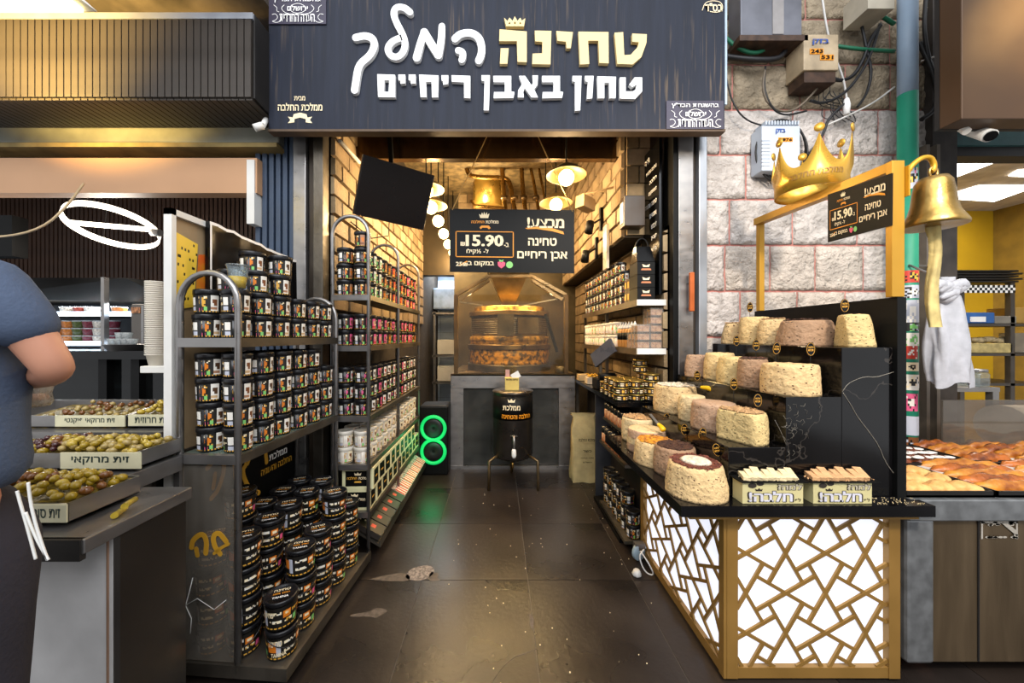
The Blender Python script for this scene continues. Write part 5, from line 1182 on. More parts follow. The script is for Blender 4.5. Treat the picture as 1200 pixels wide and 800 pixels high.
mb = MB(); mb.tube(smooth3([(1.62, 1.40, 1.97), (1.635, 1.395, 2.04), (1.68, 1.39, 2.085), (1.72, 1.39, 2.09), (1.737, 1.39, 2.06), (1.733, 1.39, 2.035), (1.722, 1.39, 2.03)]), .0095, 10); mb.box(1.617, 1.624, 1.375, 1.405, 1.93, 2.05); mb.build('wall_bracket', mat('yellow_bracket', '#c09224', .35, .5), bl_)
cl = MB(); n_ = 12; vs = []
for k_ in range(14):
    z = 1.83-.42*k_/13; 
    for i in range(n_):
        a = 2*PI*i/n_; r_ = (.020 if k_ > 1 else .024)*(1+.35*math.sin(3*a+k_*.25)); vs.append((1.735+.0+.010*math.sin(k_*.5)+r_*math.cos(a), 1.39+r_*.6*math.sin(a), z))
cl.add(vs, [(k_*n_+i, k_*n_+(i+1) % n_, (k_+1)*n_+(i+1) % n_, (k_+1)*n_+i) for k_ in range(13) for i in range(n_)], 0, True); cl.build('cloth_pull', mat('yellow_cloth', '#cbb677', .8, 0, .2, 14, .3, 40), bl_)

# ---- halva cakes
def halva_mat(name, col, fleck, fs_=60, amt=.18, big='#5a3a22'):
    m = mat(name, col, .8, 0, .10, 14, 1.0, 55); nt = m.node_tree; N = nt.nodes; L = nt.links; b = N['Principled BSDF']; cr = [n for n in N if n.type == 'VALTORGB'][0]
    tc = N.new('ShaderNodeTexCoord'); v = N.new('ShaderNodeTexVoronoi'); v.inputs['Scale'].default_value = fs_; mp = N.new('ShaderNodeMapping'); mp.inputs['Scale'].default_value = (1, 1, 1.7); L.new(tc.outputs['Object'], mp.inputs[0]); L.new(mp.outputs[0], v.inputs['Vector'])
    lt = N.new('ShaderNodeMath'); lt.operation = 'LESS_THAN'; lt.inputs[1].default_value = .22; L.new(v.outputs['Distance'], lt.inputs[0])
    sep = N.new('ShaderNodeSeparateColor'); L.new(v.outputs['Color'], sep.inputs[0]); l2 = N.new('ShaderNodeMath'); l2.operation = 'LESS_THAN'; l2.inputs[1].default_value = amt; L.new(sep.outputs[0], l2.inputs[0])
    mu = N.new('ShaderNodeMath'); mu.operation = 'MULTIPLY'; L.new(lt.outputs[0], mu.inputs[0]); L.new(l2.outputs[0], mu.inputs[1])
    mx = N.new('ShaderNodeMix'); mx.data_type = 'RGBA'; L.new(mu.outputs[0], mx.inputs[0]); L.new(cr.outputs[0], mx.inputs[6]); mx.inputs[7].default_value = (*hx(fleck), 1); L.new(mx.outputs[2], b.inputs['Base Color']); return m
HM = dict(beige=halva_mat('halva_beige', '#cbac7c', '#4c2e1a', 48, .6), oat=halva_mat('halva_oat', '#ccae7e', '#4a2f20', 62, .65), grey=halva_mat('halva_grey', '#9a7a5e', '#46301f', 52, .6), pink=halva_mat('halva_pink', '#a98a70', '#6a4a34', 55, .4),
          yellow=halva_mat('halva_yellow', '#c8ae78', '#5a5030', 60, .55), plain=halva_mat('halva_plain', '#cfb27e', '#8c6a3c', 50, .35), white=halva_mat('halva_white', '#ccb58a', '#9c7a48', 46, .3), red=halva_mat('halva_berry', '#b79a86', '#5e2f26', 42, .6))
TOPM = dict(choc=mat('chocolate_shavings', '#4a2a1c', .7, 0, .3, 60, .8, 90), crumb=mat('crumb_topping', '#c29a6c', .8, 0, .3, 60, .8, 90), orange=mat('orange_fruit_topping', '#d9901c', .6, 0, .5, 50, .8, 60, col2='#7a4a20'), pale=mat('pale_flakes', '#d9cdb8', .8, 0, .2, 60, .9, 90), berry=mat('berry_topping', '#6e3526', .6, 0, .3, 60, .8, 90))
pick_m = blackgloss
def cake(x, y, z, rb, rt_, h, m, label, top=None, cut=None, ring=None, seed=0, layers=False):
    rb *= .95; rt_ *= .93
    t_ = thing('halva_cake', label, 'halva', (x, y, z)); N_ = 56; rows_ = 14; vs = []
    def rad(a, v): 
        r_ = rb+(rt_-rb)*v+.004*math.sin(PI*v); r_ *= 1+.05*noise.noise((math.cos(a)*1.6, math.sin(a)*1.6, seed+v*1.5))+.022*noise.noise((math.cos(a)*7, math.sin(a)*7, seed+v*8)); 
        if v > .97: r_ *= .97
        if cut is not None:
            d = math.cos(a-cut[0]); lim = cut[1]*rb
            if d > 0.02 and r_*d > lim: r_ = lim/d
        return r_
    for k_ in range(rows_+1):
        v = k_/rows_
        for i in range(N_): a = 2*PI*i/N_; r_ = rad(a, v); vs.append((r_*math.cos(a), r_*math.sin(a), h*v*(1+.01*noise.noise((math.cos(a)*2, math.sin(a)*2, seed+9))) ))
    fs = [(k_*N_+i, k_*N_+(i+1) % N_, (k_+1)*N_+(i+1) % N_, (k_+1)*N_+i) for k_ in range(rows_) for i in range(N_)]
    n0 = len(vs)
    for rr_ in (.75, .45): 
        for i in range(N_): a = 2*PI*i/N_; r_ = rad(a, 1)*rr_; vs.append((r_*math.cos(a), r_*math.sin(a), h+.002+.004*noise.noise((r_*60*math.cos(a), r_*60*math.sin(a), seed))))
    vs.append((0, 0, h+.003)); L0 = rows_*N_
    for ring_ in ((L0, n0), (n0, n0+N_)): fs += [(ring_[0]+i, ring_[0]+(i+1) % N_, ring_[1]+(i+1) % N_, ring_[1]+i) for i in range(N_)]
    fs += [(n0+N_+i, n0+N_+(i+1) % N_, len(vs)-1) for i in range(N_)]; fs.append(list(range(N_))[::-1])
    mb = MB(); mb.add(vs, fs, 0, True); ms = [HM[m]]
    if layers:
        ms.append(HM[layers]); 
        for fi, f in enumerate(mb.f):
            zz_ = sum(mb.v[i][2] for i in f)/len(f)
            if .35*h < zz_ < .62*h or zz_ > .98*h: mb.m[fi] = 1
    mb.build('cake_body', ms, t_, True)
    if top:
        mt = MB(); q_ = 90
        for i in range(q_):
            a = rnd.random()*2*PI; rr_ = rad(a, 1)*math.sqrt(rnd.uniform(ring or 0, .92)); s_ = rnd.uniform(.004, .009)
            c0 = Vector((rr_*math.cos(a), rr_*math.sin(a), h+.003)); rot = Matrix.Rotation(rnd.random()*3, 3, 'Z') @ Matrix.Rotation(rnd.uniform(-.5, .5), 3, 'X'); e = [rot @ Vector(p) for p in ((-s_, -s_*.6, 0), (s_, -s_*.6, 0), (s_, s_*.6, 0), (-s_, s_*.6, 0))]
            mt.hexa([c0+p for p in e], [c0+p*.7+Vector((0, 0, s_*.7)) for p in e])
        n1 = 30; mt.add([(rad(2*PI*i/n1, 1)*.93*math.cos(2*PI*i/n1), rad(2*PI*i/n1, 1)*.93*math.sin(2*PI*i/n1), h+.005) for i in range(n1)], [list(range(n1))])
        stuff(mt.build('topping', TOPM[top], t_, True))
        if ring:
            mt = MB(); mt.lathe([(rt_*.62, h+.004), (rt_*.5, h+.012), (rt_*.2, h+.016), (0, h+.017)], 20); mt.build('pale_centre', TOPM['pale'], t_, True)
    return t_
def cake_px(px_l, px_r, pyb, ptop, Y, zb, *a, **k): pass
z1, z2, z3 = tops
# slab row
cake(.812, 1.44, ST, .122, .105, .125, 'oat', 'large oat-coloured halva cake with berry rim and pale centre at the slab corner', 'berry', ring=.55, seed=1)
cake(.835, 1.655, ST, .098, .093, .125, 'grey', 'grey-brown halva cake with dark flaked top behind the corner cake', 'choc', seed=2)
cake(.80, 1.79, ST, .108, .098, .11, 'oat', 'speckled halva cake with orange fruit topping on the slab', 'orange', seed=3)
cake(.84, 1.98, ST, .112, .108, .12, 'pink', 'layered pink and cream halva cake on the slab behind the orange-topped one', None, seed=4, layers='white')
cake(.875, 2.18, ST, .108, .105, .14, 'white', 'smooth pale halva cake farthest back on the slab', 'crumb', seed=5)
# first step
cake(1.045, 1.50, z1, .098, .092, .125, 'yellow', 'halva cake with a cut yellow face at the front of the lowest step', 'crumb', cut=(R(205), .55), seed=6)
cake(1.04, 1.69, z1, .100, .098, .128, 'pink', 'smooth pinkish halva cake second on the lowest step', None, seed=7)
cake(1.035, 1.87, z1, .068, .066, .13, 'white', 'narrow pale halva cake between pink cake and dotted cake', None, seed=8)
cake(1.06, 2.10, z1, .125, .122, .155, 'beige', 'big round halva cake with pale crumb top at the back of the lowest step', 'pale', seed=9)
# second step
cake(1.25, 1.50, z2, .110, .100, .125, 'beige', 'large dark-speckled beige halva cake at the front of the middle step', None, seed=10)
cake(1.225, 1.68, z2, .065, .062, .135, 'grey', 'grey halva cake with chocolate top half hidden on the middle step', 'choc', seed=11)
cake(1.245, 1.825, z2, .094, .085, .135, 'yellow', 'yellow halva cake third along the middle step', None, seed=12)
cake(1.26, 1.99, z2, .085, .075, .15, 'plain', 'plain pale halva cake fourth along the middle step', None, seed=13)
cake(1.215, 2.14, z2, .07, .062, .13, 'pink', 'brownish-pink halva cake farthest back on the middle step', None, seed=14)
# top step
cake(1.50, 1.475, z3, .072, .050, .135, 'yellow', 'pistachio-flecked greenish halva piece at the front of the top step', None, cut=(R(160), .62), seed=15)
cake(1.475, 1.675, z3, .124, .098, .12, 'grey', 'wide grey halva cake with chocolate shavings on the top step', 'choc', seed=16)
cake(1.46, 1.86, z3, .07, .06, .135, 'oat', 'slim oat halva cake third along the top step', 'crumb', cut=(R(90), .7), seed=17)
cake(1.47, 2.005, z3, .080, .072, .155, 'plain', 'tall plain halva cake fourth along the top step', None, seed=18)
cake(1.46, 2.16, z3, .075, .055, .125, 'beige', 'small rounded halva cake farthest back on the top step', 'crumb', seed=19)
# oval black name picks
pk_s = MB().lathe([(0, -.0015), (.0001, -.0015), (1, -.0015), (1, .0015), (0, .0015)], 24)
def pick(px_, py_, Y, zb, lab, tilt=0, s=1.0):
    c0 = P(px_, py_, Y); t_ = thing('name_pick', lab, 'label', (c0.x, Y, zb)); rx, rz_ = .016*s, .029*s; M = Matrix.Rotation(tilt, 3, 'Y') @ Matrix.Rotation(R(-12), 3, 'Z')
    cl_ = []; n_ = 22
    o1 = [M @ Vector((rx*math.cos(2*PI*i/n_), 0, rz_*math.sin(2*PI*i/n_))) for i in range(n_)]; MB().poly([c0+p for p in o1], M @ Vector((0, .003, 0))).build('oval_plate', pick_m, t_)
    b_ = MB(); b_.tube([c0+p*.90+M @ Vector((0, -.001, 0)) for p in o1], .0007, 4, True)
    for k_, (s_, v) in enumerate((('חלבה', .005), ('דבש', -.008))):
        w_ = rx*1.2; o_ = c0+M @ Vector((-w_/2, -.0015, v)); put_text(b_, s_, o_, M @ Vector((1, 0, 0)), M @ Vector((0, 0, 1)), w_, .008*s, .04)
    b_.build('lettering', goldp, t_, fixn=False)
    MB().tube([c0+M @ Vector((0, .0015, -rz_)), (c0.x-.0, Y, zb)], .0015, 5).build('stick', blackm, t_)
for a in ((990, 358, 1.50, z3+.13, 'black oval name pick on the greenish halva piece at the top front'), (950, 409, 1.47, z2+.12, 'black oval name pick on the large beige middle-step cake', 0), (910, 408, 1.62, z2+.01, 'narrow tilted name pick beside the grey middle-step cake', .1), (886, 404, 1.75, z2+.02, 'black oval name pick by the yellow middle-step cake'), (863, 399, 1.9, z2+.02, 'black oval name pick before the tall plain middle-step cake'), (879, 360, 2.05, z3+.14, 'small name pick at the far end of the top step'),
          (888, 469, 1.50, z1+.12, 'black oval name pick on the cut yellow-faced halva'), (860, 450, 1.66, z1+.12, 'black oval name pick on the pinkish lowest-step cake'), (817, 440, 2.0, z1+.15, 'black oval name pick on the back round cake of the lowest step'), (840, 527, 1.46, ST+.125, 'tilted black oval name pick in the corner slab cake', -.25), (823, 508, 1.6, ST+.125, 'narrow name pick turned sideways behind the corner slab cake', .2), (802, 503, 1.72, ST+.12, 'black oval name pick on the grey slab cake'), (781, 490, 1.95, ST+.125, 'name pick on the layered pink slab cake', .1)):
    pick(a[0], a[1], a[2], a[3], a[4], a[5] if len(a) > 5 else 0)
# yellow-handled spatulas resting on cakes
for (pa, pb, Y, lab) in (((778, 505), (762, 485), 1.9, 'yellow handled spatula lying on the layered slab cake'), ((836, 457), (800, 449), 1.95, 'yellow handled spatula lying between the lowest-step cakes')):
    t_ = thing('spatula', lab, 'spatula', P(pa[0], pa[1], Y)); a = P(*pa, Y-.05); b_ = P(*pb, Y+.06); MB().tube(smooth3([a, a.lerp(b_, .15)+Vector((0, 0, .006)), a.lerp(b_, .4)]), [.006, .011, .014, .015, .015, .014, .013, .012, .011, .010, .009, .008], 10).build('handle', mat('yellow_plastic', '#e0b010', .3), t_)
    MB().bar(a.lerp(b_, .4), b_, .016, .002, up=(0, 0, 1)).build('blade', steel, t_)
# open halva cartons with sliced halva trays
carton_m = mat('pale_yellow_card', '#bdb383', .6, 0, .06)
def carton(x0, x1, lab, lab2, lab3):
    t_ = thing('halva_carton', lab, 'carton', ((x0+x1)/2, 1.36, ST)); MB().box(x0, x1, 1.338, 1.394, ST+.001, ST+.082).build('carton_body', carton_m, t_)
    Q_ = [(x0, 1.337, ST+.082), (x1, 1.337, ST+.082), (x1, 1.337, ST+.001), (x0, 1.337, ST+.001)]; o1 = MB(); w1 = MB(); g1 = MB()
    quad_text(o1, 'חלבה!', *Q_, .09, .83, .38, .93, .10, 0, .0006); quad_text(w1, 'חלבה!', *Q_, .105, .815, .41, .90, .045, 0, .0012)
    quad_text(o1, 'למה?', *Q_, .57, .98, .04, .36, .09, 0, .0006); quad_text(g1, 'למה?', *Q_, .58, .97, .07, .34, .04, 0, .0012)
    quad_poly(o1, ell(.16, .14, .07, .12), *Q_, 0, .0006); quad_poly(o1, ell(.29, .06, .06, .09), *Q_, 0, .0006); quad_poly(o1, [(.22, .40), (.20, .28), (.24, .34), (.27, .26), (.30, .34), (.33, .28), (.32, .40)], *Q_, 0, .0006)
    quad_text(o1, 'לפ', *Q_, .86, .96, .74, .90, .02, 0, .0006)
    for mb_2, m_2 in ((o1, mat('dark_brown_print', '#2e2620', .6)), (w1, mat('lilac_print', '#c9c8d4', .6)), (g1, mat('taupe_print', '#aaa290', .6))): islands(mb_2, 'letter', m_2, t_, fixn=False)
carton(.935, 1.168, 'pale yellow halva carton with big Hebrew word, next to the corner cake', '', ''); carton(1.207, 1.432, 'pale yellow halva carton with big Hebrew word, nearer the black wall of the stand', '', '')
for nm, x0, x1, m_, lab in (('a', .925, 1.185, '#d8c49a', 'black tray of cream halva slices on the carton beside the corner cake'), ('b', 1.190, 1.46, '#c79a6c', 'black tray of pinkish halva slices on the second carton')):
    t_ = thing('sample_tray', lab, 'tray', ((x0+x1)/2, 1.36, ST+.083)); MB().box(x0, x1, 1.330, 1.397, ST+.083, ST+.088).build('tray', blackm, t_)
    mm = mat('halva_slice_'+nm, m_, .8, 0, .12, 30, .5, 80)
    for k_ in range(9):
        x = x0+.03+(x1-x0-.08)*k_/8; s_ = rnd.uniform(.9, 1.1)
        MB().bar((x-.004, 1.335, ST+.096), (x+.012, 1.390, ST+.100+.008*s_*((k_*7) % 3)), .026*s_, .016*s_).build('halva_slice', mm, t_, bevel=.002)
    mb = MB()
    for k_ in range(60): mb.ball((rnd.uniform(x0+.01, x1-.01), rnd.uniform(1.332, 1.392), ST+.090), rnd.uniform(.001, .004), 5, 4)
    stuff(mb.build('crumbs', mm, t_))
mb = MB()
for _ in range(160):
    x = rnd.choice([rnd.uniform(.7, .93), rnd.uniform(1.45, 1.64)]); y = rnd.uniform(1.33, 1.39) if x > 1 else rnd.uniform(1.33, 2.1); mb.ball((x, y, ST+.001), rnd.uniform(.0008, .0024), 5, 4)
stuff(tag(mb.build('halva_crumbs', mat('halva_crumb', '#cdb78c', .8)), 'halva crumbs scattered over the black stone counter top', 'crumbs'))
# ================================================================== AWNING BOX over the olive shop
anth = mat('anthracite_slat', '#453f3a', .42, .3, .1, 6); dkf = mat('dark_fascia', '#1f1c1b', .6, .2)
AY = 1.98; aw = thing('slatted_awning_box', 'anthracite slatted box over the olive shop with a pale aluminium top edge', 'awning', (-2.4, AY, 2.73))
xr_ = P(297, 0, AY).x; zb_a = P(0, 115, AY).z; zt_a = P(0, 24, AY).z; XLa = -3.6
MB().box(XLa, xr_, AY+.022, AY+.30, zb_a+.012, zt_a).build('box_core', dkf, aw)
MB().box(XLa, xr_+.003, AY-.012, AY+.02, zt_a, zt_a+.035).build('top_edge', mat('aluminium', '#b8bcc4', .35, .6, .05), aw)
MB().hexa([(xr_, AY, zb_a), (xr_+.01, AY, zb_a), (xr_+.012, AY+.30, zb_a-.02), (xr_, AY+.30, zb_a-.02)], [(xr_, AY, zt_a+.03), (xr_+.01, AY, zt_a+.03), (xr_+.012, AY+.30, zt_a+.03), (xr_, AY+.30, zt_a+.03)]).build('end_plate', dkf, aw)
pit = 8.4/F*AY; n_ = int((xr_-XLa)/pit)
sme = meshof(MB().box(-pit*.42, pit*.42, -.012, .022, 0, zt_a-zb_a-.004), 'slat', anth); sm2 = meshof(MB().box(-pit*.43, pit*.43, 0, .28, -.012, .01), 'slat', anth)
for i in range(n_):
    x = xr_-pit*(i+.6); inst('slat', sme, aw, (x+2.4, 0, zb_a-2.73)); inst('slat', sm2, aw, (x+2.4, .0, zb_a-2.73))
# flood lamp at the top
lm = thing('market_lamp', 'big glowing yellowish market lamp hanging at the top above the slatted box', 'lamp', (-1.5, 1.2, 2.5))
a0 = P(-30, 0, 1.2); MB().hexa([(-2.2, 1.10, 2.585), (-1.53, 1.10, 2.585), (-1.50, 1.3, 2.585), (-2.2, 1.3, 2.585)], [(-2.2, 1.12, 2.66), (-1.60, 1.12, 2.66), (-1.58, 1.28, 2.66), (-2.2, 1.28, 2.66)]).build('lamp_shade', white_p, lm)
MB().box(-2.19, -1.54, 1.11, 1.29, 2.572, 2.584).build('lit_panel', mat('lamp_glow', '#fff0b0', .5, emit=5, ecol='#ffe69a'), lm)
spot('market_lamp_light', (-2.62, 1.38, 2.72), (-2.56, 2.0, 3.05), 185, (1.0, .66, .18), 100, .04, .9)
# shutter tube, ledge, fascia beam
tag(MB().box(-3.8, -1.42, 2.24, 2.40, P(0, 168, 2.25).z, P(0, 146, 2.25).z).build('shutter_housing', mat('grey_housing', '#77776d', .5, .3, .2, 4), bevel=.01), 'long grey metal shutter housing under the slatted box', 'shutter')
tag(MB().box(-3.8, -1.42, 2.22, 2.42, P(0, 172, 2.22).z, P(0, 167, 2.22).z).build('shutter_rail', mat('ochre_rail', '#8f7a4a', .6, .2, .2)), 'thin ochre rail under the grey shutter housing', 'rail')
slabstruct('trim_4', -3.8, -1.45, 2.35, 2.5, 2.50, 2.62, mat('peeling_paint', '#3a2a20', .9, 0, .3, 20))
slabstruct('trim_5', -3.8, -1.565, 2.25, 2.33, P(0, 226, 2.25).z, P(0, 185, 2.25).z, mat('beige_fascia', '#b98f6c', .5, 0, .05, 2))
slabstruct('trim_6', P(289, 0, 2.24).x, P(298, 0, 2.24).x, 2.24, 2.34, P(0, 262, 2.24).z, P(0, 187, 2.24).z, white_p)
cam2 = thing('security_camera', 'small white camera at the corner between slatted box and shop sign', 'camera', P(302, 148, 2.05)); MB().tube([P(298, 150, 2.0), P(308, 147, 2.02)], .02, 10).build('camera_body', white_p, cam2); MB().tube([P(308, 147, 2.02), P(312, 140, 2.12)], .015, 8).build('bracket', white_p, cam2)

# ================================================================== OLIVE SHOP INTERIOR
brs = mat('dark_brown_slat', '#3a261b', .5, 0, .15, 6); wb2 = struct(MB().box(-7.2, -1.30, 4.05, 4.12, 0, 3.2).build('wall_back_left_shop', mat('dark_brown_back', '#1c130e', .7)))
WEX = 1
smw = meshof(MB().box(0, .034, -.02, 0, 1.4, 3.1), 'slat', brs)
for i in range(92): inst('slat', smw, wb2, (-5.9+.05*i, 4.05, 0))
slabstruct('wall_far_left_shop', -7.2, -7.1, 2.0, 4.05, 0, 3.2, MATS['dark_brown_back'])
slabstruct('ceiling_left_shop', -7.2, -1.3, 2.42, 4.1, 3.05, 3.15, mat('dark_ceiling', '#2a221c', .8))
# ring lamp
RY_ = 2.95; c_ = P(133, 266, RY_); rl = thing('ring_lamp', 'glowing white ring pendant with a cross bar in the olive shop', 'lamp', c_)
Mx = Matrix.Rotation(R(-6), 3, 'Y') @ Matrix.Rotation(R(-20), 3, 'X'); rr = .29
glow2 = mat('ring_glow', '#fff6e8', .5, emit=2.2, ecol='#fff2dc'); N_ = 48; vs = []
for i in range(N_):
    a = 2*PI*i/N_
    for r_, z in ((rr, -.024), (rr, .024), (rr-.010, .024), (rr-.010, -.024)): vs.append(c_+Mx @ Vector((r_*math.cos(a), r_*math.sin(a), z)))
MB().add(vs, [(i*4+k, ((i+1) % N_)*4+k, ((i+1) % N_)*4+(k+1) % 4, i*4+(k+1) % 4) for i in range(N_) for k in range(4)], 0, False).build('light_ring', glow2, rl)
MB().bar(c_+Mx @ Vector((-rr*.85, -.10, .0)), c_+Mx @ Vector((rr*.9, .08, .0)), .015, .036).build('cross_bar', glow2, rl)
for a in (30, 150, 270):
    MB().tube([c_+Mx @ Vector((rr*math.cos(R(a)), rr*math.sin(R(a)), .02)), (c_.x, RY_, 3.05)], .002, 4).build('wire', blackm, rl)
point('ring_lamp_light', c_+Vector((0, 0, -.12)), 22, (1, .9, .78), .15)
tag(MB().tube(smooth3([P(-60, 275, 2.0), P(0, 279, 2.0), P(50, 268, 2.0), P(80, 240, 2.05), P(98, 215, 2.2)]), .006, 8).build('white_cable', mat('cream_cable', '#c9b08a', .5)), 'cream cable sagging across the olive shop opening', 'cable')
tag(MB().tube([P(178, 272, 2.9), P(188, 273, 2.9)], .03, 8).build('wall_box', white_p), 'small white box on the brown slatted wall', 'box')
tag(MB().box(P(-20, 0, 2.9).x, P(14, 0, 2.9).x, 2.9, 3.0, P(0, 300, 2.9).z, P(0, 252, 2.9).z).build('black_box', blackm), 'black box speaker on the olive shop wall above the customer', 'speaker')
# refrigerated case
FY = 3.05; fr = thing('fridge_case', 'black open refrigerated case with lit shelves of salads', 'fridge', (-3.2, FY, 0))
fx0, fx1 = P(40, 0, FY).x, P(172, 0, FY).x; zz_ = lambda py, Y=FY: P(0, py, Y).z
MB().box(fx0-.6, fx1, FY+.6, FY+.65, 0, zz_(322)).build('back_panel', mat('blue_black', '#1a2a38', .4), fr)
MB().hexa([(fx0-.6, FY, zz_(350)), (fx1, FY+.3, zz_(350)), (fx1, FY+.65, zz_(350)), (fx0-.6, FY+.65, zz_(350))], [(fx0-.6, FY+.1, zz_(323)), (fx1-.3, FY+.1, zz_(323)), (fx1-.1, FY+.65, zz_(323)), (fx0-.6, FY+.65, zz_(323))]).build('canopy', blackm, fr)
MB().box(fx0-.6, fx1-.05, FY-.02, FY+.05, 0, .55).build('front_base', blackm, fr); MB().box(fx1-.03, fx1, FY, FY+.65, 0, zz_(345)).build('side_wall', blackm, fr)
MB().box(P(121, 0, FY).x, P(125, 0, FY).x, FY-.02, FY+.02, .5, zz_(325)).build('front_post', steel, fr)
SH = [zz_(366), zz_(401), zz_(418), zz_(452), zz_(478)]
for z in SH:
    MB().box(fx0-.6, fx1-.03, FY+.05, FY+.6, z-.02, z-.008).build('shelf', steel_dark, fr); MB().box(fx0-.6, fx1-.03, FY+.035, FY+.05, z-.03, z+.01).build('shelf_light', mat('cool_strip', '#d6ecff', .5, emit=2.4, ecol='#cfe6ff'), fr)
area('fridge_light', (fx0+.4, FY+.25, zz_(350)-.03), (0, 0, 0), 1.4, .2, 32, (.85, .93, 1.0))
fc = [('#c9772c', 'orange'), ('#4f5a26', 'green olive'), ('#7a2c3a', 'dark red'), ('#b99a5c', 'pale'), ('#a83a1e', 'red'), ('#d9cfc0', 'white')]
cyl = {}
for i, (c_, nm) in enumerate(fc): cyl[nm] = (meshof(MB().lathe([(.044, 0), (.052, .055), (.052, .06)], 14), 'tub_body', mat('salad_'+nm.replace(' ', '_'), c_, .35, 0, .3, 60)), meshof(MB().lathe([(.054, .058), (.054, .066), (.046, .068), (0, .066)], 14), 'lid', glass('clear_lid', '#e0e4e6', .1, .4)))
k = 0
for si, (z, xs_, nms, lv) in enumerate(((SH[0], (80, 95, 108, 140), ('white', 'red', 'white', 'orange'), 1), (SH[1], (70, 82, 94, 106, 118, 132), ('orange', 'orange', 'green olive', 'dark red', 'white', 'dark red'), 3), (SH[2], (85, 97), ('orange', 'orange'), 1), (SH[3], (92, 103, 113, 135), ('green olive', 'pale', 'green olive', 'dark red'), 2), (SH[4], (84, 96, 107), ('dark red', 'dark red', 'dark red'), 1))):
    for px_, nm in zip(xs_, nms):
        for l in range(lv):
            o = inst('salad_tub', cyl[nm][0], None, (P(px_, 0, FY+.14).x, FY+.14, z-.007+.068*l)); tag(o, 'clear-lidded tub of %s salad on the %s fridge shelf, %s along, %s layer' % (nm, ('top', 'second', 'third', 'fourth', 'lowest')[si], ORD[xs_.index(px_)], LAY[l]), 'tub', 'salad tubs in the fridge case'); inst('lid', cyl[nm][1], o)
# grey appliance, cups, tray
t = thing('coffee_machine', 'grey upright machine with a small picture sticker behind the cup stack', 'machine', (-2.6, 2.85, 1.05)); MB().box(P(153, 0, 2.8).x, P(182, 0, 2.8).x, 2.8, 3.1, P(0, 412, 2.8).z, P(0, 356, 2.8).z).build('body', mat('grey_machine', '#68625c', .4, .4), t, bevel=.01)
MB().box(P(153.5, 0, 2.79).x, P(164, 0, 2.79).x, 2.79, 2.8, P(0, 367, 2.8).z, P(0, 360, 2.8).z).build('sticker', mat('orange_sticker', '#c98a5c', .5, 0, .4, 60), t); MB().box(P(166, 0, 2.79).x, P(169, 0, 2.79).x, 2.785, 2.8, P(0, 410, 2.8).z, P(0, 358, 2.8).z).build('edge_strip', steel, t)
slabstruct_ = None
t = thing('black_counter', 'long black glossy counter behind the olive trays', 'counter', (-2.4, 2.5, 0)); z = P(0, 411, 2.45).z
MB().box(P(-10, 0, 2.45).x, -1.40, 2.45, 2.8, z-.06, z).build('counter_top', blackgloss, t); MB().box(P(-10, 0, 2.45).x, -1.45, 2.55, 2.6, 0, z-.06).build('front_panel', glass('counter_glass', '#2a2c2c', .05, .2), t)
for x in (P(120, 0, 2.5).x, P(158, 0, 2.5).x): MB().box(x-.03, x+.03, 2.5, 2.55, 0, z-.06).build('post', blackm, t)
t = thing('steel_pan', 'shallow steel pan of clear cups on the black counter', 'pan', P(140, 410, 2.5)); c_ = P(144, 411, 2.5); MB().lathe([(.11, 0), (.14, .045), (.148, .048), (.135, .046), (.105, .004), (0, .004)], 20, (c_.x, 2.55, c_.z)).build('pan_body', steel, t)
for i in range(6): MB().lathe([(.024, 0), (.034, .055), (.036, .057), (.03, .05), (.02, .004)], 12, (c_.x-.09+.045*(i % 4), 2.52+.05*(i // 4), c_.z+.03+.045*(i // 4))).build('cup', glass('frosted_cup', '#dfe3e4', .2, .5), t)
tray_w = thing('small_shelf', 'small white shelf holding the tall stack of paper cups', 'shelf', P(186, 432, 1.62)); MB().box(P(169, 0, 1.62).x, P(206, 0, 1.62).x, 1.6, 1.76, P(0, 437, 1.6).z, P(0, 429, 1.6).z).build('board', white_p, tray_w, bevel=.003); MB().box(P(186, 0, 1.62).x, P(190, 0, 1.62).x, 1.68, 1.70, .95, P(0, 437, 1.6).z).build('post', steel, tray_w)
cup_m = meshof(MB().lathe([(.026, 0), (.0365, .053), (.0415, .054), (.0415, .0585), (.036, .058), (.025, .004)], 20), 'paper_cup', mat('cream_cup', '#dcd5c8', .5, 0, .05))
zc0 = P(0, 429, 1.66).z
for s_, (px_, n_) in enumerate(((188, 40), (200, 44))):
    for i in range(n_):
        o = inst('paper_cup', cup_m, None, (P(px_, 0, 1.68+.0*s_).x, 1.66+.06*s_, zc0-.0+.0088*i), (0, 0, 0)); tag(o, 'cream paper cup nested in the tall stack %s' % ('beside the framed board edge' if s_ else 'on the small white shelf'), 'cup', 'cups in the %s nested stack' % ('rear' if s_ else 'front'))
# ================================================================== OLIVE STAND
OY = .90; OX = -1.08; oz_ = P(0, 632, OY).z
os_ = thing('olive_stand', 'white and steel market stand topped with stainless ledges of olive trays', 'stand', (-1.6, 1.3, 0))
MB().box(-2.6, OX-.02, .99, 1.20, 0.0, oz_-.04).build('white_front', mat('scuffed_white', '#c9c7c6', .5, 0, .12, 5, .1), os_)
MB().box(OX-.02, OX, .992, 1.20, 0.02, oz_-.04).build('side_panel', mat('mirror_steel', '#77726c', .22, .9, .15, 2), os_)
MB().box(-2.6, -1.36, 1.20, 2.1, 0, oz_-.04).build('rear_body', mat('mirror_steel', '#77726c', .22, .9, .15, 2), os_)
MB().box(-2.6, OX+.005, OY, 1.22, oz_-.04, oz_).build('ledge', steel, os_, bevel=.004); MB().box(-1.113, -1.109, .986, .99, 0, oz_-.05).build('rust_streak', mat('rust', '#8a6b55', .8), os_)
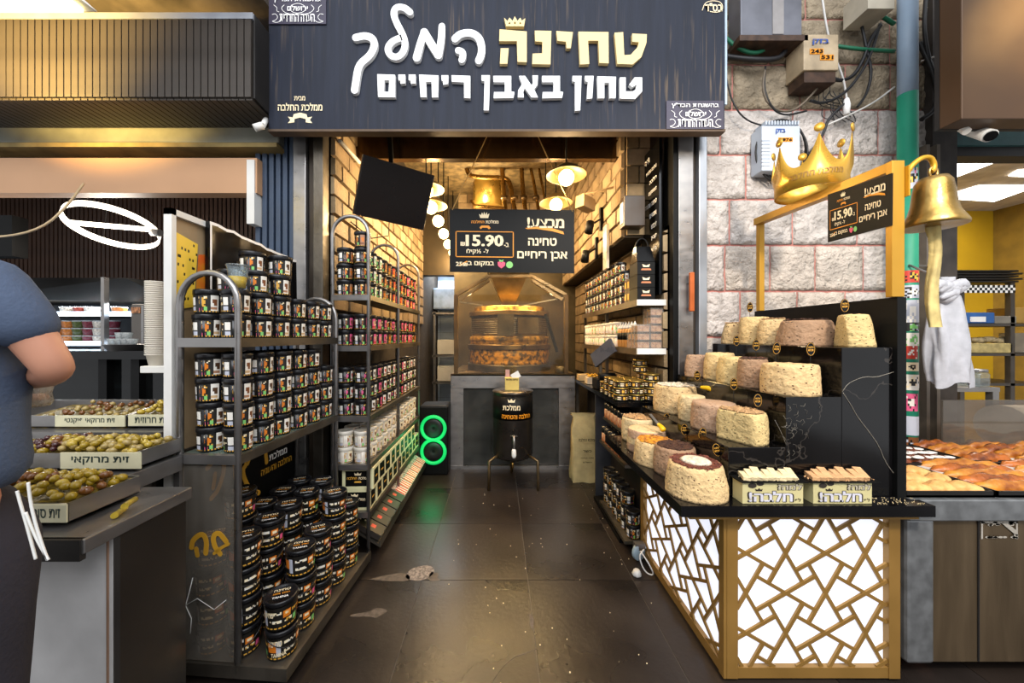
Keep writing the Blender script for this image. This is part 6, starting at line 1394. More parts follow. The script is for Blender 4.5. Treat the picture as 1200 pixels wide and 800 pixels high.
MB().box(-2.6, OX+.0, OY-.004, OY+.01, oz_-.055, oz_-.0).build('ledge_lip', mat('dark_lip', '#3b3835', .4, .5), os_)
tray_s = steel
def olive_tray(x0, x1, y0, y1, zf, zb, hgt, lab, sign=None, sx=None, dy=.0):
    t_ = thing('olive_tray', lab, 'tray', ((x0+x1)/2, (y0+y1)/2, zf-hgt)); th = .004
    f = lambda y: zf+(zb-zf)*(y-y0)/(y1-y0)
    MB().hexa([(x0, y0, zf-hgt), (x1, y0, zf-hgt), (x1, y1, zb-hgt), (x0, y1, zb-hgt)], [(x0, y0, zf-hgt+th), (x1, y0, zf-hgt+th), (x1, y1, zb-hgt+th), (x0, y1, zb-hgt+th)]).build('tray_base', tray_s, t_)
    for a, b_ in (((x0, y0), (x0+th, y1)), ((x1-th, y0), (x1, y1))): MB().hexa([(a[0], y0, zf-hgt), (b_[0], y0, zf-hgt), (b_[0], y1, zb-hgt), (a[0], y1, zb-hgt)], [(a[0], y0, zf), (b_[0], y0, zf), (b_[0], y1, zb), (a[0], y1, zb)]).build('tray_side', tray_s, t_)
    for y in (y0, y1): MB().box(x0, x1, y, y+th, f(y)-hgt, f(y)).build('tray_side', tray_s, t_)
    if sign:
        s_, a, b_, za, zb_ = sign; Y = y0-.006; MB().box(a, b_, Y, Y+.004, za, zb_).build('name_card', mat('cream_card2', '#cfc9a8', .5), t_)
        mb = MB(); w_ = b_-a; put_text(mb, s_, (a+w_*.14, Y-.0006, za+(zb_-za)*.25), (1, 0, 0), (0, 0, 1), w_*.72, (zb_-za)*.52, .045); mb.build('lettering', mat('dark_green_ink', '#1d2f2a', .6), t_, fixn=False)
    return t_
om = {n_: mat('olive_'+n_, c_, .22, 0, .25, 30, coat=.3) for n_, c_ in (('green', '#a88a1c'), ('light', '#c9ab3c'), ('purple', '#4a2226'), ('brown', '#7a4a1c'), ('pale', '#b39a5a'))}
ome = {k_: [meshof(MB().ball((0, 0, 0), 1, 8, 6, sc=(1, .78, .78)), 'olive', v)] for k_, v in om.items()}
cnt = [0]
def olives(x0, x1, y0, y1, zf, zb, n_, kinds, grp, sz, mound=.02, layers=2):
    cols_ = int(math.sqrt(n_/layers*(x1-x0)/(y1-y0))+.5); rows_ = max(2, int(n_/layers/cols_))
    for l in range(layers):
        for j in range(rows_):
            for i in range(cols_):
                u = (i+.5+rnd.uniform(-.3, .3))/cols_; v = (j+.5+rnd.uniform(-.3, .3))/rows_
                if l and (u < .12 or u > .9 or v < .1): continue
                x = x0+(x1-x0)*u; y = y0+(y1-y0)*v; z = zf+(zb-zf)*v+mound*math.sin(PI*u)*math.sin(PI*min(1, v+.1))+l*sz*.8+rnd.uniform(-.3, .4)*sz; k_ = kinds(u, v)
                o = inst('olive', ome[k_][0], None, (x, y, z), (rnd.uniform(-.5, .5), rnd.uniform(-.5, .5), rnd.random()*3), (sz*rnd.uniform(.9, 1.15),)*3)
                tag(o, {'green': 'golden green', 'light': 'light yellow-green', 'purple': 'dark purple', 'brown': 'brownish', 'pale': 'pale cracked'}[k_]+' olive in '+grp[0], 'olive', grp[1]+', '+k_); cnt[0] += 1
# tray 1 (front), tray 2, tray 3
olive_tray(-1.75, -1.185, .955, 1.145, .914, .914, .055, 'front steel tray heaped with golden green olives', ('זית סורי', P(30, 0, .95).x, P(78, 0, .95).x, P(0, 612, .95).z, P(0, 591, .95).z))
hz = lambda x0, x1, y0, y1, za, zb: stuff(MB().hexa([(x0, y0, za-.04), (x1, y0, za-.04), (x1, y1, zb-.04), (x0, y1, zb-.04)], [(x0, y0, za-.004), (x1, y0, za-.004), (x1, y1, zb-.004), (x0, y1, zb-.004)]).build('olive_heap', mat('olive_heap', '#8a7320', .35, 0, .5, 60, .8, 60)))
def heap(x0, x1, y0, y1, za, zb, lab):
    o = hz(x0, x1, y0, y1, za, zb); tag(o, lab, 'olives')
z1a, z1b = .908, .915
heap(-1.74, -1.19, .962, 1.138, z1a, z1b, 'lower layer of green olives filling the front tray')
olives(-1.56, -1.195, .97, 1.135, z1a+.004, z1b+.004, 130, lambda u, v: rnd.choice(['green', 'green', 'green', 'light', 'brown']), ('the front steel tray', 'olives in the front tray'), .0145, .035)
zr0 = P(0, 551, 1.21).z
MB().box(-2.6, -1.245, 1.165, 1.37, oz_, zr0-.0).build('riser', steel, os_, bevel=.003)
z2a, z2b = .968, .975
MB().box(-2.6, -1.36, 1.37, 2.1, oz_-.04, .94).build('riser', steel, os_)
olive_tray(-1.85, -1.256, 1.195, 1.37, .972, .972, .055, 'second steel tray with purple and cracked green olives', ('זית מרוקאי', P(71, 0, 1.19).x, P(165, 0, 1.19).x, P(0, 549, 1.19).z, P(0, 530, 1.19).z))
heap(-1.84, -1.262, 1.20, 1.364, z2a, z2b, 'lower layer of mixed olives filling the second tray')
olives(-1.74, -1.27, 1.205, 1.36, z2a, z2b, 200, lambda u, v: ('purple' if rnd.random() < .5 else rnd.choice(['brown', 'green'])) if u < .42 else rnd.choice(['light', 'pale', 'green']), ('the second steel tray', 'olives in the second tray'), .0135, .02)
z3 = P(0, 487, 1.5).z
MB().box(-2.6, -1.40, 1.44, 1.95, .94, z3-.055).build('riser', steel, os_)
olive_tray(-2.2, P(146, 0, 1.5).x, 1.50, 1.72, z3, z3+.03, .05, 'third steel tray half hidden with a long name card', ('זית מרוקאי פיקנטי', P(63, 0, 1.49).x, P(145, 0, 1.49).x, P(0, 500, 1.49).z, P(0, 487, 1.49).z))
olive_tray(P(149, 0, 1.5).x, -1.375, 1.50, 1.72, z3, z3+.03, .05, 'third-row steel tray of golden olives next to the framed board', ('זית חרוזית', P(149, 0, 1.49).x, P(205, 0, 1.49).x, P(0, 499, 1.49).z, P(0, 486, 1.49).z))
heap(P(150, 0, 1.5).x, -1.385, 1.505, 1.715, z3-.0, z3+.03, 'golden olives filling the back tray by the framed board'); olives(P(155, 0, 1.5).x, -1.39, 1.51, 1.71, z3+.005, z3+.04, 60, lambda u, v: 'light', ('the back tray by the framed board', 'olives in the back tray by the board'), .013, .02)
heap(-2.1, P(145, 0, 1.5).x, 1.505, 1.715, z3-.02, z3+.01, 'brownish olives filling the back tray behind the long card'); olives(-2.0, P(140, 0, 1.5).x, 1.53, 1.71, z3-.01, z3+.02, 44, lambda u, v: rnd.choice(['brown', 'pale']), ('the back tray behind the long card', 'olives in the long back tray'), .013, .01, 1)
for px_, py_ in ((138, 601), (150, 590)):
    o = tag(MB().tube(smooth3([P(px_-4, py_+3, 1.0), P(px_, py_, 1.02), P(px_+8, py_-5, 1.06)]), .009, 8).build('pickled_pepper', om['light']), 'pickled yellow pepper on the steel ledge %s' % ('nearer the corner' if px_ < 145 else 'behind the other one'), 'pepper')

# ================================================================== CUSTOMER
skin = mat('skin', '#c98f74', .5, 0, .06, 8, .05); shirt = mat('blue_grey_cotton', '#46536a', .85, 0, .06, 12, .2, 120); trous = mat('dark_trousers', '#2a2730', .85, 0, .08, 12, .2, 100)
def skin_mesh(name, verts, edges, radii, m, parent, lv=2, root=0):
    me = bpy.data.meshes.new(name); me.from_pydata([tuple(v) for v in verts], edges, []); o = bpy.data.objects.new(name, me); COL.objects.link(o)
    md = o.modifiers.new('skin', 'SKIN'); md.use_smooth_shade = True
    for i, r_ in enumerate(radii):
        sv = me.skin_vertices[0].data[i]; sv.radius = r_ if isinstance(r_, tuple) else (r_, r_); sv.use_root = (i == root)
    s_ = o.modifiers.new('sub', 'SUBSURF'); s_.levels = lv; s_.render_levels = lv
    bpy.context.view_layer.update(); me2 = bpy.data.meshes.new_from_object(o.evaluated_get(bpy.context.evaluated_depsgraph_get())); bpy.data.objects.remove(o)
    for p_ in me2.polygons: p_.use_smooth = True
    me2.materials.clear(); me2.materials.append(m); o = bpy.data.objects.new(name, me2); COL.objects.link(o)
    if parent is not None:
        o.parent = parent; l = parent_world(parent); me2.transform(Matrix.Translation(-l))
    return o
PX, PY = -1.10, .66
per = thing('person', 'customer in a blue-grey t-shirt and dark trousers holding a water bottle, seen from behind', 'person', (PX, PY, 0))
sh_R = Vector((-.945, .655, 1.462)); sh_L = Vector((-1.30, .67, 1.455)); el = P(68, 436, .70); wr_ = P(14, 446, .84); el.z += .0
V = [(PX, PY, .98), (PX, PY-.01, 1.12), (PX, PY-.01, 1.28), (PX, PY, 1.42), (PX-.03, PY+.01, 1.50), (PX-.08, PY+.01, 1.57), (PX-.13, PY+.01, 1.67), (PX-.14, PY+.01, 1.75),
     sh_R, sh_R.lerp(el, .5), el, el.lerp(wr_, .5), wr_, sh_L, (-1.35, .68, 1.30), (-1.36, .70, 1.18), (-1.35, .72, 1.05), (-1.34, .74, .93),
     (PX+.05, PY, .90), (PX+.05, PY+.02, .50), (PX+.05, PY, .10), (PX+.06, PY+.12, .035), (PX-.10, PY, .90), (PX-.11, PY+.03, .50), (PX-.11, PY, .10), (PX-.12, PY+.12, .035)]
E_ = [(0, 1), (1, 2), (2, 3), (3, 4), (4, 5), (5, 6), (6, 7), (3, 8), (8, 9), (9, 10), (10, 11), (11, 12), (3, 13), (13, 14), (14, 15), (15, 16), (16, 17), (0, 18), (18, 19), (19, 20), (20, 21), (0, 22), (22, 23), (23, 24), (24, 25)]
RD = [(.10, .08), (.115, .08), (.13, .09), (.11, .08), (.05, .05), (.055, .055), (.078, .09), (.07, .085), .044, .037, .030, .028, .022, .06, .047, .04, .035, .026, .095, .06, .045, .04, .095, .06, .045, .04]
skin_mesh('body', V, E_, RD, skin, per)
# hand holding the bottle
def hand(wr_, dirv, up, parent, s=1):
    dirv = Vector(dirv).normalized(); up = Vector(up).normalized(); sd = dirv.cross(up).normalized()
    V_ = [wr_, wr_+dirv*.045, wr_+dirv*.085]; E2 = [(0, 1), (1, 2)]; R2 = [(.026, .020), (.036, .018), (.036, .016)]
    for i, (off, ln) in enumerate(((-.030, .065), (-.010, .075), (.010, .070), (.028, .055))):
        b0 = wr_+dirv*.085+up*off; n = len(V_); a1 = b0+dirv*ln*.35+sd*s*.012; a2 = a1+(dirv*.5+sd*s)*ln*.3; a3 = a2+(sd*s-dirv*.2)*ln*.3; V_ += [b0, a1, a2, a3]; E2 += [(2, n), (n, n+1), (n+1, n+2), (n+2, n+3)]; R2 += [.010, .0092, .0088, .0075]
    n = len(V_); b0 = wr_+dirv*.03-up*.03; V_ += [b0, b0+(dirv*.4-up*.4+sd*s*.8)*.035, b0+(dirv*.7-up*.3+sd*s*1.3)*.055]; E2 += [(1, n), (n, n+1), (n+1, n+2)]; R2 += [.014, .011, .009]
    return skin_mesh('hand', V_, E2, R2, skin, parent, 2)
hand(wr_, (-.75, .35, -.1), (0, 0, 1), per)
hand(Vector((-1.34, .74, .93)), (0, .15, -1), (0, 1, 0), per, -1)
skin_mesh('t_shirt', [(PX, PY, 1.045), (PX, PY-.01, 1.14), (PX, PY-.01, 1.28), (PX, PY, 1.41), (PX-.02, PY+.01, 1.475), sh_R+Vector((-.02, 0, 0)), sh_R.lerp(el, .32), sh_R.lerp(el, .68)+Vector((-.0, 0, 0)), sh_L, (-1.34, .69, 1.34), (-1.35, .70, 1.26)],
          [(0, 1), (1, 2), (2, 3), (3, 4), (3, 5), (5, 6), (6, 7), (3, 8), (8, 9), (9, 10)], [(.185, .135), (.175, .12), (.17, .12), (.15, .11), (.08, .08), .068, .054, .047, .066, .06, .058], shirt, per)
skin_mesh('trousers', [(PX-.02, PY, 1.13), (PX-.03, PY, .95), (PX+.05, PY, .84), (PX+.05, PY+.02, .48), (PX+.05, PY, .08), (PX-.10, PY, .84), (PX-.115, PY+.02, .48), (PX-.115, PY, .08)], [(0, 1), (1, 2), (2, 3), (3, 4), (1, 5), (5, 6), (6, 7)], [(.155, .125), (.165, .125), .115, .075, .065, .115, .08, .065], trous, per)
mb = MB(); mb.ball((PX-.135, PY-.005, 1.71), .098, 18, 12, sc=(.84, 1.0, 1.12)); mb.build('hair', mat('dark_hair', '#2a1d15', .8, 0, .3, 60, .6, 120), per)
mb = MB(); mb.ball((PX-.165, PY+.10, 1.69), .011, 8, 6); mb.ball((PX-.105, PY+.10, 1.69), .011, 8, 6); mb.build('eye', whitef, per); MB().ball((PX-.135, PY+.11, 1.665), .014, 8, 6, sc=(.8, 1.2, 1.4)).build('nose', skin, per); MB().ball((PX-.135, PY+.10, 1.63), .02, 10, 6, sc=(1.2, .3, .3)).build('mouth', mat('lips', '#a8605a', .5), per)
for s_ in (-1, 1): MB().ball((PX-.135+s_*.082, PY+.01, 1.68), .02, 8, 6, sc=(.4, .8, 1.3)).build('ear', skin, per)
for k_, pts in enumerate(([(20, 575), (24, 590), (30, 610), (36, 632), (42, 655)], [(33, 565), (36, 590), (42, 615), (50, 640), (56, 656)], [(30, 600), (42, 630), (57, 656)])):
    MB().tube(smooth3([P(x, y, .50) for x, y in pts]), .0018, 6).build('apron_string', white_p, per)
# water bottle
bY = .86; bt_ = thing('water_bottle', 'clear water bottle with a red label held by the customer', 'bottle', P(36, 475, bY)); c_ = P(34, 476, bY)
MB().lathe([(.0, 0), (.034, 0), (.039, .012), (.036, .03), (.039, .045), (.037, .06), (.039, .075), (.039, .14), (.03, .165), (.014, .185), (.014, .20), (0, .20)], 22, c_).build('bottle_body', glass('water_plastic', '#e6dccb', .08, .28), bt_)
MB().lathe([(.0396, .085), (.0396, .13)], 22, c_).build('label', mat('red_label', '#c03028', .4), bt_, fixn=False); MB().lathe([(.016, .188), (.016, .208), (0, .209)], 14, c_).build('cap', whitef, bt_)
# ================================================================== RIGHT: pole, boxes and cables on the stone wall
PL = 2.14; c_ = P(1063.5, 0, PL); t = thing('utility_pole', 'round metal pole painted pale blue above and green below', 'pole', (c_.x, PL, 0)); rp_ = 8.6/F*PL
MB().lathe([(rp_, 0), (rp_, P(0, 111, PL).z)], 28, (c_.x, PL, 0)).build('green_lower_tube', mat('green_paint', '#1f8a6c', .5, 0, .12, 5, .1), t, fixn=True); MB().lathe([(rp_*.99, P(0, 111, PL).z), (rp_*.99, 3.6)], 28, (c_.x, PL, 0)).build('pale_upper_tube', mat('pale_blue_paint', '#8fa3b8', .5, 0, .08, 4, .1), t)
# stickers
sk = [(200, 224, 'skyp', 0), (318, 332, 'ryk', 1), (335, 350, 'swk', 2), (352, 378, 'sws', 3), (378, 388, 'kns', 4), (390, 405, 'wnw', 5), (405, 420, 'rwr', 6), (424, 434, 'ckc', 7), (438, 456, 'wkc', 8), (460, 480, 'pwk', 9), (486, 508, 'sss', 10), (510, 532, 'bks', 11), (535, 556, 'ows', 12)]
for y0, y1, cc, k_ in sk:
    r_ = random.Random(k_); W, H = 10, 7; g = [[cc[0] if r_.random() < .7 else r_.choice(cc) for _ in range(W)] for _ in range(H)]
    for y in range(2, 5):
        for x in range(3, 7): g[y][x] = cc[1] if r_.random() < .7 else cc[2]
    mb = MB(); wrap_print(mb, g, rp_+.001, rp_+.001, P(0, y1, PL).z, P(0, y0, PL).z, R(195), R(195+110+r_.uniform(-25, 25)), c=(c_.x, PL, 0)); mb.build('sticker', printmat(), t, fixn=False)
C_['s'] = hx('#4a86b8')
WY = 2.32
def wbox(name, px0, py0, px1, py1, dep, m, lab, cat='box'):
    a = P(px0, py1, WY-dep); b_ = P(px1, py0, WY-dep); t_ = thing(name, lab, cat, ((a.x+b_.x)/2, WY-.02, a.z)); MB().box(a.x, b_.x, WY-dep, WY-.02, a.z, b_.z).build('case', m, t_, bevel=.006); return t_, a, b_
t, a, b_ = wbox('fuse_box', 868, -25, 940, 44, .14, mat('grey_box_front', '#6b6c74', .4, .4, .15, 6), 'dull grey metal junction box at the top of the stone wall')
MB().box(a.x-.02, b_.x+.02, WY-.16, WY-.03, a.z-.035, a.z+.0).build('base_plate', mat('rusty_plate', '#4a3426', .6, .2, .3, 20), t); MB().box(P(905, 0, WY-.14).x, P(918, 0, WY-.14).x, WY-.144, WY-.14, a.z+.02, b_.z).build('tape', mat('pale_tape', '#8f8a88', .6), t)
t, a, b_ = wbox('telephone_box', 942, 40, 983, 82, .16, mat('cream_metal', '#b7a283', .55, 0, .2, 8, .2), 'cream tilted telephone junction box with orange number labels')
tz = WY-.162
def lab_on(s_, px0, px1, py0, py1, m, parent, Y): flat_text(s_, px0, px1, py0, py1, Y, m, parent, .04)
lab_on('בזק', 952, 971, 46, 53, mat('blue_print', '#2c4f9a', .5), t, tz)
for x0, x1, y0, y1, s_ in ((949, 965, 57, 63.5, '243'), (961, 977, 64, 70.5, '531')):
    q0, q1 = P(x0, y1, tz), P(x1, y0, tz); MB().box(q0.x, q1.x, tz-.001, tz, q0.z, q1.z).build('number_label', orange_p, t); lab_on(s_, x0+1, x1-1, y0+1, y1-1, blackm, t, tz-.001)
a = P(944, 95, WY-.16); b_ = P(981, 83, WY-.16); MB().box(a.x, b_.x, WY-.15, WY-.03, a.z, b_.z).build('lower_flange', mat('rusty_plate', '#4a3426', .6), t)
t, a, b_ = wbox('telephone_box', 893, 147, 938, 200, .12, mat('pale_grey_plastic', '#b3bcc8', .5, 0, .05, 6), 'pale grey ribbed telephone box with black cable coiled round it')
tz = WY-.121; lab_on('בזק', 909, 920, 151, 157, mat('blue_print', '#2c4f9a', .5), t, tz)
q0, q1 = P(912, 166, tz), P(929, 161, tz); MB().box(q0.x, q1.x, tz-.001, tz, q0.z, q1.z).build('number_label', orange_p, t); lab_on('2876', 913, 928, 162, 165.3, blackm, t, tz-.001)
for k_ in range(12):
    q0 = P(896+3.4*k_, 147, WY-.11); MB().box(q0.x, q0.x+.008, WY-.12, WY-.03, q0.z, q0.z+.025).build('rib', MATS['pale_grey_plastic'], t)
for k_ in range(8): q0 = P(893, 165+4.2*k_, WY-.12); MB().box(q0.x-.002, q0.x+.05, WY-.123, WY-.11, q0.z, q0.z+.006).build('rib', MATS['pale_grey_plastic'], t)
cabm = mat('black_cable', '#1b1a1c', .5); grn = mat('green_cable', '#1f6b4c', .5); whc = mat('white_cable_skin', '#d0cdc8', .5)
def cable(pts, r_, m, lab, Y=WY-.07, nm='wall_cable'): return tag(MB().tube(smooth3([P(x, y, Y-.01*((i*3) % 4)) for i, (x, y) in enumerate(pts)]), r_, 6).build(nm, m), lab, 'cable')
mb = MB()
for k_ in range(4): mb.tube([P(916+28*math.cos(2*PI*i/28)*(1+.03*k_), 174+34*math.sin(2*PI*i/28)*(1+.02*k_)+1.5*k_, WY-.05-.008*k_) for i in range(28)], .006, 6, True)
tag(mb.build('coiled_cable', cabm), 'black cable coil looped round the pale grey telephone box', 'cable')
cable([(851, 45), (862, 55), (880, 63), (895, 60), (900, 52)], .012, grn, 'green cable bending under the grey junction box'); cable([(850, 66), (880, 70), (912, 70), (920, 60)], .016, cabm, 'thick black conduit along the stones under the junction box')
cable([(963, -5), (968, 30), (975, 60), (988, 90), (992, 115), (994, 122)], .006, whc, 'white cable dropping in front of the cream telephone box'); cable([(1048, 102), (1025, 120), (995, 135), (968, 147)], .006, whc, 'white cable slanting from the pole to the crossing point')
cable([(994, 118), (985, 125), (970, 140), (966, 155), (955, 172), (947, 182)], .008, cabm, 'black cable dropping behind the crown'); cable([(1032, 30), (1020, 45), (1012, 70), (1000, 90), (985, 95), (976, 92)], .011, cabm, 'black cable looping beside the cream box'); cable([(1031, 28), (1022, 60), (1010, 85), (990, 110), (965, 122), (950, 118)], .009, cabm, 'longer black cable loop under the cream box')
cable([(1000, -5), (1010, 30), (1016, 60), (1022, 85), (1016, 110), (1005, 125)], .008, cabm, 'dark cable hanging near the pole'); cable([(980, 54), (1010, 58), (1048, 60)], .011, grn, 'green cable running level to the pole'); cable([(897, 80), (893, 100), (898, 120), (915, 132), (935, 128), (957, 105), (961, 97)], .007, mat('grey_cable', '#6b5f50', .6), 'thin grey cable sagging over the stones'); cable([(897, 78), (895, 105), (905, 128), (920, 136), (945, 130)], .006, cabm, 'thin black cable beside the grey one')
cable([(851, 92), (858, 120), (872, 140), (895, 148), (905, 145)], .005, cabm, 'thin black cable from the sign edge to the coil'); cable([(1010, 5), (1035, 20), (1048, 28)], .012, grn, 'green hose high beside the pole'); cable([(1078, 50), (1092, 80), (1100, 110), (1095, 130), (1080, 140)], .014, cabm, 'thick dark cable between pole and brown box'); cable([(1085, -5), (1082, 40), (1094, 90), (1099, 120)], .010, cabm, 'dark cable hanging behind the brown box'); cable([(1079, 72), (1095, 66), (1108, 66), (1105, 72)], .005, whc, 'short white cable right of the pole')
mb = MB()
for k_ in range(16): x = 955+rnd.random()*45; y = 100+rnd.random()*30; mb.tube(smooth3([P(x, y, WY-.06), P(x+rnd.uniform(-12, 12), y+12, WY-.08), P(x+rnd.uniform(-8, 20), y+rnd.uniform(10, 26), WY-.06)]), .003, 4)
stuff(tag(mb.build('wire_tangle', cabm), 'tangle of thin dark wires under the cream telephone box', 'wires'))
tag(MB().lathe([(.012, .1), (.02, .06), (.016, 0), (0, 0)], 8, P(992, 134, WY-.09)).build('cable_wrap', whitef), 'white plastic wrap knotted on the wires', 'wrap')
tag(MB().box(P(1017, 0, 2.1).x, P(1048, 0, 2.1).x, 2.1, 2.25, P(0, 10, 2.1).z, 3.5).build('light_box', mat('cream_metal2', '#b3aa98', .5)), 'cream metal box corner at the top edge beside the pole', 'box')
slabstruct('trim_7', P(1080, 0, WY).x, P(1108, 0, WY).x, WY-.06, WY+.1, 0, 3.6, mat('dark_duct', '#3a332e', .6, .1, .3, 8)); 
for x in (1086, 1098): slabstruct('trim_8', P(x, 0, WY-.1).x, P(x+4, 0, WY-.1).x, WY-.1, WY-.06, 0, 2.6, mat('duct_pipe', '#6f665c', .5, .3))
# brown sign box with floodlight glow and white camera
t = thing('brown_sign_box', 'large brown metal box hanging over the bakery opening', 'box', (2.8, 1.8, 2.5)); MB().box(P(1127, 0, 1.75).x, 3.8, 1.75, 1.84, P(0, 139, 1.75).z, 3.6).build('front_panel', mat('brown_metal', '#4a3420', .45, .3, .08, 3), t, bevel=.004)
MB().box(P(1127, 0, 1.75).x-.0, 3.8, 1.84, 1.86, P(0, 139, 1.75).z, 3.6).build('back_panel', dkf, t)
t = thing('white_camera', 'white bullet security camera under the brown box', 'camera', P(1146, 156, 1.8)); MB().tube([P(1131, 152, 1.95), P(1160, 159, 1.80)], [.022, .030], 14).build('camera_body', white_p, t); MB().tube([P(1126, 142, 1.85), P(1126, 150, 1.85), P(1133, 154, 1.82)], .018, 8).build('bracket', white_p, t); MB().tube([P(1160.6, 159.2, 1.797), P(1161.5, 159.4, 1.792)], .024, 12).build('lens', blackgloss, t)
# ================================================================== BAKERY INTERIOR
slabstruct('trim_9', 2.93, 4.6, 2.32, 2.42, P(0, 170, WY).z, P(0, 138, WY).z, mat('teal_beam', '#2b5a5c', .6, .1, .2)); slabstruct('trim_10', 2.93, 4.6, 2.34, 2.44, P(0, 181, WY).z, P(0, 170, WY).z, dkf)
bw = struct(MB().box(2.6, 6.2, 4.3, 4.4, 0, 3.2).build('wall_back_bakery', mat('yellow_wall', '#c9a016', .7, 0, .08, 2)))
slabstruct('wall_side_bakery', 2.95, 3.02, 2.42, 4.3, 0, 3.2, mat('bakery_side', '#5a4c38', .8)); slabstruct('wall_far_bakery', 6.1, 6.2, 2.3, 4.3, 0, 3.2, mat('ochre_wall', '#8a6c20', .8))
CZ = 2.93; slabstruct('ceiling_bakery', 2.9, 6.2, 2.4, 4.3, CZ, CZ+.08, mat('ceiling_board', '#b5a99a', .8))
sl = mat('led_panel', '#ffffff', .5, emit=5, ecol='#fffaf0')
def cpt(px_, py_): Y = (CZ-EYE)*F/(CY-py_); return P(px_, py_, Y)
for q, lab in ((((1108, 184), (1174, 186), (1113, 209), (1105, 209)), 'square lit ceiling panel nearest the bakery entrance'), (((1146, 217), (1215, 217), (1165, 235), (1100, 231)), 'lit ceiling panel deeper in the bakery'), (((1192, 199), (1230, 195), (1230, 207), (1182, 205)), 'lit ceiling panel at the picture edge in the bakery')):
    Ys = [cpt(*p).y for p in q]; X_ = [cpt(*p).x for p in q]; t = thing('ceiling_panel_lamp', lab, 'lamp', (sum(X_)/4, sum(Ys)/4, CZ)); x0, x1, y0, y1 = min(X_), max(X_), min(Ys), max(Ys)
    MB().poly([(x, y, CZ-.012) for x, y in zip(X_, Ys)], (0, 0, .01)).build('diffuser', sl, t)
area('bakery_light', (3.9, 3.4, 2.85), (0, 0, 0), 1.4, .8, 55, (1, .94, .84))
tag(MB().poly([P(1124+a*.6, 222+b*.5, 3.2) for a, b in ((0, 0), (4, 1), (8, 3), (4, 3), (1, 3))], (0, .002, 0)).build('ceiling_scuff', dkf), 'small dark scuff hanging on the bakery ceiling', 'mark') if False else None
tag(MB().add([P(1177+a, 281+b, 4.28) for a, b in ((0, 0), (3, 1), (5, -2), (6, 2), (9, 3), (5, 4), (2, 5))], [(0, 1, 2, 3, 4, 5, 6)]).build('wall_sticker', blackm, fixn=False), 'small black bird-shaped sticker on the yellow wall', 'sticker')
fz = thing('bakery_rack', 'dark metal shelving with trays and boxes in the bakery', 'rack', (4.2, 3.5, 0)); BYk = 3.3
for x in (P(1128, 0, BYk).x, P(1187, 0, BYk).x): MB().box(x-.02, x+.02, BYk, BYk+.04, 0, P(0, 330, BYk).z).build('post', mat('rack_metal', '#55504b', .5, .5), fz)
for y in (380, 415, 450): MB().box(P(1118, 0, BYk).x, P(1230, 0, BYk).x, BYk, BYk+.4, P(0, y+2, BYk).z, P(0, y-1, BYk).z).build('shelf', MATS['rack_metal'], fz)
for k_ in range(5): MB().box(P(1112, 0, BYk).x, P(1190+(k_ % 2)*5, 0, BYk).x, BYk-.02, BYk+.4, P(0, 331-3.1*k_, BYk).z, P(0, 329.2-3.1*k_, BYk).z).build('baking_tray', mat('burnt_tray', '#1d1a18', .5, .4), fz)
ck = MB(); n1, n2 = 26, 3
for i in range(n1):
    for j in range(n2):
        a = P(1112+3*i, 334+3*j, BYk-.03); b_ = P(1115+3*i, 337+3*j, BYk-.03); ck.add([(a.x, a.y, a.z), (b_.x, a.y, a.z), (b_.x, a.y, b_.z), (a.x, a.y, b_.z)], [(0, 1, 2, 3)], (i+j) % 2)
ck.build('checked_cloth', [whitef, blackm], fz, fixn=False)
def bk(name, px0, px1, py0, py1, m, lab, cat='box', Y=BYk): return tag(MB().box(P(px0, 0, Y).x, P(px1, 0, Y).x, Y, Y+.2, P(0, py1, Y).z, P(0, py0, Y).z).build(name, m, bevel=.008), lab, cat)
bk('blue_carton', 1129, 1166, 366, 378.6, mat('blue_card', '#2a63a8', .5, 0, .1), 'blue carton on the upper bakery shelf', 'carton'); tag(MB().box(P(1138, 0, BYk-.01).x, P(1155, 0, BYk-.01).x, BYk-.012, BYk-.002, P(0, 377, BYk).z, P(0, 371, BYk).z).build('price_card', whitef), 'white card stuck before the blue carton', 'card')
bk('cream_crate', 1135, 1187, 402, 413.6, mat('cream_crate', '#c2ac70', .6, 0, .2, 20), 'cream crate with wrapped bread on the middle bakery shelf', 'crate'); bk('brown_loaf', 1150, 1186, 383-2, 390-12, mat('loaf', '#a8702c', .7), 'brown bread loaf on the upper bakery shelf', 'bread') if False else None
bk('tray_stack', 1166, 1192, 370, 379, mat('pale_trays', '#8a8478', .5, .2), 'stack of pale trays next to the blue carton', 'tray')
MB_ = MB()
for k_ in range(12): MB_.ball(P(1142+3.4*k_, 400-rnd.random()*4, BYk+.08), .05, 8, 6, sc=(1.2, .8, .5))
tag(MB_.build('wrapped_bread', mat('plastic_wrapped_bread', '#cdb68a', .3, 0, .3, 20)), 'plastic wrapped loaves piled in the cream crate', 'bread')
for i, x in enumerate((1190, 1205)): bk('back_carton', x, x+14, 360+30*i, 378.6+35*i, mat('tan_carton%d' % i, ['#a8823c', '#c8c0b0'][i], .6), ['tan carton at the edge of the upper bakery shelf', 'pale carton at the edge of the middle bakery shelf'][i], 'carton')
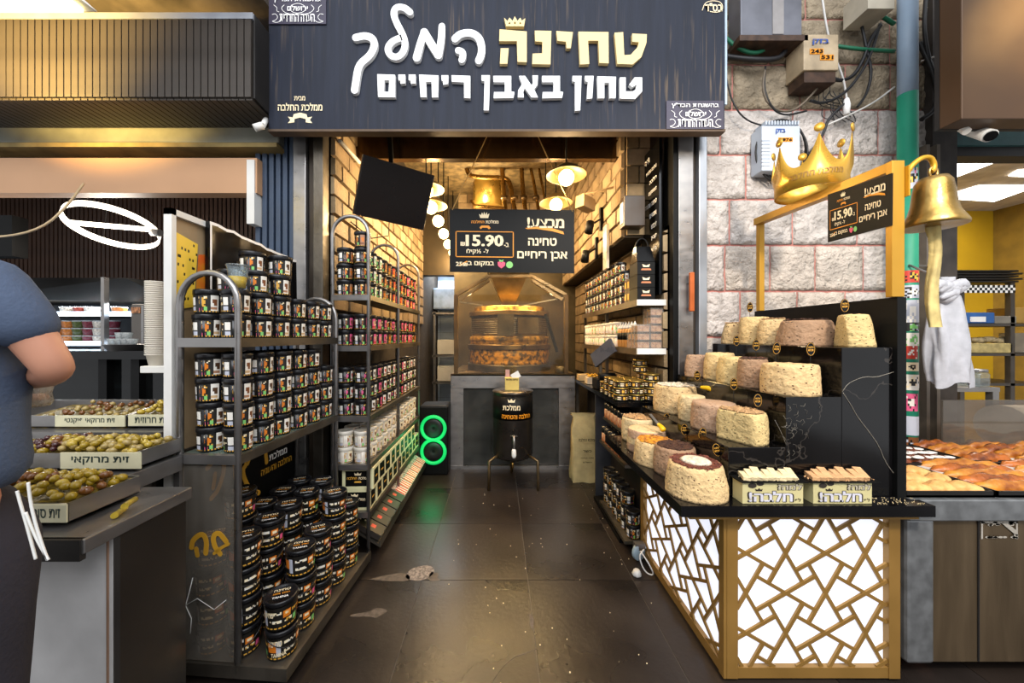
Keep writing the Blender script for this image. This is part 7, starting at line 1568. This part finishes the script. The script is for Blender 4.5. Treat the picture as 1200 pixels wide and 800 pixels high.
# counter and bin bags in front
tb = thing('steel_table', 'small steel-topped table behind the pastry trays', 'table', (3.6, 2.45, 0)); TYb = 2.5
MB().box(P(1092, 0, TYb).x, P(1172, 0, TYb).x, TYb, TYb+.5, P(0, 459, TYb).z, P(0, 454, TYb).z).build('table_top', steel, tb)
for x in (1096, 1166): MB().box(P(x, 0, TYb).x-.015, P(x, 0, TYb).x+.03, TYb, TYb+.04, .0, P(0, 459, TYb).z).build('leg', steel, tb)
MB().box(P(1100, 0, TYb).x, P(1164, 0, TYb).x, TYb+.3, TYb+.32, .3, P(0, 462, TYb).z).build('back_panel', blackm, tb)
for i, x in enumerate((1135, 1146)):
    c_ = P(x, 453.5, TYb+.1); o = thing('glass_jar', 'small clear jar on the steel table, %s the white bag' % ('closer to' if i == 0 else 'farther from'), 'jar', c_); MB().lathe([(.05, 0), (.055, .02), (.055, .10), (.045, .115)], 16, c_).build('jar_body', clear, o); MB().lathe([(.047, .115), (.047, .135), (0, .137)], 16, c_).build('lid', steel, o)
c_ = P(1178, 500, 2.25); tag(MB().box(c_.x-.05, c_.x+.36, 2.10, 2.40, 0, c_.z-.142).build('dark_crate', blackm), 'dark crate carrying the white paper roll behind the glass screen', 'crate'); o = thing('towel_roll', 'big white paper roll behind the glass screen', 'roll', c_); MB().tube([(c_.x-.02, 2.25, c_.z), (c_.x+.30, 2.25, c_.z)], .14, 20).build('roll_body', white_p, o); MB().tube([(c_.x+.3, 2.25, c_.z), (c_.x+.305, 2.25, c_.z)], .04, 14).build('roll_core', mat('kraft', '#b48a58', .7), o)
# white plastic bags
wb_ = thing('plastic_bags', 'bunch of white plastic bags hanging beside the bell cloth', 'bags', P(1108, 330, 1.95)); wp = mat('white_plastic_film', '#b4b5bc', .5, 0, .08, 20, .3, 30)
vs = []; n_ = 30; ks = 18; cc = P(1107, 325, 1.95)
for k_ in range(ks):
    v = k_/(ks-1); z = cc.z-v*.60; w_ = .04+.058*math.sin(min(1, v*1.3)*PI/2) + (.02 if v < .1 else 0); w_ *= (1 if v > .16 else .55+2.6*abs(v-.1))
    for i in range(n_):
        a = 2*PI*i/n_; r_ = w_*(1+.20*math.sin(5*a+v*2)+.12*math.sin(9*a-v*4))*(1+.12*noise.noise((math.cos(a)*3, math.sin(a)*3, v*5))); vs.append((cc.x+.035*v+r_*math.cos(a), 1.95+r_*.5*math.sin(a), z+.02*math.sin(3*a)*(v > .9)))
MB().add(vs, [(k_*n_+i, k_*n_+(i+1) % n_, (k_+1)*n_+(i+1) % n_, (k_+1)*n_+i) for k_ in range(ks-1) for i in range(n_)], 0, True).build('bag_film', wp, wb_)
MB().tube([(cc.x-.01, 1.95, cc.z-.01), (cc.x-.02, 2.1, cc.z+.10), (P(1100, 0, WY-.1).x, WY-.08, cc.z+.12)], .006, 6).build('hook', steel, wb_)
for k_ in range(7):
    a = P(1104+rnd.uniform(-6, 14), 345+rnd.uniform(-8, 10), 1.93); MB().tube(smooth3([a, a+Vector((rnd.uniform(-.07, .07), -.03, .07)), a+Vector((rnd.uniform(-.12, .12), -.03, .02))]), [.01, .02, .03, .034, .034, .03, .028, .024, .02, .016, .012, .006], 7).build('knotted_handle', wp, wb_)
# ================================================================== PASTRY COUNTER
PYk = 1.40; zt2 = P(0, 583, PYk).z; pc = thing('pastry_counter', 'stainless steel pastry counter on casters', 'counter', (2.6, 1.8, 0)); xl_ = 1.628
ssd = mat('brown_stainless', '#77654e', .38, .75, .12, 2, .05, 30, stretch=(8, 1, 1)); galv = mat('galvanised', '#8a8c8e', .42, .7, .12, 22)
MB().box(xl_+.11, 4.2, PYk+.0, PYk+.7, P(0, 775, PYk).z, zt2-.08).build('front_panel', ssd, pc); MB().box(xl_, xl_+.11, PYk-.012, PYk+.7, P(0, 775, PYk).z, zt2-.08).build('corner_panel', galv, pc, bevel=.012)
MB().box(xl_, 4.2, PYk-.02, PYk+.64, zt2-.085, zt2).build('top_rail', galv, pc, bevel=.005); MB().box(P(1145, 0, PYk).x, P(1146.5, 0, PYk).x, PYk-.004, PYk, P(0, 774, PYk).z, zt2-.085).build('panel_seam', dkf, pc)
Q_ = [P(1149, 610, PYk-.002), P(1192, 610, PYk-.002), P(1192, 631, PYk-.002), P(1149, 631, PYk-.002)]; mb = MB()
for k_ in range(26): u = rnd.random(); v = rnd.random(); quad_poly(mb, ell(u, v if (u < .1 or u > .9) else (rnd.random()*.25 if k_ % 2 else .9), .07, .06, 7), *Q_)
for q4 in ([(0, 0), (1, 0), (1, .12), (0, .12)], [(0, 0), (.05, 0), (.05, 1), (0, 1)], [(.95, 0), (1, 0), (1, 1), (.95, 1)], [(.55, .1), (.7, .1), (.95, .5), (.95, .8)]): quad_poly(mb, q4, *Q_)
mb.build('sticker_residue', mat('torn_sticker', '#a39c92', .7), pc, fixn=False)
cx_ = P(1070, 0, 1.5).x; w1 = MB().lathe([(.02, -.015), (.05, -.015), (.055, -.008), (.055, .008), (.05, .015), (.02, .015)], 20).build('caster_wheel', mat('orange_rubber', '#b0592c', .5), pc, True); w1.location = (cx_-2.6, 1.5-1.8, .056); w1.rotation_euler = (0, R(90), R(35)); MB().box(cx_-.02, cx_+.03, 1.47, 1.5, .05, .12).build('caster_bracket', steel, pc)
tag(MB().box(P(1100, 0, 2.0).x, 4.2, 1.98, 1.99, P(0, 560, 2.0).z, P(0, 472, 2.0).z+.02).build('glass_screen', glass('screen_glass', '#b8b0a4', .05, .12)), 'clear glass screen standing behind the pastry trays', 'screen')
def ptray(x0, x1, y0, y1, lab, cloth=True):
    t_ = thing('pastry_tray', lab, 'tray', ((x0+x1)/2, (y0+y1)/2, zt2)); MB().box(x0, x1, y0, y1, zt2+.001, zt2+.010).build('tray_base', MATS['burnt_tray'], t_)
    for q in ((x0, x1, y0, y0+.006), (x0, x1, y1-.006, y1), (x0, x0+.006, y0, y1), (x1-.006, x1, y0, y1)): MB().box(*q, zt2+.001, zt2+.026).build('tray_rim', MATS['burnt_tray'], t_)
    if cloth: MB().box(x0+.008, x1-.008, y0+.008, y1-.008, zt2+.011, zt2+.014).build('baking_paper', mat('baking_paper', '#c9bfb4', .7, 0, .06, 10, .4, 12), t_)
xm1 = P(1166, 0, PYk).x
ptray(xl_+.005, xm1, PYk+.0, PYk+.30, 'front pastry tray with pale filo pastries on baking paper'); ptray(xm1+.01, 4.0, PYk+.0, PYk+.33, 'front pastry tray of glossy braided pastries'); ptray(xl_+.005, 2.36, PYk+.31, PYk+.60, 'back pastry tray with sugar-iced pastries'); ptray(2.38, 4.1, PYk+.35, PYk+.62, 'back pastry tray of golden twisted pastries')
pm = {'pale': mat('pale_pastry', '#dcae6a', .6, 0, .2, 26, .7, 50, col2='#c08a4a'), 'brown': mat('glazed_pastry', '#b8641c', .28, 0, .35, 18, .6, 40, col2='#5a2a10'), 'gold': mat('golden_pastry', '#c98428', .35, 0, .35, 18, .6, 40, col2='#8a4a18'), 'iced': mat('dark_glaze', '#7a3c1c', .3, 0, .3, 20, .5, 40), 'icing': mat('sugar_icing', '#e4ded6', .5, 0, .05, 30, .5, 60)}
def pastry(kind, x, y, L_, w_, h_, rz, lab, grp, icing=False, z=None):
    nx, ny = 14, 8; vs = []; sd = rnd.random()*50
    for j in range(ny):
        a = PI*j/(ny-1)
        for i in range(nx):
            u = i/(nx-1); e = math.sin(PI*min(1, max(.0, u)))**.35; br = 1+.16*math.sin(u*PI*7+j*.6) if kind != 'pale' else 1+.08*math.sin(u*9+j)
            q_ = 1+.18*noise.noise((u*4, j*.4, sd)); vs.append(((u-.5)*L_, math.cos(a)*w_/2*e*br*q_, max(0, math.sin(a))*h_*e*br*q_))
    me = MB().add(vs, [(j*nx+i, j*nx+i+1, (j+1)*nx+i+1, (j+1)*nx+i) for j in range(ny-1) for i in range(nx-1)], 0, True)
    o = me.build('pastry', pm[kind], None); o.location = (x, y, z or zt2+.014); o.rotation_euler = (0, 0, rz); tag(o, lab, 'pastry', grp)
    if icing:
        mb = MB()
        for k_ in range(3): mb.ball(((k_-1)*L_*.27, rnd.uniform(-.3, .3)*w_*.4, h_*.93), w_*.32, 9, 5, sc=(1.3, .9, .22))
        mb.build('icing', pm['icing'], o, True)
for k_ in range(9):
    y = PYk+.05+.085*(k_//3); x = xl_+.09+.105*(k_ % 3); pastry('pale', x, y, .13, .075, .032, R(rnd.uniform(-25, 25)), 'pale filo pastry on the baking paper, %s row, %s along' % (ORD[k_//3], ORD[k_ % 3]), 'filo pastries on the front tray')
for k_ in range(5):
    for j in range(3): pastry('brown' if (k_+j) % 2 else 'gold', xm1+.17+.40*j-.085*k_*0+.02*k_, PYk+.045+.062*k_, .36, .066, .038, R(-7), 'long glossy braided pastry on the front tray, %s row, %s along' % (ORD[k_], ORD[j]), 'braided pastries on the front tray')
for k_ in range(4):
    for j in range(6): pastry('iced', xl_+.06+.107*j, PYk+.345+.068*k_, .10, .066, .034, R(rnd.uniform(-10, 10)), 'dark glazed pastry with white icing, %s row, %s along the back tray' % (ORD[k_], ORD[j]), 'iced pastries on the back tray', True)
for k_ in range(4):
    for j in range(5): pastry('gold' if (k_+j) % 3 else 'brown', 2.50+.27*j, PYk+.385+.07*k_, .25, .075, .042, R(rnd.uniform(-8, 8)), 'golden twisted pastry on the back tray, %s row, %s along' % (ORD[k_], ORD[j]), 'twisted pastries on the back tray')
